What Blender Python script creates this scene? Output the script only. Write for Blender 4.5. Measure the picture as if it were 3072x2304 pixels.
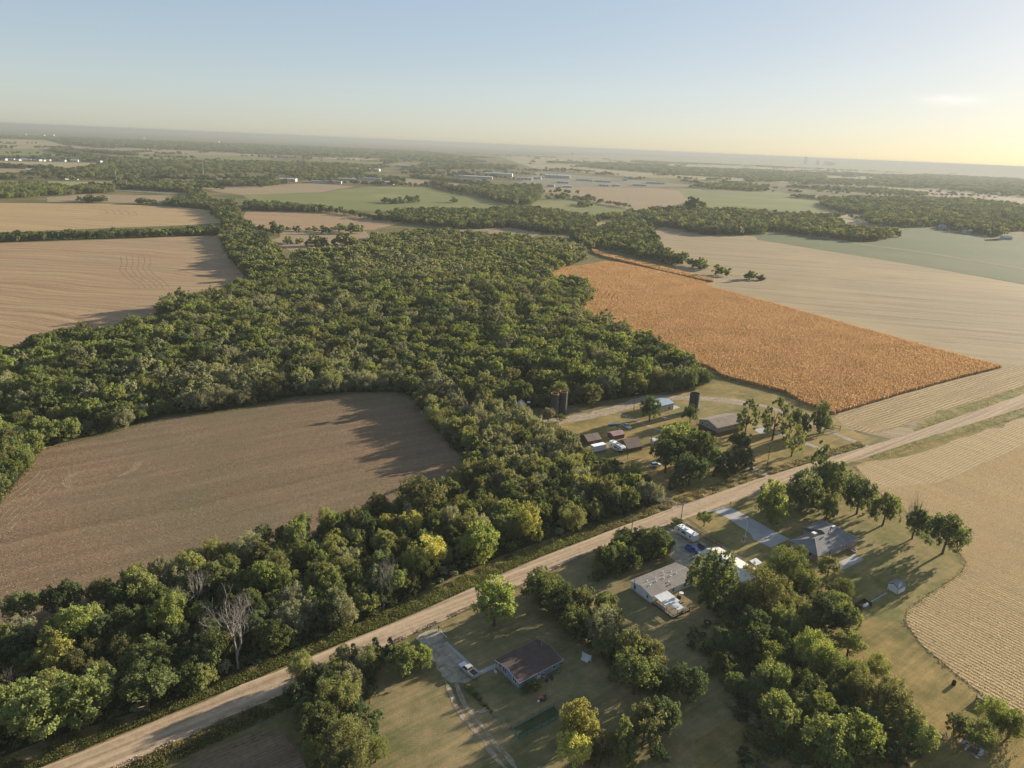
import bpy, math, random
import numpy as np
from mathutils import Matrix, Vector

for _o in list(bpy.data.objects):
    bpy.data.objects.remove(_o, do_unlink=True)
SC = bpy.context.scene
COL = SC.collection
R8 = math.radians

# ------------------------------------------------------------------ camera
CAM_H, FPX, IW, IH = 120.0, 2130.0, 3072.0, 2304.0
def _axes(yl=368.0, yr=500.0):
    a = np.array([-IW/2/FPX, (yl-IH/2)/FPX, 1.0]); b = np.array([IW/2/FPX, (yr-IH/2)/FPX, 1.0])
    up = np.cross(b, a); up /= np.linalg.norm(up)
    if up[1] > 0: up = -up
    fw = np.array([0, 0, 1.0]) - up*up[2]; fw /= np.linalg.norm(fw)
    rt = np.cross(fw, up)
    if rt[0] < 0: rt = -rt
    return np.array([rt, fw, up])
RM = _axes()
CAMP = np.array([0, 0, CAM_H])
cam_d = bpy.data.cameras.new('camera'); cam = bpy.data.objects.new('camera', cam_d); COL.objects.link(cam)
cam_d.sensor_width = 36.0; cam_d.lens = 36.0*FPX/IW; cam_d.clip_start = 0.5; cam_d.clip_end = 200000.0
_m = Matrix.Identity(4)
for r in range(3):
    _m[r][0], _m[r][1], _m[r][2], _m[r][3] = RM[r, 0], -RM[r, 1], -RM[r, 2], CAMP[r]
cam.matrix_world = _m
SC.camera = cam

# ------------------------------------------------------------------ sun, sky, exposure
SUN_EL, SUN_AZ = 13.0, 35.0             # elevation, azimuth from +X towards +Y
SUN_STRENGTH, SKY_STRENGTH, EXPOSURE = 3.75, 0.103, 2.0
_sd = Vector((math.cos(R8(SUN_EL))*math.cos(R8(SUN_AZ)), math.cos(R8(SUN_EL))*math.sin(R8(SUN_AZ)), math.sin(R8(SUN_EL))))
sun_d = bpy.data.lights.new('sun', 'SUN'); sun_d.energy = SUN_STRENGTH; sun_d.angle = R8(0.55); sun_d.color = (1.0, 0.89, 0.72)
sun = bpy.data.objects.new('sun', sun_d); COL.objects.link(sun)
sun.rotation_euler = (-_sd).to_track_quat('-Z', 'Y').to_euler(); sun.location = _sd*500
W = bpy.data.worlds.new('World'); SC.world = W; W.use_nodes = True
wn = W.node_tree; wn.nodes.clear()
w_out = wn.nodes.new('ShaderNodeOutputWorld'); w_bg = wn.nodes.new('ShaderNodeBackground')
w_sky = wn.nodes.new('ShaderNodeTexSky'); w_sky.sky_type = 'NISHITA'; w_sky.sun_disc = False
w_sky.sun_elevation = R8(SUN_EL); w_sky.sun_rotation = R8(90.0-SUN_AZ)
w_sky.altitude = 400; w_sky.air_density = 0.85; w_sky.dust_density = 1.0; w_sky.ozone_density = 2.0
w_bg.inputs['Strength'].default_value = SKY_STRENGTH
w_gam = wn.nodes.new('ShaderNodeGamma'); w_gam.inputs['Gamma'].default_value = 0.33        # tone curve flattens the sky's brightness range: less glare, more overhead fill
wn.links.new(w_sky.outputs[0], w_gam.inputs[0]); w_hs = wn.nodes.new('ShaderNodeHueSaturation'); w_hs.inputs['Saturation'].default_value = 1.6; w_hs.inputs['Hue'].default_value = 0.507
wn.links.new(w_gam.outputs[0], w_hs.inputs['Color']); # one faint wisp of cloud high on the right
def _wisp():
    d0 = RM @ np.array([(2861-IW/2)/FPX, (299-IH/2)/FPX, 1.0]); d0 /= np.linalg.norm(d0); r0 = np.cross(d0, [0, 0, 1]); r0 /= np.linalg.norm(r0); u0 = np.cross(r0, d0)
    tc = wn.nodes.new('ShaderNodeTexCoord'); mp = wn.nodes.new('ShaderNodeMapping'); mp.inputs['Scale'].default_value = (60, 60, 300); nz = wn.nodes.new('ShaderNodeTexNoise'); nz.inputs['Scale'].default_value = 1.0; nz.inputs['Detail'].default_value = 5
    wn.links.new(tc.outputs['Generated'], mp.inputs['Vector']); wn.links.new(mp.outputs[0], nz.inputs['Vector'])
    def mth(op, a, b):
        m = wn.nodes.new('ShaderNodeMath'); m.operation = op
        for i, v in enumerate((a, b)):
            if isinstance(v, (int, float)): m.inputs[i].default_value = v
            else: wn.links.new(v, m.inputs[i])
        return m.outputs[0]
    def dot(vec):
        m = wn.nodes.new('ShaderNodeVectorMath'); m.operation = 'DOT_PRODUCT'; m.inputs[1].default_value = tuple(vec); wn.links.new(tc.outputs['Generated'], m.inputs[0]); return m.outputs['Value']
    q = mth('ADD', mth('POWER', mth('ABSOLUTE', mth('MULTIPLY', dot(r0), 34.0), 0), 2.0), mth('POWER', mth('ABSOLUTE', mth('MULTIPLY', dot(u0), 190.0), 0), 2.0))
    front = mth('GREATER_THAN', dot(d0), 0.5)
    k = mth('MULTIPLY', mth('MULTIPLY', mth('POWER', 2.718, mth('MULTIPLY', q, -1.0)), front), mth('MULTIPLY', nz.outputs['Fac'], 1.1))
    mx = wn.nodes.new('ShaderNodeMix'); mx.data_type = 'RGBA'; wn.links.new(k, mx.inputs[0]); wn.links.new(w_hs.outputs[0], mx.inputs[6]); mx.inputs[7].default_value = (2.7, 2.65, 2.5, 1)
    wn.links.new(mx.outputs[2], w_bg.inputs['Color'])
_wisp(); wn.links.new(w_bg.outputs[0], w_out.inputs['Surface'])
SC.view_settings.view_transform = 'Standard'; SC.view_settings.look = 'None'
SC.view_settings.exposure = EXPOSURE; SC.view_settings.gamma = 1.0; SC.view_settings.use_curve_mapping = False
SC.render.engine = 'CYCLES'
SC.cycles.max_bounces = 8; SC.cycles.diffuse_bounces = 4; SC.cycles.transmission_bounces = 3
SC.cycles.glossy_bounces = 2; SC.cycles.volume_bounces = 0; SC.cycles.transparent_max_bounces = 8
SC.cycles.use_denoising = True
SC.cycles.sample_clamp_indirect = 6.0

# ------------------------------------------------------------------ ground positions of what the photograph shows
def at(x, y, z=0.0):
    d = RM @ np.array([(x-IW/2)/FPX, (y-IH/2)/FPX, 1.0])
    d[2] = min(d[2], -0.0028*np.linalg.norm(d))          # nothing beyond about 40 km
    return CAMP + d*((z-CAM_H)/d[2])
def pix(p):
    c = RM.T @ (np.asarray(p, float)-CAMP)
    return c[0]/c[2]*FPX+IW/2, c[1]/c[2]*FPX+IH/2
def depth(p):
    return float((RM.T @ (np.asarray(p, float)-CAMP))[2])
def ground_poly(pts):
    return np.array([at(*p)[:2] for p in pts])
def zoomed(x0, y0, k):
    return lambda x, y: (x0+x/k, y0+y/k)
def full(*pts):                          # points read off the whole picture at 2212 px width
    k = 3072/2212
    return [(p[0]*k, p[1]*k)+tuple(p[2:]) for p in pts]
def inside(P, poly):
    x, y = P[:, 0], P[:, 1]; n = len(poly); res = np.zeros(len(P), bool); j = n-1
    for i in range(n):
        xi, yi = poly[i]; xj, yj = poly[j]
        if yi != yj:
            c = ((yi > y) != (yj > y)) & (x < (xj-xi)*(y-yi)/(yj-yi)+xi)
            res ^= c
        j = i
    return res
def scatter(poly, s, seed, jit=0.38):
    rng = np.random.default_rng(seed); a, b = poly.min(0), poly.max(0)
    xs = np.arange(a[0], b[0]+s, s); ys = np.arange(a[1], b[1]+s, s*0.87)
    X, Y = np.meshgrid(xs, ys); X = X+(np.arange(len(ys)) % 2)[:, None]*s*0.5
    P = np.c_[X.ravel(), Y.ravel()]+rng.uniform(-jit, jit, (X.size, 2))*s
    return P[inside(P, poly)]

# ------------------------------------------------------------------ naming
def tag(o, label=None, cat=None, group=None, kind=None):
    if label: o['label'] = label
    if cat: o['category'] = cat
    if group: o['group'] = group
    if kind: o['kind'] = kind
    return o
def empty(name, loc=(0, 0, 0), rz=0.0):
    o = bpy.data.objects.new(name, None); COL.objects.link(o); o.location = loc; o.rotation_euler = (0, 0, rz)
    o.empty_display_size = 0.5
    return o
def link_mesh(name, me, parent=None, loc=None, rz=None):
    o = bpy.data.objects.new(name, me); COL.objects.link(o)
    if parent is not None: o.parent = parent
    if loc is not None: o.location = loc
    if rz is not None: o.rotation_euler = (0, 0, rz)
    return o
def copy_tree(o, parent=None):
    c = o.copy(); COL.objects.link(c)
    if parent is not None: c.parent = parent
    for ch in o.children: copy_tree(ch, c)
    return c

# ------------------------------------------------------------------ materials
MATS = {}
class NT:
    def __init__(s, m): s.m = m; s.t = m.node_tree
    def n(s, kind, **kw):
        nd = s.t.nodes.new(kind)
        for k, v in kw.items():
            if k in nd.inputs.keys(): nd.inputs[k].default_value = v
            else: setattr(nd, k, v)
        return nd
    def l(s, a, b): s.t.links.new(a, b)
    def ramp(s, fac, stops, mode='LINEAR'):
        r = s.t.nodes.new('ShaderNodeValToRGB'); r.color_ramp.interpolation = mode
        e = r.color_ramp.elements
        while len(e) < len(stops): e.new(0.5)
        for i, (p, c) in enumerate(stops):
            e[i].position = p; e[i].color = tuple(c)+(1,) if len(c) == 3 else c
        s.l(fac, r.inputs[0]); return r.outputs[0]
    def mix(s, fac, a, b, mode='MIX'):
        m = s.t.nodes.new('ShaderNodeMix'); m.data_type = 'RGBA'; m.blend_type = mode
        for v, i in ((fac, 0), (a, 6), (b, 7)):
            if isinstance(v, (int, float)): m.inputs[i].default_value = v
            elif isinstance(v, tuple): m.inputs[i].default_value = v+(1,) if len(v) == 3 else v
            else: s.l(v, m.inputs[i])
        return m.outputs[2]
    def math(s, op, a, b=0.0, c=None):
        m = s.t.nodes.new('ShaderNodeMath'); m.operation = op
        for i, v in enumerate((a, b, c)):
            if v is None: continue
            if isinstance(v, (int, float)): m.inputs[i].default_value = v
            else: s.l(v, m.inputs[i])
        return m.outputs[0]
    def noise(s, vec, scale, detail=4.0, rough=0.55, dist=0.0):
        n = s.n('ShaderNodeTexNoise'); n.inputs['Scale'].default_value = scale; n.inputs['Detail'].default_value = detail
        n.inputs['Roughness'].default_value = rough; n.inputs['Distortion'].default_value = dist
        s.l(vec, n.inputs['Vector']); return n.outputs['Fac']
    def mapping(s, vec, rot=0.0, scale=(1, 1, 1)):
        if rot:                                     # turn first, stretch afterwards
            m = s.n('ShaderNodeMapping'); m.inputs['Rotation'].default_value = (0, 0, rot); s.l(vec, m.inputs['Vector']); vec = m.outputs[0]
        m = s.n('ShaderNodeMapping'); m.inputs['Scale'].default_value = scale
        s.l(vec, m.inputs['Vector']); return m.outputs[0]
def new_mat(name):
    m = bpy.data.materials.new(name); m.use_nodes = True; m.node_tree.nodes.clear()
    return NT(m)
def finish(t, col, rough=0.9, bump=None, bump_s=0.3, bump_d=0.1, metal=0.0, spec=0.2):
    b = t.n('ShaderNodeBsdfPrincipled'); o = t.n('ShaderNodeOutputMaterial')
    if isinstance(col, tuple): b.inputs['Base Color'].default_value = col+(1,)
    else: t.l(col, b.inputs['Base Color'])
    if isinstance(rough, (int, float)): b.inputs['Roughness'].default_value = rough
    else: t.l(rough, b.inputs['Roughness'])
    b.inputs['Metallic'].default_value = metal; b.inputs['Specular IOR Level'].default_value = spec
    if bump is not None:
        bp = t.n('ShaderNodeBump'); bp.inputs['Strength'].default_value = bump_s; bp.inputs['Distance'].default_value = bump_d
        t.l(bump, bp.inputs['Height']); t.l(bp.outputs[0], b.inputs['Normal'])
    t.l(b.outputs[0], o.inputs['Surface'])
    return t.m
def plain(name, col, rough=0.7, var=0.18, scale=1.2, metal=0.0, spec=0.3, stain=None):
    """painted / weathered solid surface: colour, mottled wear, fine relief"""
    if name in MATS: return MATS[name]
    t = new_mat(name); tc = t.n('ShaderNodeTexCoord').outputs['Object']
    n1 = t.noise(tc, scale, 6, 0.65); n2 = t.noise(tc, scale*7, 3)
    lo = tuple(c*(1-var) for c in col); hi = tuple(min(1, c*(1+var*0.7)) for c in col)
    c = t.ramp(n1, [(0.3, lo), (0.7, hi)])
    if stain: c = t.mix(t.math('MULTIPLY', t.ramp(n2, [(0.5, (0, 0, 0)), (0.75, (1, 1, 1))]), 0.5), c, stain)
    MATS[name] = finish(t, c, rough, n2, 0.15, 0.02, metal, spec)
    return MATS[name]
def sheet_metal(name, col, rough=0.45, pitch=0.3, axis=0, metal=0.0):
    if name in MATS: return MATS[name]
    t = new_mat(name); tc = t.n('ShaderNodeTexCoord').outputs['Object']
    sx = t.n('ShaderNodeSeparateXYZ'); t.l(tc, sx.inputs[0])
    v = t.math('FRACT', t.math('MULTIPLY', sx.outputs[axis], 1/pitch))
    rib = t.ramp(v, [(0.0, (1, 1, 1)), (0.12, (0, 0, 0)), (0.88, (0, 0, 0)), (1.0, (1, 1, 1))])
    n1 = t.noise(tc, 0.5, 6, 0.7)
    c = t.ramp(n1, [(0.3, tuple(x*0.82 for x in col)), (0.7, tuple(min(1, x*1.08) for x in col))])
    MATS[name] = finish(t, c, rough, rib, 0.5, 0.03, metal, 0.4)
    return MATS[name]
def glass(name='window glass'):
    if name in MATS: return MATS[name]
    t = new_mat(name); MATS[name] = finish(t, (0.03, 0.035, 0.04), 0.08, spec=0.8); return MATS[name]

# ------------------------------------------------------------------ mesh building
class MB:
    def __init__(s): s.v = []; s.f = []
    def add(s, vs, fs):
        k = len(s.v); s.v += [tuple(float(c) for c in p) for p in vs]; s.f += [tuple(i+k for i in f) for f in fs]; return s
    def box(s, x0, x1, y0, y1, z0, z1):
        return s.add([(x0, y0, z0), (x1, y0, z0), (x1, y1, z0), (x0, y1, z0), (x0, y0, z1), (x1, y0, z1), (x1, y1, z1), (x0, y1, z1)],
                     [(0, 3, 2, 1), (4, 5, 6, 7), (0, 1, 5, 4), (1, 2, 6, 5), (2, 3, 7, 6), (3, 0, 4, 7)])
    def prism(s, poly, axis, a0, a1):
        """extrude a 2-D outline along x, y or z"""
        def put(p, a):
            return {'x': (a, p[0], p[1]), 'y': (p[0], a, p[1]), 'z': (p[0], p[1], a)}[axis]
        n = len(poly); vs = [put(p, a0) for p in poly]+[put(p, a1) for p in poly]
        fs = [tuple(range(n-1, -1, -1)), tuple(range(n, 2*n))]+[(i, (i+1) % n, n+(i+1) % n, n+i) for i in range(n)]
        return s.add(vs, fs)
    def tube(s, pts, rad, sides=6, cap=True):
        pts = [np.asarray(p, float) for p in pts]; rings = []; n = len(pts)
        if isinstance(rad, (int, float)): rad = [rad]*n
        k = len(s.v)
        for i, p in enumerate(pts):
            d = pts[min(i+1, n-1)]-pts[max(i-1, 0)]; L = np.linalg.norm(d); d = d/L if L > 1e-9 else np.array([0, 0, 1.0])
            u = np.cross(d, [0, 0, 1.0] if abs(d[2]) < 0.9 else [1.0, 0, 0]); u /= np.linalg.norm(u); w = np.cross(d, u)
            for j in range(sides):
                a = 2*math.pi*j/sides; s.v.append(tuple(p+rad[i]*(u*math.cos(a)+w*math.sin(a))))
        for i in range(n-1):
            for j in range(sides):
                a = k+i*sides+j; b = k+i*sides+(j+1) % sides
                s.f.append((a, b, b+sides, a+sides))
        if cap:
            s.f.append(tuple(k+j for j in range(sides-1, -1, -1))); s.f.append(tuple(k+(n-1)*sides+j for j in range(sides)))
        return s
    def mesh(s, name, mat):
        me = bpy.data.meshes.new(name); me.from_pydata(s.v, [], s.f)
        if mat: me.materials.append(mat)
        me.update(); return me
    def build(s, name, mat, parent=None, bevel=0.0, smooth=False):
        me = s.mesh(name, mat); o = link_mesh(name, me, parent)
        if smooth:
            for p in me.polygons: p.use_smooth = True
        if bevel:
            b = o.modifiers.new('bevel', 'BEVEL'); b.width = bevel; b.segments = 2; b.limit_method = 'ANGLE'
        return o
def fast_mesh(name, V, F, mat=None, tint=None, smooth=False):
    """V (n,3), F (m,k) numpy -> mesh; tint = one number per face"""
    V = np.asarray(V, np.float32); F = np.asarray(F, np.int32); m, k = F.shape
    me = bpy.data.meshes.new(name); me.vertices.add(len(V)); me.vertices.foreach_set('co', V.ravel())
    me.loops.add(m*k); me.loops.foreach_set('vertex_index', F.ravel())
    me.polygons.add(m); me.polygons.foreach_set('loop_start', np.arange(0, m*k, k, dtype=np.int32))
    me.polygons.foreach_set('loop_total', np.full(m, k, np.int32))
    if smooth: me.polygons.foreach_set('use_smooth', np.ones(m, bool))
    if mat: me.materials.append(mat)
    if tint is not None:
        a = me.attributes.new('tint', 'FLOAT', 'FACE'); a.data.foreach_set('value', np.asarray(tint, np.float32))
    me.update(calc_edges=True); return me
def sheet(name, poly, z, mat, label=None, kind='structure', thick=0.0):
    """a flat patch of ground with an outline of its own"""
    me = bpy.data.meshes.new(name); n = len(poly)
    me.from_pydata([(p[0], p[1], z) for p in poly], [], [tuple(range(n))]); me.materials.append(mat); me.update()
    if me.polygons[0].normal.z < 0: me.flip_normals()
    o = link_mesh(name, me); o['kind'] = kind
    if label: o['label'] = label
    return o
def densify(poly, step, wob, seed):
    rng = np.random.default_rng(seed); out = []; n = len(poly)
    for i in range(n):
        a, b = np.asarray(poly[i]), np.asarray(poly[(i+1) % n]); L = np.linalg.norm(b-a); k = max(1, int(L/step))
        for j in range(k):
            p = a+(b-a)*j/k
            out.append(p+rng.normal(0, wob, 2) if k > 1 else p)
    return np.array(out)

# ================================================================== GROUND, FIELDS, ROADS
ROAD_ANG = 0.645
def mat_grass(name, dry, green, bias=0.5, scale=0.03, streak=None):
    t = new_mat(name); pos = t.n('ShaderNodeNewGeometry').outputs['Position']
    n1 = t.noise(pos, scale, 7, 0.6); n2 = t.noise(pos, 0.35, 5, 0.7)
    v3 = t.mapping(pos, -(streak if streak is not None else ROAD_ANG), (0.05, 0.8, 1)); n3 = t.noise(v3, 1.0, 4, 0.7)
    f = t.math('ADD', t.math('MULTIPLY', n1, 0.5), t.math('ADD', t.math('MULTIPLY', n2, 0.25), t.math('MULTIPLY', n3, 0.25)))
    c = t.ramp(f, [(bias-0.10, tuple(x*1.12 for x in dry)), (bias, tuple((a+b)/2 for a, b in zip(dry, green))), (bias+0.09, tuple(x*0.9 for x in green))])
    c = t.mix(0.55, c, t.ramp(t.noise(pos, 2.4, 3, 0.8), [(0.25, (0.35, 0.35, 0.35)), (0.75, (1.0, 1.0, 1.0))]), 'MULTIPLY')
    return finish(t, c, 0.95, t.noise(pos, 3.0, 4, 0.8), 0.7, 0.12, spec=0.05)
def mat_rows(name, hi, lo, ang, pitch, contrast=0.6, patch=None, patch_scale=0.02, curve=None, speck=1.0, band_a=0.35, band_w=6.0, swirl=0.0):
    """harvested / tilled ground: residue in rows, mottling, clods"""
    t = new_mat(name); pos = t.n('ShaderNodeNewGeometry').outputs['Position']
    wob = t.noise(pos, 0.05, 3); wv = t.n('ShaderNodeVectorMath', operation='SCALE'); wv.inputs['Scale'].default_value = 1.0
    v = t.mapping(pos, -ang, (1, 1, 1)); sx = t.n('ShaderNodeSeparateXYZ'); t.l(v, sx.inputs[0])
    y = t.math('ADD', sx.outputs[1], t.math('MULTIPLY', wob, pitch*3))
    if swirl: y = t.math('ADD', y, t.math('MULTIPLY', t.noise(pos, 0.006, 1), swirl))
    cv = t.n('ShaderNodeCombineXYZ'); t.l(sx.outputs[0], cv.inputs[0]); t.l(y, cv.inputs[1]); v = cv.outputs[0]
    row = t.math('PINGPONG', t.math('MULTIPLY', y, 1/pitch), 0.5)
    band = t.noise(t.mapping(v, 0, (0.12/band_w*0.3, 1/band_w, 1)), 1.0, 4, 0.65, 0.4)          # passes of the machine
    speckle = t.noise(t.mapping(v, 0, (1.3, 2.4, 1)), 1.0*speck, 4, 0.8)
    clods = t.noise(pos, 0.8*speck, 5, 0.8)
    f = t.math('ADD', t.math('MULTIPLY', row, contrast), t.math('ADD', t.math('MULTIPLY', speckle, 0.75), t.math('MULTIPLY', band, band_a)))
    f = t.math('ADD', f, t.math('MULTIPLY', clods, 0.35))
    mid = 0.55+band_a*0.5+contrast*0.25
    f = t.math('ADD', t.math('MULTIPLY', t.math('SUBTRACT', f, mid), 1.15), 0.5)
    c = t.ramp(f, [(0.20, lo), (0.78, hi)])
    big = t.noise(pos, patch_scale, 5, 0.6)
    if patch: c = t.mix(t.ramp(big, [(0.48, (0, 0, 0)), (0.68, (0.8, 0.8, 0.8))]), c, patch)
    return finish(t, c, 0.95, f, 0.8, 0.16, spec=0.05)
def mat_gravel(name, a, b, ang=ROAD_ANG, track=True):
    t = new_mat(name); pos = t.n('ShaderNodeNewGeometry').outputs['Position']
    v = t.mapping(pos, -ang, (0.012, 0.75, 1)); n1 = t.noise(v, 1.0, 5, 0.6); n2 = t.noise(pos, 0.5, 6, 0.75); n3 = t.noise(pos, 4.5, 3, 0.8)
    f = t.math('ADD', t.math('MULTIPLY', n1, 0.5 if track else 0.15), t.math('ADD', t.math('MULTIPLY', n2, 0.3 if track else 0.6), t.math('MULTIPLY', n3, 0.25)))
    k = 0.525 if track else 0.50
    c = t.ramp(f, [(k-0.12, a), (k+0.10, b)])
    return finish(t, c, 0.95, n3, 0.5, 0.06, spec=0.02)
def mat_concrete(name, col):
    t = new_mat(name); pos = t.n('ShaderNodeNewGeometry').outputs['Position']
    n1 = t.noise(pos, 0.25, 6, 0.7); n2 = t.noise(pos, 3.0, 3)
    c = t.ramp(n1, [(0.3, tuple(x*0.7 for x in col)), (0.7, col)])
    c = t.mix(0.3, c, t.ramp(n2, [(0.3, (0.6, 0.6, 0.6)), (0.7, (1, 1, 1))]), 'MULTIPLY')
    return finish(t, c, 0.9, n2, 0.2, 0.02)

M_GROUND = mat_grass('rough pasture', (0.24, 0.175, 0.085), (0.085, 0.105, 0.035), 0.5, 0.012)
M_LAWN_DRY = mat_grass('dry lawn', (0.29, 0.215, 0.11), (0.15, 0.15, 0.06), 0.515, 0.07)
M_LAWN_GOLD = mat_grass('golden lawn', (0.34, 0.235, 0.09), (0.16, 0.145, 0.05), 0.52, 0.06)
M_LAWN_GREEN = mat_grass('mown lawn', (0.29, 0.215, 0.09), (0.13, 0.15, 0.042), 0.53, 0.09)
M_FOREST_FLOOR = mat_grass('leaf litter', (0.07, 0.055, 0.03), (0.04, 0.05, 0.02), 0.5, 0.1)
M_TILLED = mat_rows('tilled soil', (0.285, 0.195, 0.118), (0.09, 0.058, 0.034), 0.62, 0.9, 0.25, (0.13, 0.115, 0.065), 0.012, speck=0.6, band_a=0.55, band_w=5, swirl=25)
M_LEFT = mat_rows('pale stubble', (0.40, 0.275, 0.16), (0.19, 0.12, 0.07), -0.03, 3.0, 0.35, (0.27, 0.21, 0.12), 0.008, speck=0.5, band_a=1.0, band_w=6, swirl=90)
M_GOLD = mat_rows('golden stubble', (0.44, 0.31, 0.155), (0.24, 0.165, 0.09), -0.05, 4.0, 0.35, (0.36, 0.25, 0.15), 0.004, speck=0.4, band_a=0.9, band_w=10, swirl=60)
M_STUB_R = mat_rows('corn stubble', (0.50, 0.38, 0.21), (0.23, 0.16, 0.085), ROAD_ANG+1.571, 1.3, 0.15, (0.36, 0.26, 0.14), 0.02, band_a=0.5, band_w=4)
M_STUB_STRIP = mat_rows('corn stubble by the road', (0.45, 0.34, 0.19), (0.17, 0.115, 0.06), ROAD_ANG-0.03, 1.9, 0.55, None, 0.02, band_a=0.6, band_w=3)
M_STUB_FAR = mat_rows('pale corn stubble', (0.36, 0.28, 0.165), (0.175, 0.13, 0.078), -0.22, 3.2, 0.35, (0.36, 0.27, 0.15), 0.006, speck=0.5, band_a=0.9, band_w=9)
M_CORN_FLOOR = mat_rows('corn floor', (0.30, 0.16, 0.055), (0.12, 0.06, 0.02), 0.62, 0.8, 0.4)
M_PINK = mat_rows('far brown field', (0.33, 0.245, 0.155), (0.20, 0.145, 0.09), 0.1, 6.0, 0.4, (0.28, 0.22, 0.13), 0.004, speck=0.3)
M_OLIVE = mat_rows('far olive field', (0.34, 0.30, 0.15), (0.22, 0.19, 0.09), 0.1, 6.0, 0.3, (0.20, 0.21, 0.09), 0.004, speck=0.3)
M_PALE = mat_rows('far pale field', (0.36, 0.29, 0.165), (0.25, 0.20, 0.11), 0.0, 9.0, 0.3, (0.20, 0.185, 0.09), 0.0015, speck=0.2)
M_GREEN = mat_rows('far green field', (0.185, 0.19, 0.075), (0.125, 0.14, 0.05), 0.1, 7.0, 0.3, (0.24, 0.215, 0.09), 0.005, speck=0.3)
M_BEAN = mat_rows('green crop', (0.125, 0.14, 0.07), (0.085, 0.10, 0.05), -0.22, 5.0, 0.4, (0.15, 0.145, 0.075), 0.005, speck=0.4)
M_ROAD = mat_gravel('gravel road', (0.23, 0.165, 0.105), (0.49, 0.365, 0.245))
M_DRIVE = mat_gravel('gravel drive', (0.17, 0.14, 0.10), (0.42, 0.36, 0.28), track=False)
M_DIRT = mat_gravel('dirt track', (0.17, 0.13, 0.085), (0.42, 0.34, 0.24), track=False)
M_YARD = mat_gravel('yard ground', (0.17, 0.15, 0.105), (0.26, 0.235, 0.17), track=False)
M_CONC = mat_concrete('concrete', (0.42, 0.40, 0.37))
M_WATER = finish(new_mat('water'), (0.05, 0.06, 0.06), 0.08, spec=0.6)

# one sheet of ground to the horizon, finer near the camera
_ax = np.array([-42000, -20000, -8000, -4000, -2500, -1500, -900, -500, -250, 0, 250, 500, 900, 1500, 2500, 4000, 8000, 20000, 42000], float)
_ay = np.array([-400, 0, 150, 300, 500, 800, 1200, 1800, 2800, 4500, 7500, 14000, 25000, 42000], float)
_X, _Y = np.meshgrid(_ax, _ay); nx = len(_ax); ny = len(_ay)
_F = [(j*nx+i, j*nx+i+1, (j+1)*nx+i+1, (j+1)*nx+i) for j in range(ny-1) for i in range(nx-1)]
g = link_mesh('ground', fast_mesh('ground', np.c_[_X.ravel(), _Y.ravel(), np.zeros(_X.size)], _F, M_GROUND))
tag(g, 'rough grass plain reaching to the horizon', kind='structure')

z1 = zoomed(0, 350, 2.765); z2 = zoomed(750, 400, 2.765); z3 = zoomed(1500, 400, 2.765); z4 = zoomed(2272, 430, 2.765)
z5 = zoomed(1500, 700, 2.765); q1 = zoomed(1300, 1750, 2.765); q2 = zoomed(1800, 1500, 3.687); q3 = zoomed(2200, 1400, 2.95)
q4 = zoomed(1650, 1120, 3.687); q5 = zoomed(2000, 1150, 3.16); q6 = zoomed(0, 1650, 2.4578); q7 = zoomed(700, 1400, 2.765)
q8 = zoomed(2300, 1750, 2.865); q9 = zoomed(1000, 1100, 2.765); qa = zoomed(2300, 1500, 4.424); qb = zoomed(1500, 1150, 5.53)
qc = zoomed(1300, 1880, 5.53); qd = zoomed(2000, 1550, 7.373); qe = zoomed(800, 1850, 3.654); qf = zoomed(1250, 2000, 2.765)
qg = zoomed(2400, 1050, 3.2917); qh = zoomed(0, 1050, 2.4578); qi = zoomed(2600, 1500, 4.6864)
def zz(f, *pts): return [f(p[0], p[1])+tuple(p[2:]) for p in pts]

FIELDS = {}
def field(name, pts, z, mat, label, step=0, wob=0):
    p = ground_poly(pts)
    if step: p = densify(p, step, wob, len(FIELDS)+1)
    FIELDS[name+str(len(FIELDS))] = p
    return sheet(name, p, z, mat, label), p

# -- far fields (farthest first)
NEARZ = 0.03
field('field', [(1500, 470), (1800, 464), (2400, 486), (3072, 510), (3300, 520), (3300, 575), (2700, 560), (2300, 545), (1900, 530), (1600, 505)], 0.06, M_PALE, 'wide pale plain of fields below the horizon')
field('field', zz(z1, (-800, 165), (0, 185), (380, 195), (550, 240), (480, 265), (0, 268), (-800, 268)), 0.10, M_PALE, 'golden field at the far left below the town')
field('field', zz(z1, (-800, 270), (0, 270), (380, 270), (700, 320), (0, 325), (-800, 330)), 0.12, M_GREEN, 'dark green field below the far golden field')
field('field', zz(z1, (560, 240), (2170, 310), (2170, 332), (1150, 304), (640, 262)), 0.10, M_PINK, 'narrow tan strip field in front of far houses')
field('field', zz(z1, (900, 324), (1150, 328), (1150, 304), (2212, 335), (2260, 362), (940, 348)), 0.14, M_GREEN, 'narrow bright green field beyond the treed town')
field('field', zz(z1, (-800, 360), (0, 370), (850, 385), (850, 412), (560, 445), (470, 425), (0, 402), (-800, 400)), 0.12, M_PALE, 'pale gold field beside the row of far houses')
field('field', zz(z1, (-400, 430), (0, 430), (200, 432), (300, 470), (0, 475), (-400, 475)), 0.13, M_PINK, 'small tan field at the left below trees')
field('field', zz(z1, (400, 535), (1050, 545), (1000, 575), (850, 585), (400, 560)), 0.13, M_OLIVE, 'olive meadow in front of the treed town')
field('field', zz(z1, (390, 668), (700, 646), (1560, 656), (1450, 692), (1330, 716), (700, 712), (390, 706)), 0.12, M_PINK, 'long tan field beyond the line of bushes')
field('field', zz(z2, (460, 195), (1180, 212), (1180, 235), (500, 205)), 0.12, M_PALE, 'thin pale strip field beyond town trees')
field('field', zz(z2, (480, 207), (1180, 237), (1500, 262), (1100, 265), (460, 225)), 0.13, M_GREEN, 'thin green field behind the commercial buildings')
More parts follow.
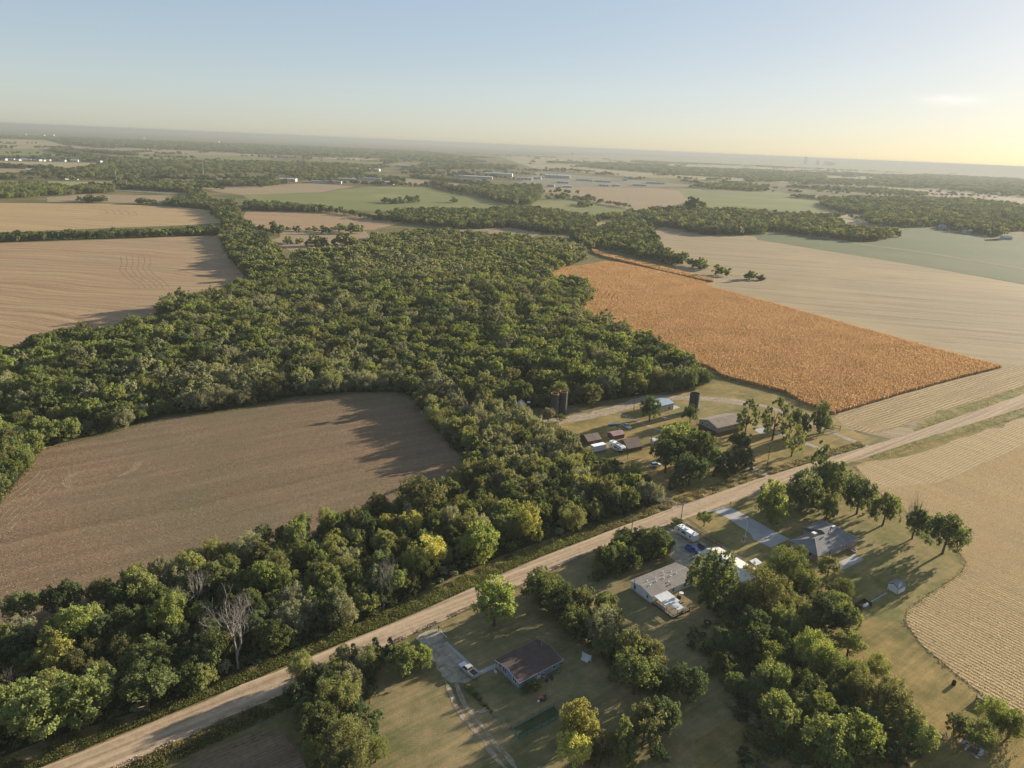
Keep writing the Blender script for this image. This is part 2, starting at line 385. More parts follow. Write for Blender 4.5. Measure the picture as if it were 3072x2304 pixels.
field('field', zz(z2, (-430, 445), (-150, 440), (500, 415), (870, 440), (600, 488), (-60, 512), (-300, 480)), 0.12, M_PINK, 'pinkish tan field before the store with the red sign')
field('field', zz(z2, (-60, 514), (600, 490), (900, 450), (1300, 436), (1500, 450), (1700, 510), (2150, 580), (1900, 640), (1400, 660), (900, 640), (0, 560)), 0.11, M_GREEN, 'bright green pasture with two dark tree clumps')
field('field', zz(z2, (1290, 375), (1480, 378), (1950, 440), (1480, 435), (1290, 425)), 0.12, M_PINK, 'brown field behind the tree line right of the pasture')
field('field', zz(z2, (-30, 640), (700, 660), (1030, 700), (1300, 730), (1030, 800), (0, 800), (-60, 700)), 0.10, M_LEFT, 'tan stubble field behind the row of round bushes')
field('field', zz(z2, (200, 806), (960, 798), (1000, 900), (700, 1000), (420, 1000), (240, 940)), 0.09, M_PINK, 'dusky clearing inside the wood', 25, 4)
field('field', zz(z2, (1700, 800), (1760, 790), (2212, 780), (2420, 820), (2300, 900), (2000, 870)), 0.09, M_PINK, 'brown field enclosed by woods')
field('field', zz(z3, (350, 460), (700, 445), (1200, 450), (1480, 470), (1560, 560), (1330, 640), (1100, 640), (700, 552), (360, 502)), 0.12, M_PINK, 'broad pinkish field in front of the industrial estate')
field('field', zz(z3, (1480, 462), (2212, 478), (2700, 520), (2900, 560), (2750, 680), (2212, 640), (1750, 640), (1560, 600)), 0.10, M_GREEN, 'green field behind the right hand woods')
field('field', zz(z3, (250, 600), (330, 512), (640, 560), (900, 620), (1100, 640), (900, 690), (400, 690)), 0.11, M_GREEN, 'small green meadow beside the far hedged lane')
field('field', zz(z3, (380, 745), (880, 735), (960, 715), (840, 790), (420, 790)), 0.10, M_OLIVE, 'sliver of olive grass between two woods')
field('field', zz(z3, (300, 320), (700, 350), (1500, 420), (1650, 440), (800, 448), (350, 462), (100, 450)), 0.09, M_YARD, 'grey yards of the industrial estate')
field('field', zz(z4, (660, 590), (1050, 590), (1000, 700), (700, 690)), 0.10, M_PALE, 'pale clearing beside the right hand woods')
field('field', zz(z4, (960, 370), (1250, 375), (2212, 460), (2500, 500), (2500, 520), (1420, 440), (960, 400)), 0.12, M_PINK, 'thin orange tan field far to the right')
field('field', zz(z4, (880, 830), (1200, 790), (1170, 722), (1400, 705), (1700, 745), (1980, 775), (2212, 800), (2800, 860), (2800, 1170), (2212, 1036), (1400, 905)), 0.08, M_BEAN, 'blue green crop field right of the pale lane')
field('field', zz(z4, (-20, 765), (140, 728), (900, 850), (1400, 915), (2212, 1052), (2800, 1180), (2800, 1290), (2212, 1165), (1000, 960), (0, 800)), 0.07, M_BEAN, 'green strip between pale lane and stubble')
lane = ground_poly(zz(z4, (150, 716), (900, 836), (1400, 903), (2212, 1036), (3000, 1200), (3000, 1218), (2212, 1050), (1400, 914), (900, 848), (140, 724)))
sheet('lane', lane, 0.10, M_YARD, 'pale straight lane between the green crops')
lane2 = ground_poly(zz(z3, (340, 500), (700, 558), (1100, 628), (1100, 636), (700, 566), (340, 507)))
sheet('lane', lane2, 0.14, M_YARD, 'pale hedged lane beside the far meadow')
sheet('lane', ground_poly(zz(z1, (880, 585), (980, 580), (1000, 600), (1560, 640), (1560, 650), (960, 612), (870, 600))), 0.15, M_YARD, 'pale lane curving between far woods')

# -- near fields
field('field', zz(z1, (-500, 715), (0, 716), (900, 722), (1500, 752), (1760, 775), (1860, 880), (1500, 900, 0), (0, 960), (-500, 970)), 0.06, M_GOLD, 'golden stubble field behind the left hedgerow', 60, 1.5)
F_LEFT = field('field', full((-300, 528), (0, 525), (300, 515), (470, 506), (490, 545), (550, 620), (480, 665), (400, 690), (370, 720), (240, 750), (80, 770), (-300, 790)), 0.05, M_LEFT, 'wide pale stubble field left of the wood', 40, 0.8)[1]
F_TILL = field('field', full((-260, 1200), (0, 1090), (30, 1052), (72, 1006), (78, 985), (100, 970), (240, 936), (360, 902), (500, 887), (640, 862), (760, 851), (860, 850), (905, 872), (950, 930), (985, 975), (1030, 1003), (1060, 1030), (980, 1100), (850, 1140), (640, 1200), (480, 1260), (290, 1320), (0, 1420), (-260, 1480)), 0.04, M_TILLED, 'brown tilled field between the woods', 12, 0.5)[1]
F_FAR_R = field('field', full((1395, 502), (1440, 488), (1620, 510), (1800, 541), (2212, 615), (2400, 650), (2400, 810), (2212, 850), (1960, 940), (1925, 948), (1880, 938), (1830, 925), (1800, 880), (1500, 610), (1420, 545)), 0.035, M_STUB_FAR, 'pale stubble field behind the standing corn')[1]
F_CORN = ground_poly(zz(z5, (350, 330), (400, 300), (700, 275), (880, 240), (1000, 255), (1350, 330), (1700, 415), (1780, 462), (2212, 575))+zz(qg, (1400, 20), (2000, 175), (1500, 300), (1000, 440), (330, 640), (0, 520))+full((1700, 850), (1560, 815), (1540, 800), (1420, 750), (1320, 705), (1250, 665), (1210, 620)))
F_STRIP = ground_poly(zz(qg, (330, 655), (1000, 462), (1500, 320), (2010, 185), (2212, 140), (2900, -30), (2900, 210), (2212, 395), (1100, 720), (800, 815), (640, 812), (420, 740)))
sheet('field', F_STRIP, 0.055, M_STUB_STRIP, 'strip of corn stubble rows between corn and road')
sheet('corn_floor', F_CORN, 0.06, M_CORN_FLOOR, 'bare ground under the standing corn')
F_STUB = densify(ground_poly(full((1845, 1005), (2000, 957), (2212, 898), (2600, 790), (2900, 1300), (2600, 1900), (2300, 1660), (2212, 1572), (2150, 1522), (2060, 1452), (1990, 1392), (1956, 1345), (1960, 1320), (2000, 1290), (2075, 1240), (2088, 1215), (2070, 1192), (2010, 1145), (1900, 1065))), 8, 0.25, 9)
sheet('field', F_STUB, 0.05, M_STUB_R, 'golden corn stubble field behind the brick house')
sheet('field', ground_poly(zz(q6, (1330, 1607), (1500, 1480), (1900, 1340), (2080, 1350), (2212, 1500), (2300, 1700), (1330, 1900))), 0.045, M_TILLED, 'corner of bare field at the bottom by the road')

def smooth_line(pts, k=8):
    P = np.array(pts, float); t = np.r_[0, np.cumsum(np.linalg.norm(np.diff(P, axis=0), axis=1))]
    n = max(6, int(t[-1]/k)); s = np.linspace(0, t[-1], n); q = np.c_[np.interp(s, t, P[:, 0]), np.interp(s, t, P[:, 1])]
    for _ in range(6): q[1:-1] = (q[:-2]+2*q[1:-1]+q[2:])/4
    return q
# wheel marks left on the fields
def wheel_marks(f, pts, shift, n, label, z, mat, w=0.5):
    for i in range(n):
        c = smooth_line([at(*f(x+shift[0]*i, y+shift[1]*i))[:2] for x, y in pts], 2.5); d = np.gradient(c, axis=0); d /= np.linalg.norm(d, axis=1)[:, None]; nr = np.c_[-d[:, 1], d[:, 0]]; ww = w/2*np.random.default_rng(i).uniform(0.3, 1.3, len(c))[:, None]
        o = sheet('wheel_mark', np.r_[c+nr*ww, (c-nr*ww)[::-1]], z, mat, label[i])
M_MARK = mat_gravel('pale wheel mark', (0.17, 0.125, 0.08), (0.33, 0.25, 0.165), track=False); M_MARK2 = mat_gravel('dark wheel mark', (0.15, 0.10, 0.065), (0.27, 0.19, 0.12), track=False)
NTH = ('first', 'second', 'third', 'fourth', 'fifth', 'sixth')
wheel_marks(zoomed(0, 1050, 2.4578), [(560, 900), (490, 910), (435, 960), (440, 1005), (500, 1020)], (18, -2), 4, [f'{k} of four tight wheel arcs at the left of the tilled field' for k in NTH], 0.05, M_MARK)
wheel_marks(zoomed(0, 1050, 2.4578), [(-40, 1190), (20, 1110), (150, 1020), (290, 930), (300, 890)], (24, 26), 6, [f'{k} of six long wheel arcs at the left field corner' for k in NTH], 0.05, M_MARK)
wheel_marks(zoomed(0, 1050, 2.4578), [(860, 935), (960, 900), (1010, 860), (1000, 825)], (18, -3), 4, [f'{k} of four short wheel arcs in the middle of the tilled field' for k in NTH], 0.05, M_MARK)
wheel_marks(zoomed(0, 650, 2.765), [(1000, 330), (1010, 390), (990, 440), (1040, 500), (1130, 560), (1160, 600)], (48, -3), 6, [f'{k} of six curved wheel lines on the left stubble field' for k in NTH], 0.062, M_MARK2, 1.0)
wheel_marks(zoomed(0, 350, 2.765), [(620, 850), (780, 830), (900, 800), (860, 770), (700, 760)], (60, 3), 5, [f'{k} of five curved wheel lines on the golden field' for k in NTH], 0.075, M_MARK2, 1.4)

# -- forest floor under the woods
FOREST_MAIN = ground_poly(full((-250, 1110), (0, 1080), (70, 1000), (75, 985), (90, 968), (240, 932), (360, 898), (500, 883), (640, 857), (760, 847), (870, 847), (905, 868), (1130, 868, 4), (1215, 878), (1300, 866), (1372, 856), (1440, 846), (1525, 830), (1545, 812), (1520, 785, 9), (1430, 738, 9), (1395, 728, 9), (1320, 690, 9), (1240, 655, 9), (1278, 640, 4), (1265, 590, 9), (1200, 592, 9), (1180, 577, 9), (1262, 560, 0), (1240, 510, 10), (1130, 502, 10), (1060, 503, 10), (900, 492, 10), (805, 498, 10), (790, 535, 4), (735, 550, 4), (690, 548, 4), (640, 552, 4), (620, 570, 4), (600, 530, 9), (545, 500, 9), (480, 498, 6), (478, 520), (500, 562), (545, 615), (470, 622, 9), (365, 636, 9), (352, 690, 2), (345, 708, 2), (240, 706, 9), (110, 716, 9), (0, 732, 9), (-250, 750, 9)))
ROADSIDE = ground_poly([(-200, 2420), (0, 2275), (122, 2225), (366, 2150), (570, 2092), (712, 2012), (900, 1938), (1025, 1890), (1152, 1832), (1315, 1752), (1420, 1706), (1500, 1670), (1687, 1602), (1778, 1567), (1985, 1512), (1860, 1420), (1403, 1389, 0), (1403, 1389, 8), (1250, 1458, 9), (1111, 1479, 9), (889, 1542, 9), (667, 1611, 9), (403, 1667, 9), (194, 1792, 9), (0, 1833, 9), (-300, 1930, 9)])
STRIP = ground_poly([(1424, 1392), (1368, 1356), (1306, 1287), (1257, 1222), (1225, 1180), (1240, 1130, 7), (1400, 1150, 7), (1540, 1200, 7), (1620, 1245, 6), (1690, 1300, 6), (1740, 1350, 4), (1765, 1385, 4), (1840, 1440, 4), (1920, 1470, 4), (1975, 1500, 2), (1860, 1540), (1600, 1560), (1424, 1480)])
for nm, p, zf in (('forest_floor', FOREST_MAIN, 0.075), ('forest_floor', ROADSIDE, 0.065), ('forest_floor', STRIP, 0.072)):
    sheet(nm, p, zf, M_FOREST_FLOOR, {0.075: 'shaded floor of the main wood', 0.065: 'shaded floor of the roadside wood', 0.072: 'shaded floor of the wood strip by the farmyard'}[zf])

# -- yards and lawns
sheet('lawn', ground_poly(full((1460, 1100), (1560, 1068), (1580, 1075), (1640, 1040), (1720, 1020), (1850, 1005), (1920, 1070), (2010, 1148), (2070, 1194), (2087, 1216), (2072, 1240), (1995, 1290), (1955, 1322), (1950, 1346), (1800, 1330), (1650, 1240), (1580, 1190))), 0.034, M_LAWN_GREEN, 'green mown lawn round the brick house')
sheet('lawn', ground_poly(full((1800, 1330), (1950, 1346), (1985, 1394), (2056, 1455), (2146, 1526), (2300, 1640), (2300, 1760), (1500, 1760), (1500, 1600), (1750, 1450))), 0.032, M_LAWN_GOLD, 'golden dry grass strip beside the stubble')
sheet('lawn', ground_poly(full((935, 1352), (1000, 1325), (1180, 1245), (1460, 1105), (1580, 1190), (1650, 1240), (1800, 1330), (1750, 1450), (1500, 1600), (1500, 1760), (780, 1760), (800, 1490), (900, 1400))), 0.03, M_LAWN_DRY, 'dry brownish lawn round the blue and white houses')
sheet('lawn', ground_poly(full((1180, 920), (1380, 870), (1560, 822), (1700, 858), (1820, 905), (1850, 935), (1900, 948), (1860, 965), (1650, 1035), (1460, 1090), (1420, 1075), (1400, 1050), (1290, 985), (1230, 930))), 0.033, M_LAWN_GOLD, 'golden lawn of the farmyard across the road')
sheet('lawn', ground_poly(zz(q4, (1400, 320), (1660, 300), (2212, 360), (2212, 470), (1660, 510), (1480, 480), (1200, 440))), 0.039, M_LAWN_GREEN, 'green lawn patch behind the brown roofed farmhouse')
# -- roads
UP = [(-60, 2380), (138, 2301), (358, 2207), (610, 2110), (900, 1980), (1062, 1921), (1405, 1776), (1542, 1701), (1800, 1605), (1990, 1532), (2079, 1504), (2278, 1435), (2538, 1357), (2700, 1311), (3072, 1183), (3400, 1070)]
LO = [(160, 2390), (374, 2301), (570, 2207), (732, 2133), (854, 2081), (1185, 1925), (1409, 1827), (1600, 1737), (1800, 1640), (2000, 1576), (2126, 1533), (2269, 1482), (2538, 1393), (2700, 1337), (3072, 1222), (3420, 1106)]
_ru = smooth_line(ground_poly(UP)); _rl = smooth_line(ground_poly(LO))
_rng = np.random.default_rng(5)
road_poly = np.r_[_ru+_rng.normal(0, 0.18, _ru.shape), (_rl+_rng.normal(0, 0.18, _rl.shape))[::-1]]
sheet('road', road_poly, 0.085, M_ROAD, 'pale gravel road running from lower left to right')
def road_verge(line, side, w, t0, t1, z, label):
    i0, i1 = int(t0*len(line)), int(t1*len(line)); c = line[i0:i1]; d = np.gradient(c, axis=0); d /= np.linalg.norm(d, axis=1)[:, None]; nr = np.c_[-d[:, 1], d[:, 0]]*side
    ww = w*np.clip(1+np.random.default_rng(int(w*10)).normal(0, 0.12, len(c)), 0.5, 1.5); ww[:3] *= np.array([0.1, 0.4, 0.8])
    sheet('verge', np.r_[c-nr*0.5, (c+nr*ww[:, None])[::-1]], z, M_LAWN_GREEN, label)
road_verge(_ru, 1, 8.0, 0.555, 1.0, 0.0585, 'grass verge between road and corn stubble strip'); road_verge(_rl, -1, 8.5, 0.48, 1.0, 0.0565, 'grass verge between road and golden stubble field')
def ribbon(name, pts, w, z, mat, label, wob=0.15):
    c = smooth_line([at(*p)[:2] for p in pts], 3); d = np.gradient(c, axis=0); d /= np.linalg.norm(d, axis=1)[:, None]; nrm = np.c_[-d[:, 1], d[:, 0]]
    rng = np.random.default_rng(len(pts)); ww = w/2+rng.normal(0, wob, len(c))
    return sheet(name, np.r_[c+nrm*ww[:, None], (c-nrm*ww[:, None])[::-1]], z, mat, label)
sheet('driveway', densify(ground_poly(zz(q1, (-160, 440), (0, 385), (70, 400), (100, 490), (372, 748), (330, 800), (250, 830), (150, 830), (90, 800), (0, 640), (-60, 560))), 1.2, 0.3, 3), 0.089, M_DRIVE, 'grey gravel driveway beside the blue house')
_trk = [at(*p)[:2] for p in zz(q1, (140, 800), (210, 1000), (310, 1130), (410, 1250), (610, 1500), (770, 1700))]
def rut(off, w, label, seed):
    c = smooth_line(_trk, 0.8); d = np.gradient(c, axis=0); d /= np.linalg.norm(d, axis=1)[:, None]; nr = np.c_[-d[:, 1], d[:, 0]]; rg = np.random.default_rng(seed)
    o_ = off+np.convolve(rg.normal(0, 0.35, len(c)), np.ones(7)/7, 'same'); ww = w/2*np.clip(1+np.convolve(rg.normal(0, 0.9, len(c)), np.ones(3)/3, 'same'), 0.15, 2)
    ww = np.minimum(ww, 0.62); return sheet('dirt_track', np.r_[c+nr*(o_+ww)[:, None], (c+nr*(o_-ww)[:, None])[::-1]], 0.052+0.004*seed, M_DIRT, label)
rut(1.0, 1.1, 'right hand rut of the dirt track below the driveway', 1); rut(-1.0, 1.0, 'left hand rut of the dirt track below the driveway', 2)
sheet('driveway', densify(ground_poly(zz(q2, (740, 300), (800, 320), (1000, 430), (1120, 500), (1300, 560), (1120, 700), (1040, 740), (830, 700), (780, 640), (800, 500), (770, 400))), 1.5, 0.35, 4), 0.049, M_DRIVE, 'gravel yard where the travel trailer stands')
sheet('driveway', ground_poly(zz(q5, (370, 1215), (480, 1190), (590, 1165), (1060, 1424))+zz(q3, (500, 640), (330, 716), (180, 645), (150, 592), (0, 490), (-60, 450), (-160, 405))), 0.047, M_CONC, 'pale concrete driveway of the brick house')
ribbon('dirt_track', zz(q4, (-60, 560), (90, 525), (400, 480), (720, 400), (880, 350), (1060, 265), (1300, 265), (1500, 275), (1750, 280), (1950, 300), (2212, 345)), 7.0, 0.051, M_DIRT, 'wide dirt lane winding through the farmyard', 0.5)
ribbon('dirt_track', zz(q4, (770, 440), (960, 530), (1130, 600), (1310, 665)), 2.2, 0.056, M_DIRT, 'narrow dirt path crossing the farmyard lawn', 0.2)
ribbon('driveway', zz(q5, (600, 150), (950, 215), (1200, 310), (1340, 370), (1500, 440), (1650, 500), (1800, 560), (1900, 600)), 3.6, 0.058, M_DRIVE, 'gravel drive passing the wooden gate posts', 0.2)
ribbon('driveway', zz(q5, (860, 400), (1000, 455), (1120, 500), (1300, 565), (1500, 630), (1620, 680), (1700, 720)), 3.4, 0.059, M_DRIVE, 'gravel drive leading to the brown roofed farmhouse', 0.2)
ribbon('driveway', zz(q5, (760, 790), (870, 835), (960, 880), (1010, 900)), 4.0, 0.061, M_DRIVE, 'short gravel entrance by the evergreens', 0.25)
ribbon('driveway', zz(q2, (600, -60), (700, 20), (800, 70), (900, 110)), 6.0, 0.063, M_DRIVE, 'gravel entrance at the end of the roadside wood', 0.25)
sheet('concrete_pad', ground_poly(zz(q5, (820, 440), (940, 415), (985, 465), (890, 482))), 0.066, M_CONC, 'pale concrete pad in front of the farmhouse')
ribbon('dirt_track', zz(qd, (420, 130), (640, 290), (1000, 520), (1300, 720), (1700, 950)), 1.6, 0.054, M_DIRT, 'worn strip along the picket fence', 0.2)
ribbon('walkway', zz(q1, (366, 752), (450, 716), (530, 678)), 1.3, 0.093, M_CONC, 'concrete walk to the blue house porch', 0.0)
sheet('patio', ground_poly(zz(qa, (860, 870), (1100, 760), (1160, 720), (1290, 795), (985, 945))), 0.12, M_CONC, 'concrete patio behind the brick house')

# ================================================================== TREES
def leaf_mat(name, dark, light, trans=0.3, warm=(0.27, 0.26, 0.07), warm_amt=0.18):
    t = new_mat(name)
    at_ = t.n('ShaderNodeAttribute', attribute_name='tint'); oi = t.n('ShaderNodeObjectInfo')
    pos = t.n('ShaderNodeTexCoord').outputs['Object']
    n = t.noise(pos, 0.45, 3, 0.6)
    f = t.math('ADD', t.math('MULTIPLY', at_.outputs['Fac'], 0.6), t.math('MULTIPLY', n, 0.4))
    c = t.ramp(f, [(0.2, dark), (0.8, light)])
    wf = t.math('MULTIPLY', t.ramp(t.math('ADD', oi.outputs['Random'], t.math('MULTIPLY', n, 0.6)), [(0.75, (0, 0, 0)), (1.3, (1, 1, 1))]), warm_amt*2)
    c = t.mix(wf, c, warm)
    hs = t.n('ShaderNodeHueSaturation'); t.l(c, hs.inputs['Color']); hs.inputs['Saturation'].default_value = 0.9
    t.l(t.math('ADD', t.math('MULTIPLY', oi.outputs['Random'], 0.5), 0.86), hs.inputs['Value'])
    t.l(t.math('ADD', t.math('MULTIPLY', oi.outputs['Random'], 0.03), 0.495), hs.inputs['Hue'])
    c = hs.outputs[0]
    d = t.n('ShaderNodeBsdfDiffuse'); t.l(c, d.inputs[0])
    tr = t.n('ShaderNodeBsdfTranslucent'); t.l(t.mix(1.0, c, (1.25, 1.15, 0.6), 'MULTIPLY'), tr.inputs[0])
    mx = t.n('ShaderNodeMixShader'); mx.inputs[0].default_value = trans; t.l(d.outputs[0], mx.inputs[1]); t.l(tr.outputs[0], mx.inputs[2])
    o = t.n('ShaderNodeOutputMaterial'); t.l(mx.outputs[0], o.inputs['Surface'])
    return t.m
LEAF = {
    'green':  leaf_mat('mid green leaves', (0.078, 0.103, 0.035), (0.194, 0.222, 0.083), 0.50),
    'dark':   leaf_mat('dark green leaves', (0.050, 0.073, 0.033), (0.123, 0.157, 0.069), 0.44, warm_amt=0.1),
    'olive':  leaf_mat('olive leaves', (0.105, 0.112, 0.045), (0.234, 0.228, 0.098), 0.50),
    'sage':   leaf_mat('grey green leaves', (0.157, 0.167, 0.100), (0.335, 0.329, 0.196), 0.44, (0.24, 0.21, 0.10), 0.15),
    'lime':   leaf_mat('light green leaves', (0.114, 0.150, 0.033), (0.268, 0.296, 0.080), 0.5),
    'yellow': leaf_mat('yellowing leaves', (0.205, 0.203, 0.043), (0.445, 0.416, 0.106), 0.42, (0.44, 0.36, 0.08), 0.3),
    'cedar':  leaf_mat('evergreen needles', (0.039, 0.055, 0.030), (0.091, 0.112, 0.060), 0.15, (0.10, 0.08, 0.035), 0.1),
}
def bark_mat(name, a, b):
    t = new_mat(name); p = t.n('ShaderNodeTexCoord').outputs['Object']
    n = t.noise(t.mapping(p, 0, (4, 4, 0.7)), 2.0, 5, 0.7)
    return finish(t, t.ramp(n, [(0.3, a), (0.7, b)]), 0.95, n, 0.5, 0.05)
M_BARK = bark_mat('bark', (0.05, 0.037, 0.027), (0.13, 0.10, 0.075))
M_DEAD = bark_mat('bleached dead wood', (0.13, 0.11, 0.095), (0.29, 0.255, 0.23))
M_DEADDK = bark_mat('grey dead wood', (0.10, 0.085, 0.075), (0.24, 0.21, 0.19))

def quads(P, N, size, rng, aspect=0.75):
    n = len(P); t = rng.normal(size=(n, 3)); t -= N*(t*N).sum(1)[:, None]; t /= np.linalg.norm(t, axis=1)[:, None]+1e-9
    b = np.cross(N, t); s = (size*rng.uniform(0.55, 1.3, n))[:, None]*0.5
    t = t*s; b = b*s*aspect
    bend = N*s*rng.uniform(-0.5, 0.5, n)[:, None]
    V = np.empty((n*4, 3)); V[0::4] = P-t-b*0.6+bend; V[1::4] = P+t*0.2-b; V[2::4] = P+t+b*0.4+bend; V[3::4] = P-t*0.3+b
    return V, np.arange(n*4).reshape(n, 4)
def unit(v): return v/(np.linalg.norm(v, axis=-1, keepdims=True)+1e-9)

def crown_mesh(name, seed, form, n_lobes, n_leaf, leaf):
    """crown of a tree whose width is 1 and whose height is 1 (z 0..1); form sets the outline"""
    rng = np.random.default_rng(seed)
    cs, rs = [], []
    if form == 'cone':
        for i in range(n_lobes):
            h = rng.uniform(0.02, 0.97)**0.9; a = rng.uniform(0, 2*math.pi); rad = 0.46*(1-h)**0.75*rng.uniform(0.5, 1)
            cs.append((rad*math.cos(a), rad*math.sin(a), 0.04+h*0.92)); rs.append(0.07+0.12*(1-h)*rng.uniform(0.7, 1.2))
    else:
        zlo, zc, hz = {'round': (-0.62, 0.60, 0.40), 'tall': (-0.75, 0.57, 0.43), 'spread': (-0.25, 0.66, 0.32), 'bush': (-0.5, 0.48, 0.48), 'weep': (-0.7, 0.58, 0.40), 'open': (-0.6, 0.62, 0.50)}[form]
        lean = rng.normal(0, 0.05, 2)
        for i in range(n_lobes):
            d = unit(rng.normal(size=3)); 
            if d[2] < zlo: d[2] = rng.uniform(zlo, 0.6); d = unit(d)
            f = rng.uniform(0.45, 0.80) if i > n_lobes*0.2 else rng.uniform(0.1, 0.45)
            if form == 'open': f = rng.uniform(0.55, 0.9)
            bump = 1+0.22*math.sin(3*math.atan2(d[1], d[0])+seed)*abs(d[2]-0.2)
            c = d*np.array([0.5, 0.5, hz])*f*bump
            cs.append((c[0]+lean[0]*(c[2]+0.3), c[1]+lean[1]*(c[2]+0.3), zc+c[2])); rs.append(rng.uniform(0.10, 0.185)*(0.75 if form == 'open' else 1.0))
    cs, rs = np.array(cs), np.array(rs)
    w = rs**2; cnt = np.maximum(8, (n_leaf*w/w.sum()).astype(int))
    P, N, T = [], [], []
    cen = np.array([0, 0, 0.55])
    for c, r, k in zip(cs, rs, cnt):
        # each lobe is made of a few sprays so that its outline is broken up
        ns = max(3, int(k/26)); sd = unit(rng.normal(size=(ns, 3))+unit(c-cen)*0.6+np.array([0, 0, 0.25])); sp = c+sd*(r*rng.uniform(0.45, 1.0, ns))[:, None]
        own = rng.integers(0, ns, k); d = unit(rng.normal(size=(k, 3))+sd[own]*0.7); sr = r*0.48
        p = sp[own]+d*(sr*rng.uniform(0.35, 1.1, k))[:, None]
        if form == 'weep': p[:, 2] -= rng.uniform(0, 1, k)**2*0.13
        P.append(p); N.append(unit(d*0.55+np.array([0, 0, 0.5])+rng.normal(size=(k, 3))*0.55))
        lobe_t = rng.uniform(-0.18, 0.18)
        T.append(np.clip(0.5+lobe_t+rng.normal(0, 0.2, k), 0, 1))
    P, N, T = np.concatenate(P), np.concatenate(N), np.concatenate(T)
    P[:, 2] = np.maximum(P[:, 2], 0.03)
    V, F = quads(P, N, leaf, rng, 0.35 if form == 'weep' else 0.75)
    return fast_mesh(name, V, F, None, T)

def limb_mesh(name, seed, form):
    """trunk with limbs reaching into the crown (same unit box)"""
    rng = np.random.default_rng(seed+77); m = MB()
    top = {'cone': 0.9, 'round': 0.62, 'tall': 0.72, 'spread': 0.6, 'bush': 0.4, 'weep': 0.6, 'open': 0.72}[form]
    r0 = 0.034 if form not in ('bush', 'cone') else 0.022
    pts = [(0, 0, -0.02), (0, 0, 0.02), (rng.normal(0, 0.01), rng.normal(0, 0.01), top*0.4), (rng.normal(0, 0.02), rng.normal(0, 0.02), top*0.7), (rng.normal(0, 0.03), rng.normal(0, 0.03), top)]
    m.tube(pts, [r0*1.5, r0, r0*0.8, r0*0.55, r0*0.2], 6)
    if form != 'cone':
        for i in range(7):
            h = rng.uniform(0.3, 0.75)*top; a = i*2.4+rng.uniform(-0.4, 0.4); L = rng.uniform(0.22, 0.40)
            m.tube([(0, 0, h), (math.cos(a)*L*0.5, math.sin(a)*L*0.5, h+L*0.35), (math.cos(a)*L, math.sin(a)*L, h+L*0.8)], [r0*0.45, r0*0.3, r0*0.1], 4, False)
    return m.mesh(name, M_BARK)

def bare_mesh(name, seed, mat, depth_=6, spread=0.55, thick=0.030, droop=0.0):
    """leafless tree in the unit box: forking limbs down to twigs"""
    rng = np.random.default_rng(seed); m = MB()
    def grow(p, d, L, r, lev):
        n = 3; pts = [p]; q = np.array(p); dd = np.array(d)
        for i in range(n):
            dd = unit(dd+rng.normal(0, 0.13, 3)+np.array([0, 0, 0.05-droop*(lev > 2)])); q = q+dd*L/n; pts.append(q.copy())
        m.tube(pts, [r, r*0.86, r*0.74, r*0.6], 5 if lev < 2 else (4 if lev < 3 else 3), False)
        if lev >= depth_: return
        k = rng.integers(2, 4) if lev else 5
        for j in range(k):
            ax = unit(rng.normal(size=3)); nd = unit(dd+ax*spread*rng.uniform(0.7, 1.3)); grow(pts[-1] if j < 2 else pts[rng.integers(1, 4)], nd, L*rng.uniform(0.68, 0.92), r*rng.uniform(0.52, 0.68), lev+1)
    grow((0, 0, -0.02), (rng.normal(0, 0.05), rng.normal(0, 0.05), 1), 0.2, thick, 0)
    me = m.mesh(name, mat)
    co = np.empty(len(me.vertices)*3, np.float32); me.vertices.foreach_get('co', co); co = co.reshape(-1, 3)
    co[:, 2] /= co[:, 2].max(); w = np.abs(co[:, :2]).max()*2; co[:, :2] /= w
    me.vertices.foreach_set('co', co.ravel()); me.update(); return me

NEAR = {}
for form, n in (('round', 4), ('tall', 3), ('spread', 3), ('weep', 3), ('open', 2), ('bush', 2), ('cone', 3)):
    for i in range(n):
        nl, nf, lf = {'round': (46, 6500, 0.042), 'tall': (44, 6500, 0.042), 'spread': (44, 6000, 0.042), 'weep': (50, 7500, 0.048), 'open': (30, 4200, 0.042), 'bush': (30, 3200, 0.060), 'cone': (46, 4200, 0.050)}[form]
        NEAR[(form, i)] = (crown_mesh('crown', 100+i*7+len(form)*31, form, nl, nf, lf), limb_mesh('trunk', 100+i*7, form))
N_OF = {'round': 4, 'tall': 3, 'spread': 3, 'weep': 3, 'open': 2, 'bush': 2, 'cone': 3}
BARE = [bare_mesh('branches', 11+i, M_DEAD if i < 2 else M_DEADDK, 6, [0.6, 0.55, 0.65, 0.5][i], 0.0155) for i in range(4)]

TREES = []       # every tree that stands as its own thing: (empty, image x, tint word, zone)
_tr = random.Random(3)
def plant(pos, width, height, form, leaf, name='broadleaf_tree', label=None, group=None, cat='tree', sink=0.0):
    i = _tr.randrange(N_OF[form]); crown, limb = NEAR[(form, i)]
    e = empty(name, (pos[0], pos[1], -sink), _tr.uniform(0, 6.28)); e.scale = (width, width*_tr.uniform(0.9, 1.1), height)
    c = link_mesh('crown', crown, e)
    if not crown.materials: crown.materials.append(LEAF['green'])
    c.material_slots[0].link = 'OBJECT'; c.material_slots[0].material = LEAF[leaf]
    link_mesh('trunk', limb, e)
    tag(e, label, cat, group)
    return e
def by_crown(x, y, w, ratio=1.15, zf=0.55):
    """tree whose crown is centred on a picture point and is w picture pixels wide -> base, width, height"""
    z = 5.0
    for _ in range(12):
        p = at(x, y, z); wd = w*depth(p)/FPX; h = wd*ratio; z = h*zf
    return p, wd, h
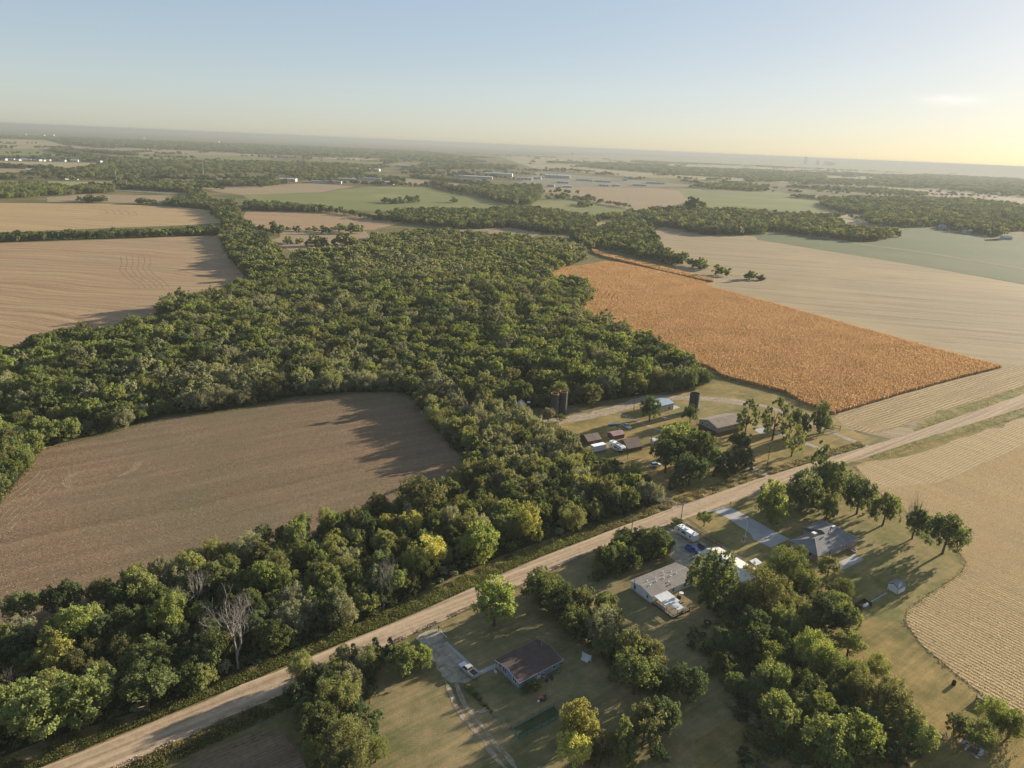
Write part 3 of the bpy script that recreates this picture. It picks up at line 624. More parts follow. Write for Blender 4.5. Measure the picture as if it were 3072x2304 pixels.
def bare(pos, width, height, label, kind=0, name='dead_tree', twiggy=None, group=None):
    e = empty(name, (pos[0], pos[1], 0), _tr.uniform(0, 6.28)); e.scale = (width, width, height)
    link_mesh('branches', BARE[kind], e); tag(e, label, 'tree', group); return e

# ---- trees that can be told apart: (crown centre x, y, width in the picture), form, leaves, height/width, label
Z7, Z6, Z9 = q7, q6, q9
def T(f, x, y, w, k, form, leaf, ratio, label, name='broadleaf_tree', zf=0.55):
    px, py = f(x, y); p, wd, h = by_crown(px, py, w/k, ratio, zf)
    return plant(p, wd, h, form, leaf, name, label)
PLACED = []
def TT(*a, **kw):
    e = T(*a, **kw); PLACED.append((e.location.x, e.location.y, e.scale.x)); return e
K7, K6, K9, K1, K2, K3, K4, K5, KE, KF, K8, KA = 2.765, 2.4578, 2.765, 2.765, 3.687, 2.95, 3.687, 3.16, 3.654, 2.765, 2.865, 4.424
# roadside wood
TT(q7, 1620, 740, 330, K7, 'round', 'yellow', 1.05, 'large golden yellow tree at the front of the roadside wood')
TT(q7, 1275, 480, 215, K7, 'round', 'yellow', 1.2, 'tree turning yellow behind the biggest golden tree')
TT(q7, 1475, 480, 225, K7, 'round', 'yellow', 1.2, 'yellow green tree directly behind the large golden tree')
TT(q7, 845, 640, 200, K7, 'round', 'yellow', 1.2, 'yellow topped tree left of the two yellow ones by the field')
TT(q7, 275, 925, 300, K7, 'round', 'lime', 1.1, 'bright lime tree right behind the big bleached dead tree')
TT(q7, 650, 965, 165, K7, 'tall', 'lime', 1.3, 'small bright green tree between two grey green ones')
TT(q7, 560, 1200, 280, K7, 'weep', 'sage', 1.1, 'grey green feathery tree at the road, right of the dead tree')
TT(q7, 880, 1160, 300, K7, 'weep', 'sage', 1.1, 'grey green feathery tree left of the drooping dead tree')
TT(q7, 915, 860, 270, K7, 'weep', 'olive', 1.1, 'olive feathery tree in the middle of the roadside wood')
TT(q7, 1560, 250, 400, K7, 'round', 'olive', 0.9, 'wide pale olive tree standing at the tilled field edge')
TT(q7, 1190, 320, 200, K7, 'tall', 'olive', 1.2, 'slim pale olive tree at the edge of the tilled field')
TT(q7, 2030, 650, 320, K7, 'round', 'lime', 1.1, 'yellow green tree right of the large golden tree')
TT(q7, 1250, 650, 230, K7, 'round', 'olive', 1.15, 'olive tree left of the large golden tree')
TT(q7, 130, 660, 300, K7, 'weep', 'sage', 1.0, 'grey green tree at the tilled field, above the lime tree')
TT(q9, 1620, 1290, 260, K9, 'tall', 'yellow', 1.25, 'ragged yellow green tree near the right end of the roadside wood')
TT(q9, 1220, 1430, 290, K9, 'round', 'lime', 1.15, 'lime tree between the golden and ragged yellow trees')
TT(q9, 1130, 885, 200, K9, 'tall', 'olive', 1.4, 'tall pale tree poking above the corner of the tilled field')
TT(q9, 1310, 860, 220, K9, 'tall', 'olive', 1.3, 'pale tree right of the tallest at the tilled field corner')
TT(q9, 1620, 880, 200, K9, 'round', 'olive', 1.1, 'rounded olive tree below the grey bare trees')
TT(q9, 1990, 1250, 240, K9, 'weep', 'olive', 1.0, 'olive tree near the end of the roadside wood')
TT(q6, 1960, 210, 270, K6, 'round', 'lime', 1.15, 'brightest lime tree above the big bleached dead tree')
TT(q6, 560, 560, 330, K6, 'tall', 'lime', 1.15, 'upright lime tree at the left of the roadside wood')
TT(q6, 1230, 480, 330, K6, 'round', 'lime', 1.05, 'yellow green tree left of the big bleached dead tree')
TT(q6, 400, 770, 300, K6, 'round', 'yellow', 1.1, 'yellowing tree at the left front of the roadside wood')
TT(q6, 30, 640, 190, K6, 'tall', 'lime', 1.3, 'lime tree cut by the left edge of the picture')
TT(q6, 1080, 800, 400, K6, 'round', 'green', 1.0, 'broad green tree left of the dead tree, at the front')
TT(q6, 290, 1180, 520, K6, 'round', 'green', 1.0, 'largest green tree at the lower left corner')
TT(q6, 640, 1060, 480, K6, 'round', 'green', 1.0, 'big green tree beside the largest one at the lower left')
TT(q6, 1070, 1040, 400, K6, 'spread', 'green', 0.9, 'low spreading green tree overhanging the lower left verge')
TT(q6, 770, 310, 250, K6, 'round', 'olive', 1.1, 'olive tree at the field edge, far left')
TT(q6, 1030, 300, 280, K6, 'round', 'olive', 1.1, 'second olive tree along the left field edge')
TT(q6, 150, 420, 260, K6, 'round', 'dark', 1.0, 'dark tree at the left field edge')
TT(q6, 470, 360, 300, K6, 'round', 'dark', 1.0, 'dark rounded tree at the left field edge')
TT(q6, 1900, 560, 260, K6, 'round', 'dark', 1.1, 'dark tree behind the limbs of the big dead tree')
TT(q6, 2160, 480, 260, K6, 'weep', 'sage', 1.1, 'pale grey green tree right of the big dead tree')
TT(q7, 1230, 1010, 260, K7, 'round', 'dark', 1.0, 'dark low tree behind the drooping dead tree')
# group left of the blue house
TT(qe, 900, 1350, 560, KE, 'weep', 'olive', 1.15, 'large pale willowy tree left of the blue house drive')
TT(qe, 760, 860, 520, KE, 'weep', 'olive', 1.0, 'pale feathery tree by the road, left of the drive')
TT(qe, 560, 1180, 480, KE, 'round', 'green', 1.0, 'green tree at the left of the willowy group')
TT(qe, 330, 870, 300, KE, 'round', 'dark', 1.1, 'dark tree beside the road, leftmost of the near group')
TT(qe, 600, 680, 330, KE, 'round', 'dark', 1.1, 'dark tree leaning over the road verge')
TT(qe, 840, 430, 200, KE, 'tall', 'sage', 1.7, 'slim grey green tree top against the road')
TT(qe, 950, 420, 190, KE, 'cone', 'cedar', 1.8, 'dark pine tree left of the two against the road', 'pine_tree')
TT(qe, 1190, 350, 200, KE, 'cone', 'cedar', 1.9, 'bushy blue green pine against the pale road', 'pine_tree')
TT(qe, 1350, 320, 150, KE, 'cone', 'cedar', 1.9, 'small pine right of the bushy one', 'pine_tree')
TT(qe, 1480, 480, 420, KE, 'round', 'green', 0.95, 'rounded green tree at the mouth of the gravel drive')
TT(qe, 1690, 440, 300, KE, 'round', 'lime', 1.0, 'bright green tree nearest the gravel driveway')
TT(qe, 1140, 560, 250, KE, 'round', 'green', 1.2, 'small green tree between pines and rounded tree')
TT(qe, 900, 1620, 500, KE, 'weep', 'olive', 1.1, 'olive tree cut by the bottom edge left of the track')
TT(qe, 1140, 1230, 200, KE, 'tall', 'dark', 1.3, 'dark leafy young tree right of the willowy one')
# blue house
TT(q1, 510, 165, 430, K1, 'round', 'lime', 1.0, 'round bright tree by the road behind the blue house', zf=0.52)
for a in ((900, 40, 330, 'round', 'green', 1.0, 'first tree of the row between the two houses, at the road'), (1060, 150, 330, 'round', 'dark', 1.0, 'dark tree second in the row behind the blue house'),
          (1230, 130, 260, 'round', 'olive', 1.1, 'olive tree third in the row behind the blue house'), (1170, 330, 260, 'tall', 'green', 1.15, 'green tree left of the pale round one in the row'),
          (1420, 330, 330, 'weep', 'sage', 1.05, 'pale rounded willowy tree in the row behind the blue house'), (1430, 190, 220, 'round', 'green', 1.1, 'small green tree above the pale willowy one'),
          (1590, 520, 340, 'tall', 'olive', 1.05, 'olive tree right of the white lattice panel'), (1790, 600, 300, 'round', 'olive', 1.0, 'olive tree with yellow tips in the row'),
          (1680, 740, 400, 'round', 'green', 1.0, 'wide green tree near the end of the row'), (1860, 800, 260, 'round', 'dark', 1.0, 'dark tree at the end of the row by the yard'),
          (2130, 830, 330, 'round', 'dark', 1.0, 'dark tree apart from the row, near the brush'),
          (1210, 1130, 350, 'tall', 'yellow', 1.25, 'bright yellow tree in front of the green mesh garden'), (1170, 1380, 300, 'round', 'yellow', 1.0, 'low yellow green tree below the bright yellow one'),
          (1400, 1330, 230, 'cone', 'olive', 1.6, 'olive juniper right of the bright yellow tree'), (1580, 1260, 330, 'cone', 'green', 1.35, 'green juniper in the bottom row'),
          (1760, 1150, 330, 'tall', 'olive', 1.2, 'tall olive juniper in the bottom row'), (1910, 1110, 260, 'tall', 'dark', 1.3, 'dark rounded juniper at the right of the bottom row')):
    TT(q1, a[0], a[1], a[2], K1, a[3], a[4], a[5], a[6], name='juniper_tree' if 'juniper' in a[6] else 'broadleaf_tree')
TT(qf, 2010, 410, 320, KF, 'round', 'dark', 1.1, 'dark round tree at the bottom right of the dry lawn')
# mobile home yard
TT(q2, 1245, 860, 560, K2, 'tall', 'green', 1.35, 'tall leafy tree in front of the white metal barn', zf=0.53)
for a in ((90, 640, 300, 'round', 'green', 1.1, 'green tree at the near end of the road screen'), (330, 660, 260, 'round', 'green', 1.1, 'green tree second in the screen by the gravel yard'),
          (470, 560, 260, 'round', 'green', 1.1, 'green tree third in the screen by the gravel yard'), (620, 480, 300, 'round', 'dark', 1.2, 'dark tree at the end of the screen by the gravel yard'),
          (230, 480, 250, 'round', 'dark', 1.1, 'dark tree by the road in the screen'), (650, 560, 180, 'round', 'lime', 1.1, 'small light green tree beside the gravel yard'),
          (430, 400, 230, 'round', 'dark', 1.1, 'dark tree in front of the utility pole'), (1850, 1000, 560, 'weep', 'olive', 1.05, 'broad olive tree behind the white barn'),
          (2080, 720, 420, 'weep', 'green', 1.15, 'green feathery tree between barn and brick house'), (1700, 1400, 420, 'round', 'dark', 1.0, 'dark tree below the broad olive tree'),
          (2060, 1330, 400, 'weep', 'olive', 1.05, 'olive tree right of the dark tree behind the yard'), (1990, 1540, 240, 'tall', 'lime', 1.2, 'small lime tree in the middle of the right clump'),
          (1500, 1600, 280, 'round', 'dark', 1.0, 'dark tree left of the right clump'), (100, 1330, 380, 'round', 'olive', 1.0, 'olive tree at the row beside the long white house')):
    TT(q2, a[0], a[1], a[2], K2, a[3], a[4], a[5], a[6])
# right clump
for a in ((40, 620, 260, 'round', 'lime', 1.1, 'lime tree at the left of the right clump'), (150, 330, 300, 'weep', 'green', 1.05, 'green tree at the top of the right clump'),
          (330, 260, 330, 'weep', 'olive', 1.0, 'olive tree at the top of the right clump'), (520, 250, 330, 'round', 'dark', 1.1, 'dark tree at the lawn edge of the right clump'),
          (690, 300, 240, 'round', 'green', 1.3, 'green tree beside the propane tank'), (410, 560, 400, 'weep', 'lime', 1.05, 'bright willowy tree in the right clump'),
          (100, 470, 200, 'tall', 'lime', 1.2, 'small yellow green tree inside the right clump'), (580, 700, 330, 'weep', 'green', 1.0, 'green feathery tree at the middle of the right clump'),
          (780, 880, 330, 'weep', 'olive', 0.95, 'olive feathery tree near the golden grass'), (1030, 960, 420, 'weep', 'olive', 0.95, 'spreading feathery tree with trunks showing'),
          (1250, 1200, 330, 'weep', 'olive', 0.95, 'olive tree at the lower tip of the right clump'), (330, 900, 330, 'round', 'green', 1.0, 'green tree low in the right clump'),
          (80, 850, 380, 'weep', 'green', 1.0, 'green tree at the left flank of the right clump'), (470, 1080, 330, 'round', 'lime', 1.0, 'yellow green tree low in the right clump'),
          (120, 1130, 430, 'round', 'green', 1.0, 'large green tree at the lower left of the right clump'), (800, 1300, 420, 'round', 'lime', 1.0, 'light green tree at the bottom of the right clump'),
          (520, 1330, 460, 'round', 'green', 1.0, 'broad green tree at the bottom of the right clump'), (580, 1500, 330, 'round', 'lime', 1.0, 'bright tree cut by the bottom edge'),
          (1080, 1450, 230, 'round', 'dark', 1.0, 'small dark tree left of the lumber pile'), (250, 600, 240, 'round', 'dark', 1.0, 'dark tree between two lime trees in the right clump'),
          (1990, 1120, 330, 'weep', 'lime', 0.95, 'light green tree by the stubble at right'), (1850, 1290, 330, 'weep', 'green', 0.9, 'green bushy tree above the lumber pile'),
          (2120, 1200, 300, 'weep', 'lime', 0.95, 'light green tree at the right edge of the picture'), (1680, 1220, 260, 'bush', 'olive', 0.9, 'olive bushy tree beside the scrap heap'),
          (960, 700, 260, 'weep', 'olive', 1.0, 'olive tree behind the spreading feathery one')):
    TT(q8, a[0], a[1], a[2], K8, a[3], a[4], a[5], a[6])
TT(qa, 830, 880, 330, KA, 'round', 'olive', 0.85, 'low tree at the corner of the brick house')
# lawn trees of the brick house: trunk foot and crown are both seen
def yard(f, k, bx, by, topy, w, form, leaf, label, name='broadleaf_tree'):
    b = at(*f(bx, by)); px, py = f(bx, topy); wd = w/k*depth(b)/FPX
    lo, hi = 1.0, 40.0
    for _ in range(40):
        m = (lo+hi)/2
        if pix(b+np.array([0, 0, m]))[1] > py: lo = m
        else: hi = m
    e = plant(b, wd, lo, form, leaf, name, label); c_ = [c for c in e.children if c.name.startswith('crown')][0]; c_.location.z = -0.13; c_.scale.z = 1.13; PLACED.append((b[0], b[1], wd)); return e
yard(q3, K3, 1090, 420, 55, 280, 'tall', 'dark', 'dark oak on the lawn, second of the row by the stubble')
yard(q3, K3, 1320, 520, 235, 270, 'round', 'green', 'shorter green tree in the row by the stubble')
yard(q3, K3, 1850, 770, 405, 350, 'round', 'dark', 'dense dark tree at the far end of the lawn row')
yard(q3, K3, 330, 490, 125, 310, 'tall', 'lime', 'light green maple ringed by stones on the lawn')
yard(q3, K3, 590, 390, 20, 350, 'tall', 'dark', 'dark tree behind the light green maple')
yard(q3, K3, 870, 270, -40, 400, 'tall', 'dark', 'large dark tree nearest the road in the lawn row')
yard(q3, K3, 815, 480, 235, 160, 'tall', 'green', 'small upright tree on the shaded lawn')
yard(q5, K5, 1440, 880, 590, 210, 'open', 'dark', 'slender dark tree at the roadside behind the lawn row')
yard(q5, K5, 1000, 540, 175, 270, 'open', 'dark', 'tall tree with bare lower trunk on the farmhouse lawn')
yard(q5, K5, 1180, 695, 410, 200, 'open', 'olive', 'small forked tree alone on the golden lawn')
yard(q5, K5, 1210, 410, 218, 115, 'tall', 'dark', 'small tree by the farm drive, left of a pair')
yard(q5, K5, 1285, 500, 282, 125, 'tall', 'dark', 'neat dark tree by the farm drive, right of a pair')
yard(q5, K5, 1450, 472, 165, 200, 'tall', 'dark', 'upright dark tree at the wooden gate posts')
yard(q5, K5, 740, 500, 185, 220, 'open', 'dark', 'ragged tree in front of the brown roofed farmhouse')
yard(q5, K5, 680, 650, 450, 250, 'round', 'dark', 'dark tree in front of the farmhouse corner')
yard(q5, K5, 220, 375, 220, 170, 'round', 'dark', 'small dark tree in front of the single silo')
yard(q2, K2, 1150, 290, 140, 175, 'spread', 'green', 'lone small tree on the lawn by the concrete drive')
yard(q4, K4, 1100, 525, 250, 240, 'round', 'dark', 'round tree in front of the metal shop building')
yard(q4, K4, 1690, 135, -60, 190, 'tall', 'dark', 'last tree of the wood at the corn corner')
yard(q4, K4, 1535, 180, -40, 200, 'tall', 'dark', 'second last tree of the wood at the corn corner')
yard(q4, K4, 1365, 195, -30, 220, 'round', 'dark', 'tree of the wood above the metal shop building')
TT(qb, 800, 520, 260, 5.53, 'round', 'sage', 0.9, 'low pale tree at the foot of the left silo')
TT(qb, 1010, 560, 200, 5.53, 'bush', 'olive', 0.7, 'olive bush at the foot of the right silo')
yard(q4, K4, 420, 330, 90, 380, 'round', 'olive', 'pale leafy tree right of the twin silos')
# big evergreen and deciduous clump beside the road
for a in ((1420, 700, 430, 'tall', 'green', 1.15, 'tallest tree of the clump across the road'), (1300, 880, 400, 'round', 'dark', 1.1, 'dark tree at the left of the clump across the road'),
          (1620, 800, 400, 'tall', 'green', 1.1, 'leafy tree at the right of the clump across the road'), (1560, 1050, 380, 'round', 'dark', 1.0, 'dark lower tree of the clump across the road'),
          (1780, 930, 260, 'round', 'dark', 1.1, 'dark tree joining the clump to the evergreens')):
    TT(q4, a[0], a[1], a[2], K4, a[3], a[4], a[5], a[6])
for a in ((1430, 1150, 220, 1.6, 'pale spruce at the foot of the clump across the road'), (1950, 980, 190, 1.5, 'first dark evergreen of the screen by the road'), (2040, 960, 190, 1.5, 'second dark evergreen of the screen by the road'),
          (2120, 950, 190, 1.5, 'third dark evergreen of the screen by the road'), (2190, 930, 180, 1.5, 'last dark evergreen of the screen by the road'), (1900, 1030, 200, 1.4, 'low dark evergreen in front of the screen')):
    TT(q4, a[0], a[1], a[2], K4, 'cone', 'cedar', a[3], a[4], name='evergreen_tree', zf=0.45)
# leafless trees
def B(f, x, y, ytop, w, k, label, kind=0):
    b = at(*f(x, y)); py = f(x, ytop)[1]; h = 3.0
    while pix(b+np.array([0, 0, h]))[1] > py and h < 30: h += 0.1
    bare(b, w/k*depth(b)/FPX, h, label, kind); PLACED.append((b[0], b[1], 3))
B(q6, 1755, 885, 320, 640, K6, 'big bleached dead tree standing by the gravel road', 0)
B(q6, 1450, 460, 130, 300, K6, 'bleached dead tree top above the big dead tree', 1)
B(q6, 70, 1100, 860, 230, K6, 'grey dead tree at the left edge of the picture', 2)
B(q7, 1240, 1190, 760, 460, K7, 'grey drooping dead tree at the road verge', 3)
B(q7, 600, 780, 520, 220, K7, 'white forked dead tree at the tilled field edge', 1)
B(q9, 1120, 480, 280, 240, K9, 'grey bare tree in the strip by the farmyard, nearest the field', 2)
B(q9, 1640, 800, 580, 260, K9, 'grey bare tree in the middle of the strip', 3)
B(q9, 1370, 1100, 860, 330, K9, 'wide grey bare tree at the tilled field corner', 2)
B(q9, 1510, 1010, 810, 110, K9, 'thin white snag right of the wide bare tree', 1)
B(q9, 1250, 1340, 1150, 300, K9, 'grey bare tree above the lime roadside tree', 3)
B(q9, 1880, 680, 480, 200, K9, 'grey bare tree near the old brown shed', 2)
# the half bare tree of the lawn row
_b = at(*q3(1580, 640)); _e = bare(_b, 200/K3*depth(_b)/FPX*1.15, 18.5, 'half bare tree in the lawn row by the stubble', 3, 'half_bare_tree')
link_mesh('trunk', NEAR[('tall', 1)][1], _e)
_c = link_mesh('crown', NEAR[('tall', 1)][0], _e, (0, 0, -0.02)); _c.scale = (1.0, 1.0, 0.66); _c.material_slots[0].link = 'OBJECT'; _c.material_slots[0].material = LEAF['dark']

# ================================================================== WOODS
def thin(P, gap):
    """drop points that stand inside a tree already placed"""
    if not PLACED: return P
    Q = np.array(PLACED); keep = np.ones(len(P), bool)
    for x, y, w in Q: keep &= np.hypot(P[:, 0]-x, P[:, 1]-y) > max(2.0, w*gap)
    return P[keep]
def ordinal(n): return f"{n}{'th' if 10 <= n % 100 <= 20 else {1: 'st', 2: 'nd', 3: 'rd'}.get(n % 10, 'th')}"
_wr = random.Random(8)
FILL = []
def fill(poly, s, seed, mix, wrange, ratio, zone, group, gap=0.42):
    for x, y in thin(scatter(poly, s, seed), gap):
        px, py = pix((x, y, 4))
        if not (-60 < px < 3130 and py < 2420): continue
        FILL.append((math.hypot(x, y), x, y, _wr.choice(mix), _wr.uniform(*wrange), _wr.uniform(*ratio), zone, group))
fill(ROADSIDE, 6.3, 21, [('round', 'dark'), ('round', 'green'), ('round', 'green'), ('weep', 'olive'), ('weep', 'sage'), ('tall', 'green'), ('round', 'olive')], (6.0, 8.8), (1.0, 1.35), 'the roadside wood', 'trees of the roadside wood')
fill(STRIP, 6.6, 22, [('weep', 'sage'), ('weep', 'olive'), ('weep', 'sage'), ('tall', 'olive'), ('round', 'green'), ('open', 'sage')], (6.0, 9.0), (1.0, 1.35), 'the farmyard wood strip', 'trees of the strip beside the farmyard')
SOUTH = ground_poly(full((1480, 1400), (1560, 1290), (1700, 1200), (1790, 1260), (1840, 1300), (1810, 1390), (1850, 1430), (1930, 1500), (2010, 1590), (1980, 1640), (1900, 1700), (1620, 1700), (1560, 1500)))
fill(SOUTH, 9.5, 23, [('weep', 'olive'), ('round', 'green'), ('weep', 'green'), ('round', 'dark')], (5.5, 8.0), (0.9, 1.15), 'the lower right clump', 'trees of the right hand clump')
DRIVE_GROUP = ground_poly(zz(qe, (180, 900), (420, 680), (640, 520), (900, 470), (1150, 560), (1150, 700), (1200, 1200), (1240, 1500), (1200, 1760), (500, 1760), (380, 1250)))
fill(DRIVE_GROUP, 5.2, 24, [('weep', 'olive'), ('weep', 'green'), ('weep', 'sage'), ('round', 'dark')], (5.0, 7.5), (1.0, 1.3), 'the group left of the drive', 'trees left of the gravel drive', 0.33)
HOUSE_ROW = ground_poly(zz(q1, (800, 90), (900, 200), (1100, 400), (1380, 640), (1700, 930), (1900, 980), (1980, 900), (1800, 700), (1560, 500), (1300, 280), (1000, 60)))
fill(HOUSE_ROW, 4.8, 25, [('round', 'green'), ('round', 'dark'), ('weep', 'olive')], (4.5, 6.5), (0.9, 1.2), 'the row behind the blue house', 'trees of the row behind the blue house', 0.3)
SCREEN = ground_poly(zz(q2, (-60, 700), (60, 560), (300, 480), (660, 430), (760, 560), (740, 660), (480, 720), (200, 850), (-60, 900)))
fill(SCREEN, 5.0, 26, [('round', 'green'), ('round', 'dark'), ('round', 'olive')], (4.5, 6.5), (0.9, 1.2), 'the screen by the gravel yard', 'trees screening the gravel yard', 0.3)
FILL.sort(key=lambda a: a[0])
N_SINGLE = 178
WORD = {'green': 'green', 'dark': 'dark green', 'olive': 'olive', 'sage': 'grey green', 'lime': 'light green', 'yellow': 'yellow'}
_single = FILL[:N_SINGLE]; MASS = [(f[1], f[2], f[3][0], f[3][1], f[4], f[5]) for f in FILL[N_SINGLE:]]
_by = {}
for f in _single: _by.setdefault((f[6], f[3][1], f[3][0]), []).append(f)
FORMWORD = {'round': 'rounded', 'weep': 'feathery', 'tall': 'upright', 'open': 'thin crowned'}
for (zone, leaf, form), fs in _by.items():
    fs.sort(key=lambda f: pix((f[1], f[2], 5))[0])
    for i, f in enumerate(fs):
        lab = f"{WORD[leaf]} {FORMWORD[form]} tree in {zone}, {ordinal(i+1)} from left" if len(fs) > 1 else f"{WORD[leaf]} {FORMWORD[form]} tree inside {zone}"
        plant((f[1], f[2]), f[4], f[4]*f[5], form, leaf, 'broadleaf_tree', lab, f[7])

FAR_LIMIT = 9000.0
def mass(poly, s, seed, mix, wrange, ratio, jit=0.38, patches=False):
    d = np.hypot(poly[:, 0], poly[:, 1])
    if d.max() > 1500: poly = poly*np.minimum(1, FAR_LIMIT/d)[:, None]
    P = scatter(poly, s, seed, jit)
    if d.min() < 1200: P = thin(P, 0.4)
    px = (P[:, 0]*RM[0, 0]+P[:, 1]*RM[1, 0]-CAM_H*RM[2, 0])/(P[:, 0]*RM[0, 2]+P[:, 1]*RM[1, 2]-CAM_H*RM[2, 2])*FPX+IW/2
    for x, y in P[(px > -260) & (px < IW+420)]:
        fm, lf = _wr.choice(mix); k = 1.0
        if patches:                                 # species and age change from patch to patch
            n = math.sin(x/37+1.3)+math.sin(y/29)+math.sin((x+y)/53); k = 1+0.2*math.sin(x/41)*math.sin(y/57+0.7)
            if n > 0.9 and _wr.random() < 0.65: fm, lf = _wr.choice([('round', 'lime'), ('tall', 'green'), ('round', 'green')])
            elif n < -0.9 and _wr.random() < 0.7: fm, lf = _wr.choice([('weep', 'sage'), ('weep', 'olive'), ('open', 'sage')])
        MASS.append((x, y, fm, lf, _wr.uniform(*wrange)*k, _wr.uniform(*ratio)))
MIXG = [('round', 'green'), ('round', 'dark'), ('tall', 'green'), ('round', 'olive'), ('weep', 'olive'), ('round', 'green'), ('spread', 'green'), ('round', 'lime'), ('weep', 'sage')]
MIXH = [('bush', 'dark'), ('round', 'dark'), ('bush', 'green'), ('round', 'green')]
MIXD = [('round', 'dark'), ('round', 'green'), ('tall', 'dark'), ('round', 'dark'), ('round', 'olive')]
mass(FOREST_MAIN, 6.5, 31, MIXG+[('open', 'sage'), ('tall', 'olive'), ('tall', 'dark')], (6.0, 13.0), (0.85, 1.12), 0.45, True)
def wood(pts, s=8.0, seed=1, mix=MIXD, wr=(7, 11), ra=(0.9, 1.2)): mass(ground_poly(pts), s, seed, mix, wr, ra)
# left cluster at the picture's edge beside the tilled field
wood(full((-150, 1010), (0, 960), (40, 975), (72, 985), (66, 1010), (28, 1048), (0, 1078), (-150, 1150)), 6.5, 41, MIXG, (8, 11), (1.0, 1.2))
# hedgerow between the left fields
wood([(-250, 732), (0, 727), (300, 715), (655, 706), (660, 690, 2), (400, 700, 2), (0, 712, 2), (-250, 718, 2)], 5.0, 42, MIXH, (6.5, 10), (0.9, 1.2))
# strip climbing from the wood to the town
wood(zz(z1, (1570, 600, 4), (1690, 610, 6), (1760, 700, 6), (1930, 680, 6), (2020, 860, 6), (2212, 930, 6), (2212, 1100), (1870, 1010), (1830, 860), (1720, 770), (1500, 750), (1340, 735), (1340, 700, 6), (1560, 660, 6)), 8, 43)
wood(zz(z1, (990, 600), (1560, 630), (1640, 585), (2212, 580), (2400, 560), (2212, 525, 8), (1650, 540, 8), (1200, 545, 8), (1000, 570, 8)), 10, 44, MIXD, (9, 14))
wood(zz(z1, (-300, 700), (0, 690), (380, 660), (700, 640), (880, 640), (980, 632), (830, 570, 8), (600, 575, 8), (350, 550, 8), (0, 545, 8), (-300, 545, 8)), 10, 45, MIXG, (9, 14))
# bushes between far left fields
wood(zz(z1, (560, 712), (660, 712), (660, 690, 4), (560, 690, 4)), 6, 46); wood(zz(z1, (700, 712), (880, 718), (880, 700), (700, 696)), 8, 47); wood(zz(z1, (1100, 728), (1300, 735), (1300, 722), (1100, 718)), 9, 48)
# row beyond the tan field and the wood it runs into
wood([(730, 632), (750, 632), (1003, 640), (1122, 660), (1240, 672), (1383, 688), (1550, 684), (1640, 700), (1700, 690, 6), (1760, 690, 8), (1800, 650, 9), (1700, 632, 9), (1600, 617, 9), (1437, 622, 9), (1290, 622, 9), (1220, 622, 9), (1120, 640, 9), (1050, 626, 9), (960, 614, 9), (860, 606, 9), (740, 600, 9)], 9, 49, MIXD, (8, 12.5))
# round bushes on the field line
for x, y, w in ((215, 760, 165), (320, 780, 50), (385, 775, 80), (480, 785, 50), (535, 780, 75), (630, 780, 110), (770, 765, 110), (880, 765, 140), (715, 775, 60)):
    p, wd, h = by_crown(*z2(x, y), w/2.765, 0.85); MASS.append((p[0], p[1], 'bush', 'dark', wd, 0.85))
for x, y, w in ((320, 870, 100), (410, 880, 80), (520, 870, 150), (610, 880, 120), (760, 850, 180), (850, 870, 130)):
    p, wd, h = by_crown(*z2(x, y), w/2.765, 0.8); MASS.append((p[0], p[1], 'bush', 'olive', wd, 0.8))
for x, y, w in ((1130, 540, 80), (1190, 545, 90), (1260, 540, 100), (1330, 530, 110), (1365, 525, 110), (1695, 540, 85), (1045, 695, 65)):
    p, wd, h = by_crown(*z2(x, y), w/2.765, 0.75); MASS.append((p[0], p[1], 'bush', 'dark', wd, 0.75))
# wood right of the pasture
wood(zz(z2, (1410, 440), (1490, 430), (1720, 490), (1900, 520), (2212, 610), (2212, 440, 8), (1960, 430, 8), (1700, 440, 8), (1560, 400, 8), (1480, 405, 8)), 12, 50, MIXD, (10, 15))
wood(zz(z3, (-50, 480, 8), (130, 420, 8), (330, 450), (350, 500), (320, 560), (250, 600), (-50, 570)), 12, 51, MIXD, (10, 15))
wood(zz(z3, (0, 760), (180, 800), (400, 830), (420, 740), (760, 735), (770, 670, 9), (500, 660, 9), (230, 610, 9), (0, 600, 9)), 9, 52, MIXD, (9, 13))
wood(zz(z3, (770, 720), (950, 720), (1100, 660), (1000, 650, 8), (850, 660, 8)), 10, 53, MIXG, (9, 12))
# hedge along the far lane
wood(zz(z3, (520, 530), (650, 555), (1080, 625), (1090, 618), (650, 545), (520, 522)), 14, 54, MIXD, (7, 11)); wood(zz(z3, (640, 610), (760, 620), (760, 600), (650, 585)), 10, 55, MIXG)
# big wood at right
wood(zz(z3, (1270, 762), (1480, 800), (1700, 847), (2000, 847), (2212, 838), (2212, 640, 9), (1750, 620, 9), (1550, 600, 9), (1330, 620, 9), (1110, 645, 9), (1050, 690, 9), (1230, 730, 4)), 9.5, 56, MIXD, (10, 15))
for x, y, w in ((1600, 585, 150), (1680, 600, 90)):
    p, wd, h = by_crown(*z3(x, y), w/2.765, 1.0); MASS.append((p[0], p[1], 'round', 'dark', wd, 1.0))
wood(zz(z4, (-40, 752), (120, 730), (370, 765), (800, 815), (1000, 812), (1170, 775), (1160, 740, 4), (900, 690, 8), (720, 700, 6), (720, 640, 8), (600, 600, 8), (400, 580, 8), (-40, 570, 8)), 10, 57, MIXD, (9, 14))
wood(zz(z4, (890, 660), (960, 690), (1380, 702), (1490, 690), (1660, 735), (1900, 770), (2010, 775), (2120, 740), (2212, 720), (2600, 760), (2600, 560, 9), (2212, 510, 9), (1790, 460, 9), (1560, 455, 9), (1200, 445, 9), (800, 440, 9), (640, 450, 9), (520, 490, 8), (560, 530), (700, 585), (900, 590)), 15, 58, MIXD, (10, 17))
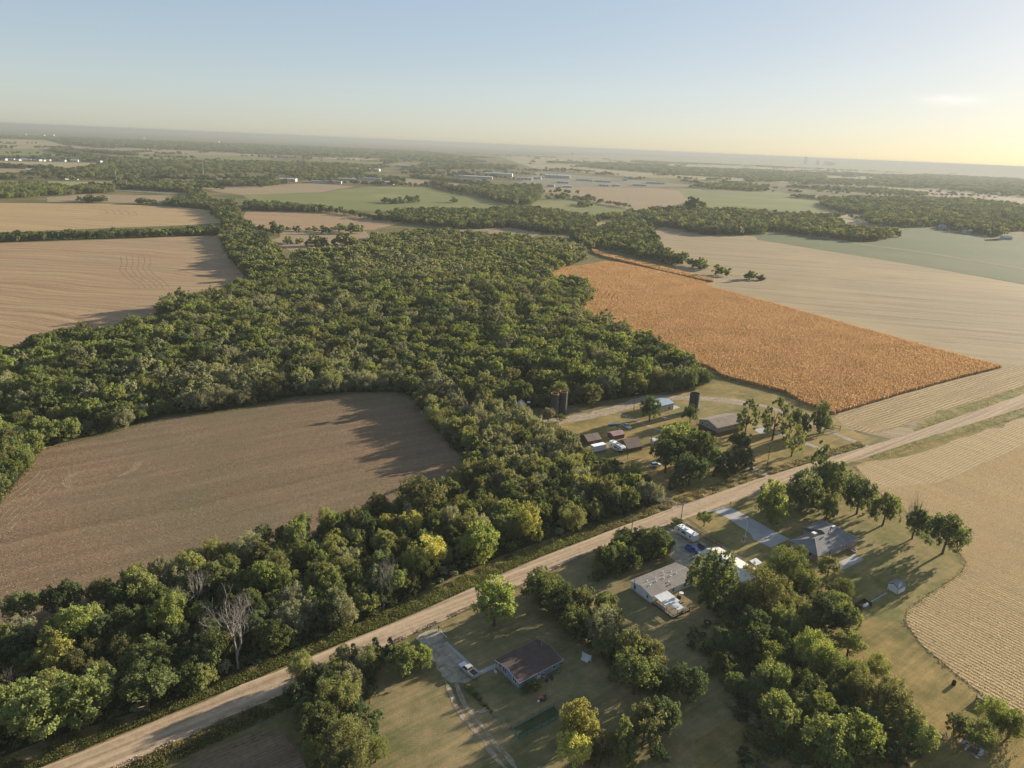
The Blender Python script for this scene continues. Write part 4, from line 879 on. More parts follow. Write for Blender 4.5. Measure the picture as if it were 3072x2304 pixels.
# trees at the top of the corn
wood(zz(z3, (600, 900), (690, 968), (830, 955), (1000, 1000), (1240, 1055), (1480, 1105), (1660, 1125), (1740, 1108), (1700, 1055, 8), (1560, 1030, 8), (1440, 985, 8), (1330, 920, 8), (1310, 880, 8), (1270, 800, 9), (1240, 735, 9), (1060, 690, 9), (900, 740, 9), (770, 790, 9), (620, 830, 9)), 9, 59, MIXD, (8.5, 13))
for x, y, w in ((1670, 1070, 140), (1845, 1115, 155), (2090, 1155, 130), (2165, 1185, 75), (40, 1110, 60)):
    f = z3 if x > 100 else z4
    p, wd, h = by_crown(*f(x, y), w/2.765, 0.8); MASS.append((p[0], p[1], 'bush', 'dark', wd, 0.8))
p, wd, h = by_crown(*z5(600, 440), 330/2.765, 0.75); 
for dx, dy in ((-9, 0), (0, 5), (9, 2), (2, -6), (-5, 9)): MASS.append((p[0]+dx, p[1]+dy, 'bush', 'dark', 15, 0.85))
# far town trees and bands towards the horizon
MIXF = [('round', 'dark'), ('round', 'green'), ('round', 'olive')]
wood(zz(z1, (-500, 345), (0, 350), (500, 372), (840, 378), (880, 345, 8), (640, 275, 8), (560, 255, 8), (400, 262, 8), (460, 300), (700, 335), (500, 345, 6), (0, 330, 6), (-500, 325, 6)), 17, 60, MIXF, (14, 20), (0.65, 0.9))
wood(zz(z1, (640, 290), (1140, 325), (1150, 300, 6), (700, 272, 6)), 17, 61, MIXF, (14, 20), (0.65, 0.9))
wood(zz(z1, (-400, 420), (0, 425), (450, 440), (450, 410, 6), (0, 400, 6), (-400, 400, 6)), 14, 62, MIXF, (12, 17), (0.7, 0.95))
wood(zz(z1, (250, 490), (500, 505), (850, 530), (1000, 530), (1450, 520), (1500, 470), (1700, 480), (2212, 455), (2600, 470), (2600, 400, 6), (2212, 370, 6), (1300, 360, 6), (920, 350, 6), (880, 380, 6), (700, 420, 6), (600, 440, 6), (300, 450, 6)), 24, 63, MIXF, (12, 19), (0.7, 0.95))
wood(zz(z1, (-200, 525), (150, 525), (150, 480, 6), (-200, 480, 6)), 12, 64, MIXF, (11, 15), (0.75, 0.95))
wood(zz(z2, (-100, 330), (150, 325), (500, 400), (860, 350), (1290, 430), (1290, 370, 8), (900, 330, 8), (1150, 265, 8), (700, 245, 8), (100, 232, 8), (-100, 235, 8)), 26, 65, MIXF, (13, 19), (0.7, 0.95))
wood(zz(z2, (1330, 370), (1950, 435), (1950, 405, 6), (1560, 360, 6), (1330, 345, 6)), 16, 66, MIXF, (12, 17), (0.7, 0.9))
wood(zz(z2, (1240, 300), (2212, 300), (2212, 262, 6), (1900, 255, 6), (1550, 240, 6)), 34, 67, MIXF, (18, 26), (0.5, 0.7))
wood(zz(z1, (-800, 150), (0, 183), (380, 192), (560, 236), (1200, 262), (2212, 308), (2600, 320), (2600, 160), (2212, 140), (800, 90), (0, 62), (-800, 30)), 36, 68, MIXF, (20, 33), (0.4, 0.55))
wood(zz(z2, (-100, 170), (460, 185), (1180, 208), (1500, 245), (1960, 245), (1700, 180), (1400, 140), (1100, 95), (300, 60), (-100, 40)), 36, 69, MIXF, (20, 33), (0.4, 0.55))
wood(zz(z3, (630, 268, 4), (880, 300), (1500, 350), (2212, 385), (2700, 410), (2700, 340), (2212, 310), (1500, 285), (900, 262)), 32, 70, MIXF, (20, 32), (0.4, 0.55))
wood(zz(z3, (1650, 445), (2090, 485), (2212, 470), (2212, 435, 6), (2000, 415, 6), (1650, 420, 6)), 20, 71, MIXF, (13, 19), (0.6, 0.85))
wood(zz(z4, (-100, 320), (350, 320), (900, 350), (1400, 380), (1300, 330), (700, 300), (-100, 285)), 34, 72, MIXF, (20, 30), (0.4, 0.55))
wood(zz(z4, (250, 370), (1400, 440), (1400, 405, 6), (900, 370, 6), (300, 350, 6)), 24, 73, MIXF, (16, 24), (0.5, 0.7))
wood(zz(z4, (900, 330), (2212, 450), (2600, 480), (2600, 330), (2212, 290), (1400, 260), (900, 300)), 48, 74, MIXF, (24, 38), (0.35, 0.5))
wood(zz(z4, (280, 450), (600, 480), (700, 450, 6), (300, 425, 6)), 20, 75, MIXF, (14, 20), (0.6, 0.8))
for i, (a, b, c, d) in enumerate(((0, 250, 900, 270), (500, 215, 1500, 240), (1500, 215, 2500, 250), (0, 195, 600, 205), (600, 270, 1500, 290))):
    wood(zz(z4, (a, b), (c, d), (c, d-16), (a, b-14)), 60, 80+i, MIXF, (40, 60), (0.25, 0.35))
for i, (a, b, c, d) in enumerate(((400, 250, 1400, 275), (0, 170, 900, 195), (1100, 240, 2200, 265), (1500, 205, 2212, 225))):
    wood(zz(z3, (a, b), (c, d), (c, d-12), (a, b-10)), 60, 90+i, MIXF, (40, 60), (0.25, 0.35))

# single trees, farm groves and hedge lines strewn over the far plain
_fg = np.random.default_rng(77)
for _ in range(420):
    d = 1700+7000*_fg.random()**1.4; a = math.radians(_fg.uniform(-38, 38)); x, y = d*math.sin(a), d*math.cos(a)
    if any(inside(np.array([[x, y]]), f)[0] for f in FIELDS.values() if len(f) < 40 and np.hypot(*f.mean(0)) < 3200): continue
    kind = _fg.random()
    if kind < 0.4:
        th = _fg.choice([0.1, 0.1+math.pi/2])+_fg.normal(0, 0.06); L = _fg.uniform(80, 420)
        for t in np.arange(0, L, 15): MASS.append((x+math.cos(th)*t+_fg.normal(0, 3), y+math.sin(th)*t+_fg.normal(0, 3), 'round', 'dark', _fg.uniform(11, 20), _fg.uniform(0.55, 0.9)))
    else:
        for _k in range(int(_fg.integers(3, 16))): MASS.append((x+_fg.normal(0, 28), y+_fg.normal(0, 28), 'round', ('dark', 'green', 'olive')[int(_fg.integers(3))], _fg.uniform(10, 19), _fg.uniform(0.6, 0.9)))
# one mass for all trees beyond the single ones
def protos(prefix, keys, n_lobes, n_leaf, leaf):
    col = bpy.data.collections.new(prefix); idx = {}
    for i, (fm, lf) in enumerate(keys):
        for v in range(2 if fm in ('round', 'weep') else 1):
            me = crown_mesh(prefix, 500+i*13+v*5, fm, n_lobes, n_leaf, leaf); me.materials.append(LEAF[lf])
            o = bpy.data.objects.new(f'{prefix}{len(col.objects):03d}', me); col.objects.link(o); idx.setdefault((fm, lf), []).append(len(col.objects)-1)
    return col, idx
def instancer(name, pts, idx, rot, scl, col, label, zoff=0.0):
    n = len(pts); me = bpy.data.meshes.new(name); me.vertices.add(n)
    co = np.zeros((n, 3), np.float32); co[:, :2] = np.asarray(pts)[:, :2]; co[:, 2] = zoff; me.vertices.foreach_set('co', co.ravel())
    me.attributes.new('idx', 'INT', 'POINT').data.foreach_set('value', np.asarray(idx, np.int32))
    me.attributes.new('rot', 'FLOAT_VECTOR', 'POINT').data.foreach_set('vector', np.asarray(rot, np.float32).ravel())
    me.attributes.new('scl', 'FLOAT_VECTOR', 'POINT').data.foreach_set('vector', np.asarray(scl, np.float32).ravel())
    o = link_mesh(name, me); tag(o, label, kind='stuff')
    ng = bpy.data.node_groups.new(name, 'GeometryNodeTree')
    ng.interface.new_socket('Geometry', in_out='INPUT', socket_type='NodeSocketGeometry'); ng.interface.new_socket('Geometry', in_out='OUTPUT', socket_type='NodeSocketGeometry')
    gi = ng.nodes.new('NodeGroupInput'); go = ng.nodes.new('NodeGroupOutput'); ip = ng.nodes.new('GeometryNodeInstanceOnPoints')
    ci = ng.nodes.new('GeometryNodeCollectionInfo'); ci.inputs['Collection'].default_value = col; ci.inputs['Separate Children'].default_value = True; ci.inputs['Reset Children'].default_value = True
    def na(nm, ty):
        a = ng.nodes.new('GeometryNodeInputNamedAttribute'); a.data_type = ty; a.inputs['Name'].default_value = nm; return [s for s in a.outputs if s.enabled][0]
    ip.inputs['Pick Instance'].default_value = True
    L = ng.links.new
    L(gi.outputs[0], ip.inputs['Points']); L(ci.outputs[0], ip.inputs['Instance']); L(na('idx', 'INT'), ip.inputs['Instance Index'])
    L(na('rot', 'FLOAT_VECTOR'), ip.inputs['Rotation']); L(na('scl', 'FLOAT_VECTOR'), ip.inputs['Scale']); L(ip.outputs[0], go.inputs[0])
    o.modifiers.new('scatter', 'NODES').node_group = ng
    return o
_keys = sorted({(m[2], m[3]) for m in MASS})
_near_m = [m for m in MASS if math.hypot(m[0], m[1]) < 620]; _far_m = [m for m in MASS if math.hypot(m[0], m[1]) >= 620]
COL_MID, IDX_MID = protos('wood_mid', _keys, 40, 4200, 0.052)
COL_FAR, IDX_FAR = protos('wood_far', _keys, 22, 520, 0.15)
_all = bpy.data.collections.new('wood_all'); _off = len(COL_MID.objects)
for o in list(COL_MID.objects)+list(COL_FAR.objects): _all.objects.link(o)
for o in COL_MID.objects: o.name = 'a'+o.name
for o in COL_FAR.objects: o.name = 'b'+o.name
# (names sort the middle distance crowns before the far ones)
_pts, _idx, _rot, _scl, _zo = [], [], [], [], []
for lst, tab, off in ((_near_m, IDX_MID, 0), (_far_m, IDX_FAR, _off)):
    for x, y, fm, lf, w, r in lst:
        _zo.append(-w*r*(0.16 if fm == 'bush' else 0.12 if off else 0.03)); _pts.append((x, y)); _idx.append(off+_wr.choice(tab[(fm, lf)])); _rot.append((0, 0, _wr.uniform(0, 6.28))); _scl.append((w, w*_wr.uniform(0.88, 1.12), w*r))
instancer('woodland', _pts, _idx, _rot, _scl, _all, 'mass of trees of the woods, hedgerows and far tree belts', np.array(_zo))
print('single trees', len(_single)+len(PLACED), 'mass', len(MASS), len(_near_m))

# undergrowth along the wood edges
col_b = bpy.data.collections.new('shrub_kinds')
for i, lf in enumerate(('green', 'dark', 'olive', 'sage', 'lime')):
    me = crown_mesh('shrub', 900+i, 'bush', 16, 420, 0.13); me.materials.append(LEAF[lf]); col_b.objects.link(bpy.data.objects.new(f'shrub{i}', me))
_sp = []
for poly, s, sd in ((ROADSIDE, 3.2, 1), (STRIP, 3.4, 2), (SOUTH, 3.6, 3), (HOUSE_ROW, 2.6, 5), (DRIVE_GROUP, 3.0, 6), (SCREEN, 2.6, 7)): _sp.append(scatter(poly, s, sd))
_edge = scatter(FOREST_MAIN, 3.6, 4); _edge = _edge[np.array([pix((x, y, 0))[1] > 1080 for x, y in _edge])]; _sp.append(_edge)
_hl = ground_poly([(-50, 727), (655, 706)]); _sp.append(np.array([_hl[0]+(_hl[1]-_hl[0])*t for t in np.linspace(0, 1, 120)]))
_sp = np.concatenate(_sp); n = len(_sp); _g = np.random.default_rng(4)
_w = _g.uniform(2.2, 4.6, n)
instancer('undergrowth', _sp, _g.choice([0, 0, 1, 1, 1, 2, 3], n), np.c_[np.zeros((n, 2)), _g.uniform(0, 6.28, n)], np.c_[_w, _w, _w*_g.uniform(0.5, 0.95, n)], col_b, 'dense shrubs and undergrowth filling the wood floors')

# ================================================================== BUILDINGS
def shingle(name, col):
    if name in MATS: return MATS[name]
    t = new_mat(name); p = t.n('ShaderNodeTexCoord').outputs['Object']
    n1 = t.noise(p, 0.35, 6, 0.7); n2 = t.noise(t.mapping(p, 0, (2.0, 5.0, 5.0)), 2.0, 3, 0.8)
    c = t.ramp(n1, [(0.3, tuple(x*0.75 for x in col)), (0.7, tuple(x*1.15 for x in col))])
    c = t.mix(0.45, c, t.ramp(n2, [(0.3, (0.55, 0.55, 0.55)), (0.7, (1, 1, 1))]), 'MULTIPLY')
    MATS[name] = finish(t, c, 0.9, n2, 0.3, 0.03); return MATS[name]
def siding(name, col, pitch=0.2, vertical=False, rough=0.7):
    if name in MATS: return MATS[name]
    t = new_mat(name); p = t.n('ShaderNodeTexCoord').outputs['Object']; sx = t.n('ShaderNodeSeparateXYZ'); t.l(p, sx.inputs[0])
    src = t.math('ADD', sx.outputs[0], sx.outputs[1]) if vertical else sx.outputs[2]
    v = t.math('FRACT', t.math('MULTIPLY', src, 1/pitch)); g = t.ramp(v, [(0.0, (0, 0, 0)), (0.12, (1, 1, 1)), (1.0, (0.85, 0.85, 0.85))])
    n1 = t.noise(p, 0.6, 6, 0.7)
    c = t.ramp(n1, [(0.3, tuple(x*0.8 for x in col)), (0.75, tuple(min(1, x*1.08) for x in col))])
    c = t.mix(0.35, c, g, 'MULTIPLY')
    MATS[name] = finish(t, c, rough, g, 0.4, 0.03); return MATS[name]
def brickm(name, a, b):
    if name in MATS: return MATS[name]
    t = new_mat(name); p = t.n('ShaderNodeTexCoord').outputs['Object']; sx = t.n('ShaderNodeSeparateXYZ'); t.l(p, sx.inputs[0])
    cx = t.n('ShaderNodeCombineXYZ'); t.l(t.math('ADD', sx.outputs[0], sx.outputs[1]), cx.inputs[0]); t.l(sx.outputs[2], cx.inputs[1])
    bk = t.n('ShaderNodeTexBrick'); bk.inputs['Color1'].default_value = a+(1,); bk.inputs['Color2'].default_value = b+(1,); bk.inputs['Mortar'].default_value = (0.35, 0.32, 0.28, 1)
    bk.inputs['Scale'].default_value = 1.0; bk.inputs['Brick Width'].default_value = 0.22; bk.inputs['Row Height'].default_value = 0.075; bk.inputs['Mortar Size'].default_value = 0.008
    t.l(cx.outputs[0], bk.inputs['Vector']); MATS[name] = finish(t, bk.outputs['Color'], 0.9); return MATS[name]
M_WHITE = plain('white paint', (0.66, 0.66, 0.64), 0.6, 0.12, 0.8)
M_TRIM = plain('white trim', (0.66, 0.66, 0.65), 0.5, 0.08)
M_DARK = plain('dark metal', (0.05, 0.05, 0.05), 0.5)
M_TYRE = plain('tyre rubber', (0.025, 0.025, 0.025), 0.85)
M_STEEL = plain('galvanised steel', (0.45, 0.46, 0.47), 0.4, metal=0.6)
M_WOOD = plain('weathered wood', (0.20, 0.16, 0.12), 0.9, 0.3, 3)
M_WOODDK = plain('dark stained wood', (0.085, 0.06, 0.045), 0.9, 0.3, 3)
M_GLASS = glass()

class Face:
    """maps (along, up, out) on one wall of a box L x W to local coordinates"""
    def __init__(s, face, L, Wd): s.f, s.L, s.W = face, L, Wd
    def p(s, u, z, n):
        return {'S': (u, -n, z), 'N': (u, s.W+n, z), 'W': (-n, u, z), 'E': (s.L+n, u, z)}[s.f]
    def slab(s, m, u0, u1, z0, z1, n0, n1):
        c = [s.p(u, z, n) for n in (n0, n1) for z in (z0, z1) for u in (u0, u1)]
        return m.add(c, [(0, 1, 3, 2), (4, 6, 7, 5), (0, 4, 5, 1), (2, 3, 7, 6), (0, 2, 6, 4), (1, 5, 7, 3)])
def opening(e, fc, u, z, w, h, kind='window', mull=0, frame=None, pane=None):
    """a window or door: sunk pane or leaf, raised frame, sill; parts of the building e"""
    fr = frame or M_TRIM; t = 0.09
    m = MB(); fc.slab(m, u-w/2, u+w/2, z, z+h, 0.004, 0.03)
    o = m.build(kind, pane or M_GLASS, e)
    f = MB()
    fc.slab(f, u-w/2-t, u-w/2, z-t, z+h+t, 0.003, 0.075); fc.slab(f, u+w/2, u+w/2+t, z-t, z+h+t, 0.003, 0.075)
    fc.slab(f, u-w/2, u+w/2, z+h, z+h+t, 0.002, 0.07)
    if kind == 'window': fc.slab(f, u-w/2, u+w/2, z-t, z, 0.002, 0.09)
    for i in range(mull): 
        x = u-w/2+w*(i+1)/(mull+1); fc.slab(f, x-0.035, x+0.035, z, z+h, 0.031, 0.062)
    if kind == 'window': fc.slab(f, u-w/2, u+w/2, z+h*0.48, z+h*0.48+0.05, 0.032, 0.058)
    f.build('frame', fr, o)
    if kind == 'door': fc.slab(MB(), 0, 0, 0, 0, 0, 0); k = MB(); fc.slab(k, u+w*0.32, u+w*0.40, z+1.0, z+1.12, 0.031, 0.10); k.build('handle', M_DARK, o)
    return o
def gable(e, L, Wd, wall, rise, wall_m, roof_m, over=0.4, ridge='x', trim=M_TRIM, thick=0.14, base=0.0):
    """walls with gables, two roof slopes with thickness, fascia boards"""
    if ridge == 'x':
        w = MB().prism([(0, base), (Wd, base), (Wd, wall), (Wd/2, wall+rise-0.02), (0, wall)], 'x', 0, L); prof = 'x'; span, run = Wd, L
    else:
        w = MB().prism([(0, base), (L, base), (L, wall), (L/2, wall+rise-0.02), (0, wall)], 'y', 0, Wd); prof = 'y'; span, run = L, Wd
    w.build('wall', wall_m, e)
    sl = rise/(span/2); r = MB()
    zl = wall-over*sl
    r.prism([(-over, zl+0.01), (span/2, wall+rise+0.01), (span+over, zl+0.01), (span+over, zl+0.01+thick), (span/2, wall+rise+thick+0.01), (-over, zl+0.01+thick)], prof, -over, run+over)
    ro = r.build('roof', roof_m, e)
    f = MB()
    for a0, a1 in ((-over-0.035, -over), (run+over, run+over+0.035)):
        f.prism([(-over-0.02, zl-0.06), (span/2, wall+rise-0.06), (span+over+0.02, zl-0.06), (span+over+0.02, zl+thick), (span/2, wall+rise+thick), (-over-0.02, zl+thick)], prof, a0, a1)
    if prof == 'x':
        f.box(-over, run+over, -over-0.035, -over-0.001, zl-0.06, zl+thick*0.8); f.box(-over, run+over, span+over+0.001, span+over+0.035, zl-0.06, zl+thick*0.8)
    else:
        f.box(-over-0.035, -over-0.001, -over, run+over, zl-0.06, zl+thick*0.8); f.box(span+over+0.001, span+over+0.035, -over, run+over, zl-0.06, zl+thick*0.8)
    f.build('fascia', trim, ro)
    return ro
def cap(parent, x, y, z, r=0.12, h=0.4, mat=None, name='roof_vent'):
    m = MB().tube([(x, y, z-0.25), (x, y, z+h*0.7)], r*0.6, 8).tube([(x, y, z+h*0.7), (x, y, z+h*0.8), (x, y, z+h)], [r*1.25, r*1.25, r*0.4], 8)
    return m.build(name, mat or M_STEEL, parent)
def house(name, pos, deg, label, cat): 
    e = empty(name, (pos[0], pos[1], 0.0), R8(deg)); return tag(e, label, cat)

# ---- blue grey house
HB = house('blue_house', (4.7, 134.0), 38.5, 'small blue grey house with dark brown gable roof', 'house')
M_BLUE = siding('blue grey siding', (0.26, 0.30, 0.36), 0.3, True)
L_, W_ = 12.5, 8.6
MB().prism([(0, 0), (7.0, 0), (7.0, 2.35), (W_, 2.35-0.0), (W_, 2.36), (W_/2, 3.28), (0, 2.35)], 'x', 0, 2.4).build('wall', M_BLUE, HB)
r1 = None
gable(HB, L_, W_, 2.35, 0.95, M_BLUE, shingle('dark brown shingles', (0.105, 0.072, 0.062)), 0.45)
for o in [c for c in HB.children if c.name.startswith('wall')][1:]:
    me = o.data; m = MB().prism([(0, 0), (W_, 0), (W_, 2.35), (W_/2, 3.28), (0, 2.35)], 'x', 2.401, L_); o.data = m.mesh('wall', M_BLUE)
rf = [c for c in HB.children if c.name.startswith('roof')][0]
MB().box(0.05, 0.2, W_-0.25, W_-0.1, 0, 2.34).build('porch_post', M_TRIM, HB)
MB().box(0.0, 2.4, 7.02, W_, 0, 0.12).build('porch_floor', M_CONC, HB)
fW, fS = Face('W', L_, W_), Face('S', L_, W_)
opening(HB, fW, 1.75, 0.95, 1.5, 1.25, 'window', 1); opening(HB, fW, 5.6, 0.95, 1.6, 1.25, 'window', 1)
opening(HB, fS, 4.1, 1.15, 0.75, 0.75); opening(HB, fS, 5.85, 0.15, 0.9, 2.0, 'door', 0, None, M_WHITE); opening(HB, fS, 7.45, 1.15, 0.5, 0.85); opening(HB, fS, 10.7, 0.9, 0.9, 1.25)
fS.slab(MB(), 0, 0, 0, 0, 0, 0)
_d = MB(); fS.slab(_d, 5.55, 6.15, 1.2, 1.95, 0.032, 0.04); _d.build('door_pane', M_GLASS, HB)
cap(rf, 11.2, 5.6, 3.1, 0.07, 1.1); cap(rf, 6.0, 3.0, 3.0, 0.09, 0.35, M_DARK); cap(rf, 8.4, 2.2, 2.85, 0.07, 0.3)
_v = MB().box(3.4, 4.8, 2.2, 2.32, 2.95, 3.02).box(3.0, 4.6, 1.2, 1.3, 2.72, 2.79); _v.build('roof_patch', plain('torn shingle', (0.20, 0.13, 0.11)), rf)

# ---- long white manufactured home
HM = house('white_house', (41.4, 169.1), 34.5, 'long white manufactured home with low grey brown roof', 'house')
L_, W_ = 17.7, 8.2
M_SIDE = siding('white lap siding', (0.72, 0.72, 0.71), 0.18)
ro = gable(HM, L_, W_, 2.65, 0.85, M_SIDE, shingle('grey brown shingles', (0.23, 0.205, 0.18)), 0.35)
fW, fS = Face('W', L_, W_), Face('S', L_, W_)
opening(HM, fW, 1.5, 1.1, 0.7, 0.9); opening(HM, fW, 6.5, 1.1, 0.7, 0.9)
for u, z, w, h in ((8.6, 1.0, 0.8, 1.2), (13.4, 1.0, 0.9, 1.2), (15.8, 1.0, 0.9, 1.2)): opening(HM, fS, u, z, w, h)
opening(HM, fS, 11.6, 0.35, 0.9, 2.0, 'door', 0, None, M_WHITE)
sk = MB(); fW.slab(sk, -0.03, W_+0.03, 0.0, 0.45, 0.01, 0.05); fS.slab(sk, -0.03, L_, 0.0, 0.45, 0.01, 0.05); sk.build('skirting', plain('grey skirting', (0.35, 0.34, 0.32)), HM)
for x, y in ((2.2, 3.1), (2.9, 4.9), (5.0, 3.4), (6.0, 4.8), (8.0, 3.5), (9.4, 4.9), (10.6, 3.3), (12.3, 4.8), (13.0, 3.4), (8.3, 1.8), (10.5, 6.4)):
    cap(ro, x, y, 2.7+0.85*(1-abs(y-W_/2)/(W_/2))+0.1, 0.16, 0.32, M_TRIM)
cap(ro, 8.0, 0.8, 3.0, 0.22, 0.4, M_DARK); MB().tube([(-0.25, 6.7, 0.4), (-0.25, 6.7, 4.2)], 0.09, 8).build('stove_pipe', M_DARK, HM)
MB().box(-0.2, L_+0.2, W_/2-0.06, W_/2+0.06, 3.63, 3.68).build('ridge_cap', plain('pale ridge', (0.42, 0.40, 0.37)), ro)
# its porch
po = empty('porch', (41.4, 169.1, 0), R8(34.5)); tag(po, 'wooden deck porch with white sheet metal awning on the white house', 'porch')
M_SHEET = sheet_metal('white roof sheet', (0.58, 0.58, 0.56), 0.4, 0.45)
MB().add([(0.5, -0.45, 2.62), (5.6, -0.45, 2.62), (5.6, -5.4, 2.25), (0.5, -5.4, 2.25), (0.5, -0.45, 2.67), (5.6, -0.45, 2.67), (5.6, -5.4, 2.30), (0.5, -5.4, 2.30)], [(0, 1, 2, 3), (7, 6, 5, 4), (0, 4, 5, 1), (1, 5, 6, 2), (2, 6, 7, 3), (3, 7, 4, 0)]).build('awning', M_SHEET, po)
MB().add([(2.3, -5.5, 2.2), (4.6, -5.5, 2.2), (4.6, -7.8, 1.95), (2.3, -7.8, 1.95), (2.3, -5.5, 2.25), (4.6, -5.5, 2.25), (4.6, -7.8, 2.0), (2.3, -7.8, 2.0)], [(0, 1, 2, 3), (7, 6, 5, 4), (0, 4, 5, 1), (1, 5, 6, 2), (2, 6, 7, 3), (3, 7, 4, 0)]).build('awning', sheet_metal('grey roof sheet', (0.55, 0.58, 0.60), 0.35, 0.45), po)
_pm = MB().box(0, 1, 0, 0.14, 0, 0.05).mesh('deck_board', M_WOOD)
for i in range(52):
    b = link_mesh('deck_board', _pm, po, (0.3, -0.3-0.15*(i+1), 0.55)); b.scale = (6.6, 1, 1)
MB().box(0.32, 6.88, -8.1, -0.32, 0.05, 0.54).build('deck_frame', M_WOODDK, po)
for x, y, h in ((0.6, -5.3, 2.26), (5.5, -5.3, 2.26), (2.4, -7.7, 1.95), (4.5, -7.7, 1.95), (0.6, -2.7, 2.4), (5.5, -2.7, 2.4)): MB().box(x-0.06, x+0.06, y-0.06, y+0.06, 0.6, h).build('post', M_WOOD, po)
_r = MB()
for z in (1.0, 1.45): _r.box(0.32, 0.40, -8.05, -0.5, z, z+0.09).box(0.40, 6.8, -8.08, -8.0, z, z+0.09)
for y in np.arange(-8.0, -0.6, 1.5): _r.box(0.30, 0.42, y-0.05, y+0.05, 0.6, 1.56)
for x in np.arange(1.9, 6.9, 1.6): _r.box(x-0.05, x+0.05, -8.1, -8.0, 0.6, 1.56)
_r.build('railing', M_WOOD, po)
MB().box(0.41, 0.44, -5.0, -0.6, 0.6, 1.5).build('side_screen', plain('pale screen', (0.5, 0.48, 0.42)), po)

# ---- white metal barn
HW = house('metal_barn', (57.7, 189.0), 35.0, 'long white metal barn partly hidden by a tall tree', 'barn')
M_BARN = sheet_metal('white ribbed metal', (0.50, 0.475, 0.42), 0.45, 0.35, 1)
e2 = HW
L_, W_ = 11.3, 17.5
w = MB().prism([(0, 0), (L_, 0), (L_, 3.1), (L_/2, 4.28), (0, 3.1)], 'y', -W_, 0).build('wall', sheet_metal('white wall sheet', (0.60, 0.62, 0.63), 0.45, 0.3, 1), HW)
r = MB().prism([(-0.3, 3.06), (L_/2, 4.32), (L_+0.3, 3.06), (L_+0.3, 3.14), (L_/2, 4.40), (-0.3, 3.14)], 'y', -W_-0.3, 0.3).build('roof', M_BARN, HW)
MB().box(L_/2-0.18, L_/2+0.18, -W_-0.3, 0.3, 4.39, 4.43).build('ridge_cap', M_STEEL, r)
fN = Face('N', L_, 0.0)
opening(HW, fN, 3.2, 0.05, 3.4, 2.8, 'door', 0, M_STEEL, M_WHITE); opening(HW, fN, 8.0, 0.05, 3.0, 2.8, 'door', 0, M_STEEL, M_WHITE)
MB().box(-0.02, 0.02, -W_, 0, 0.0, 0.5).build('base_trim', M_STEEL, HW)
# ---- brick ranch house
HR = house('brick_house', (97.3, 193.3), 33.0, 'brick ranch house with grey hipped shingle roof', 'house')
EH = 2.7
A = {'n': (0, 0, EH), 'e': (21.6, 0, EH), 'w': (0, 10.8, EH), 'p': (5.4, 5.4, 4.75), 'q': (11, 5.4, 4.75), 's': (11, 10.8, EH), 'r': (11, 7, 5.36), 't': (17.4, 7, 5.36), 'u': (21.6, 14, EH), 'v': (11, 14, EH)}
def poly_roof(faces, pts, thick, mat, parent):
    ks = list(pts); m = MB(); n = len(ks); ix = {k: i for i, k in enumerate(ks)}
    vs = [pts[k] for k in ks]+[(p[0], p[1], p[2]-thick) for p in pts.values()]
    fs = [tuple(ix[k] for k in f) for f in faces]+[tuple(n+ix[k] for k in reversed(f)) for f in faces]
    ed = {}
    for f in faces:
        for i in range(len(f)):
            a, b = f[i], f[(i+1) % len(f)]; ed[(a, b)] = 1
    for a, b in ed:
        if (b, a) not in ed: fs.append((ix[b], ix[a], n+ix[a], n+ix[b]))
    return m.add(vs, fs).build('roof', mat, parent)
rr = poly_roof([('n', 'e', 't', 'r', 'q', 'p'), ('n', 'p', 'w'), ('w', 'p', 'q', 's'), ('e', 'u', 't'), ('t', 'u', 'v', 'r'), ('q', 'r', 'v', 's')], A, 0.16, shingle('grey shingles', (0.215, 0.205, 0.195)), HR)
M_BRICK = brickm('red brown brick', (0.30, 0.17, 0.12), (0.40, 0.25, 0.18))
MB().prism([(0.6, 0.6), (21.0, 0.6), (21.0, 13.4), (11.4, 13.4), (11.4, 10.2), (0.6, 10.2)], 'z', 0.0, 2.62).build('wall', M_BRICK, HR)
m = MB()
for a, b in (('n', 'p'), ('w', 'p'), ('p', 'q'), ('r', 't'), ('t', 'e'), ('t', 'u')): m.tube([np.array(A[a])+[0, 0, 0.02], np.array(A[b])+[0, 0, 0.02]], 0.07, 6)
m.build('ridge_cap', plain('pale grey ridge', (0.42, 0.42, 0.42)), rr)
MB().box(6.3, 7.5, 6.3, 7.4, 3.6, 5.5).build('chimney', M_BRICK, rr); MB().box(6.2, 7.6, 6.2, 7.5, 5.5, 5.66).build('chimney_cap', M_TRIM, rr)
for x, y in ((7.6, 4.5), (8.3, 4.6), (9.0, 4.7), (12.4, 5.0), (13.4, 5.3), (14.5, 6.0), (9.0, 2.5), (8.0, 1.2)): cap(rr, x, y, EH+y*0.38, 0.2, 0.3, M_DARK)
MB().box(16.0, 17.6, 6.3, 6.9, 5.15, 5.5).build('roof_hatch', M_TRIM, rr)
class FaceO(Face):
    def p(s, u, z, n): return {'S': (u, 0.6-n, z), 'E': (21.0+n, u, z), 'W': (0.6-n, u, z)}[s.f]
fs = FaceO('S', 0, 0)
for u in (11.3, 12.4): opening(HR, fs, u, 0.15, 0.85, 2.1, 'door', 0, None, M_WHITE)
_d = MB(); 
for u in (11.3, 12.4): fs.slab(_d, u-0.28, u+0.28, 1.0, 2.0, 0.031, 0.04)
_d.build('door_pane', M_GLASS, HR)
for u, w in ((19.3, 1.0), (15.8, 1.3), (4.0, 1.2), (7.2, 1.2)): opening(HR, fs, u, 1.0, w, 1.2)
fw = FaceO('W', 0, 0)
for u in (3.0, 7.5): opening(HR, fw, u, 1.0, 1.2, 1.2)
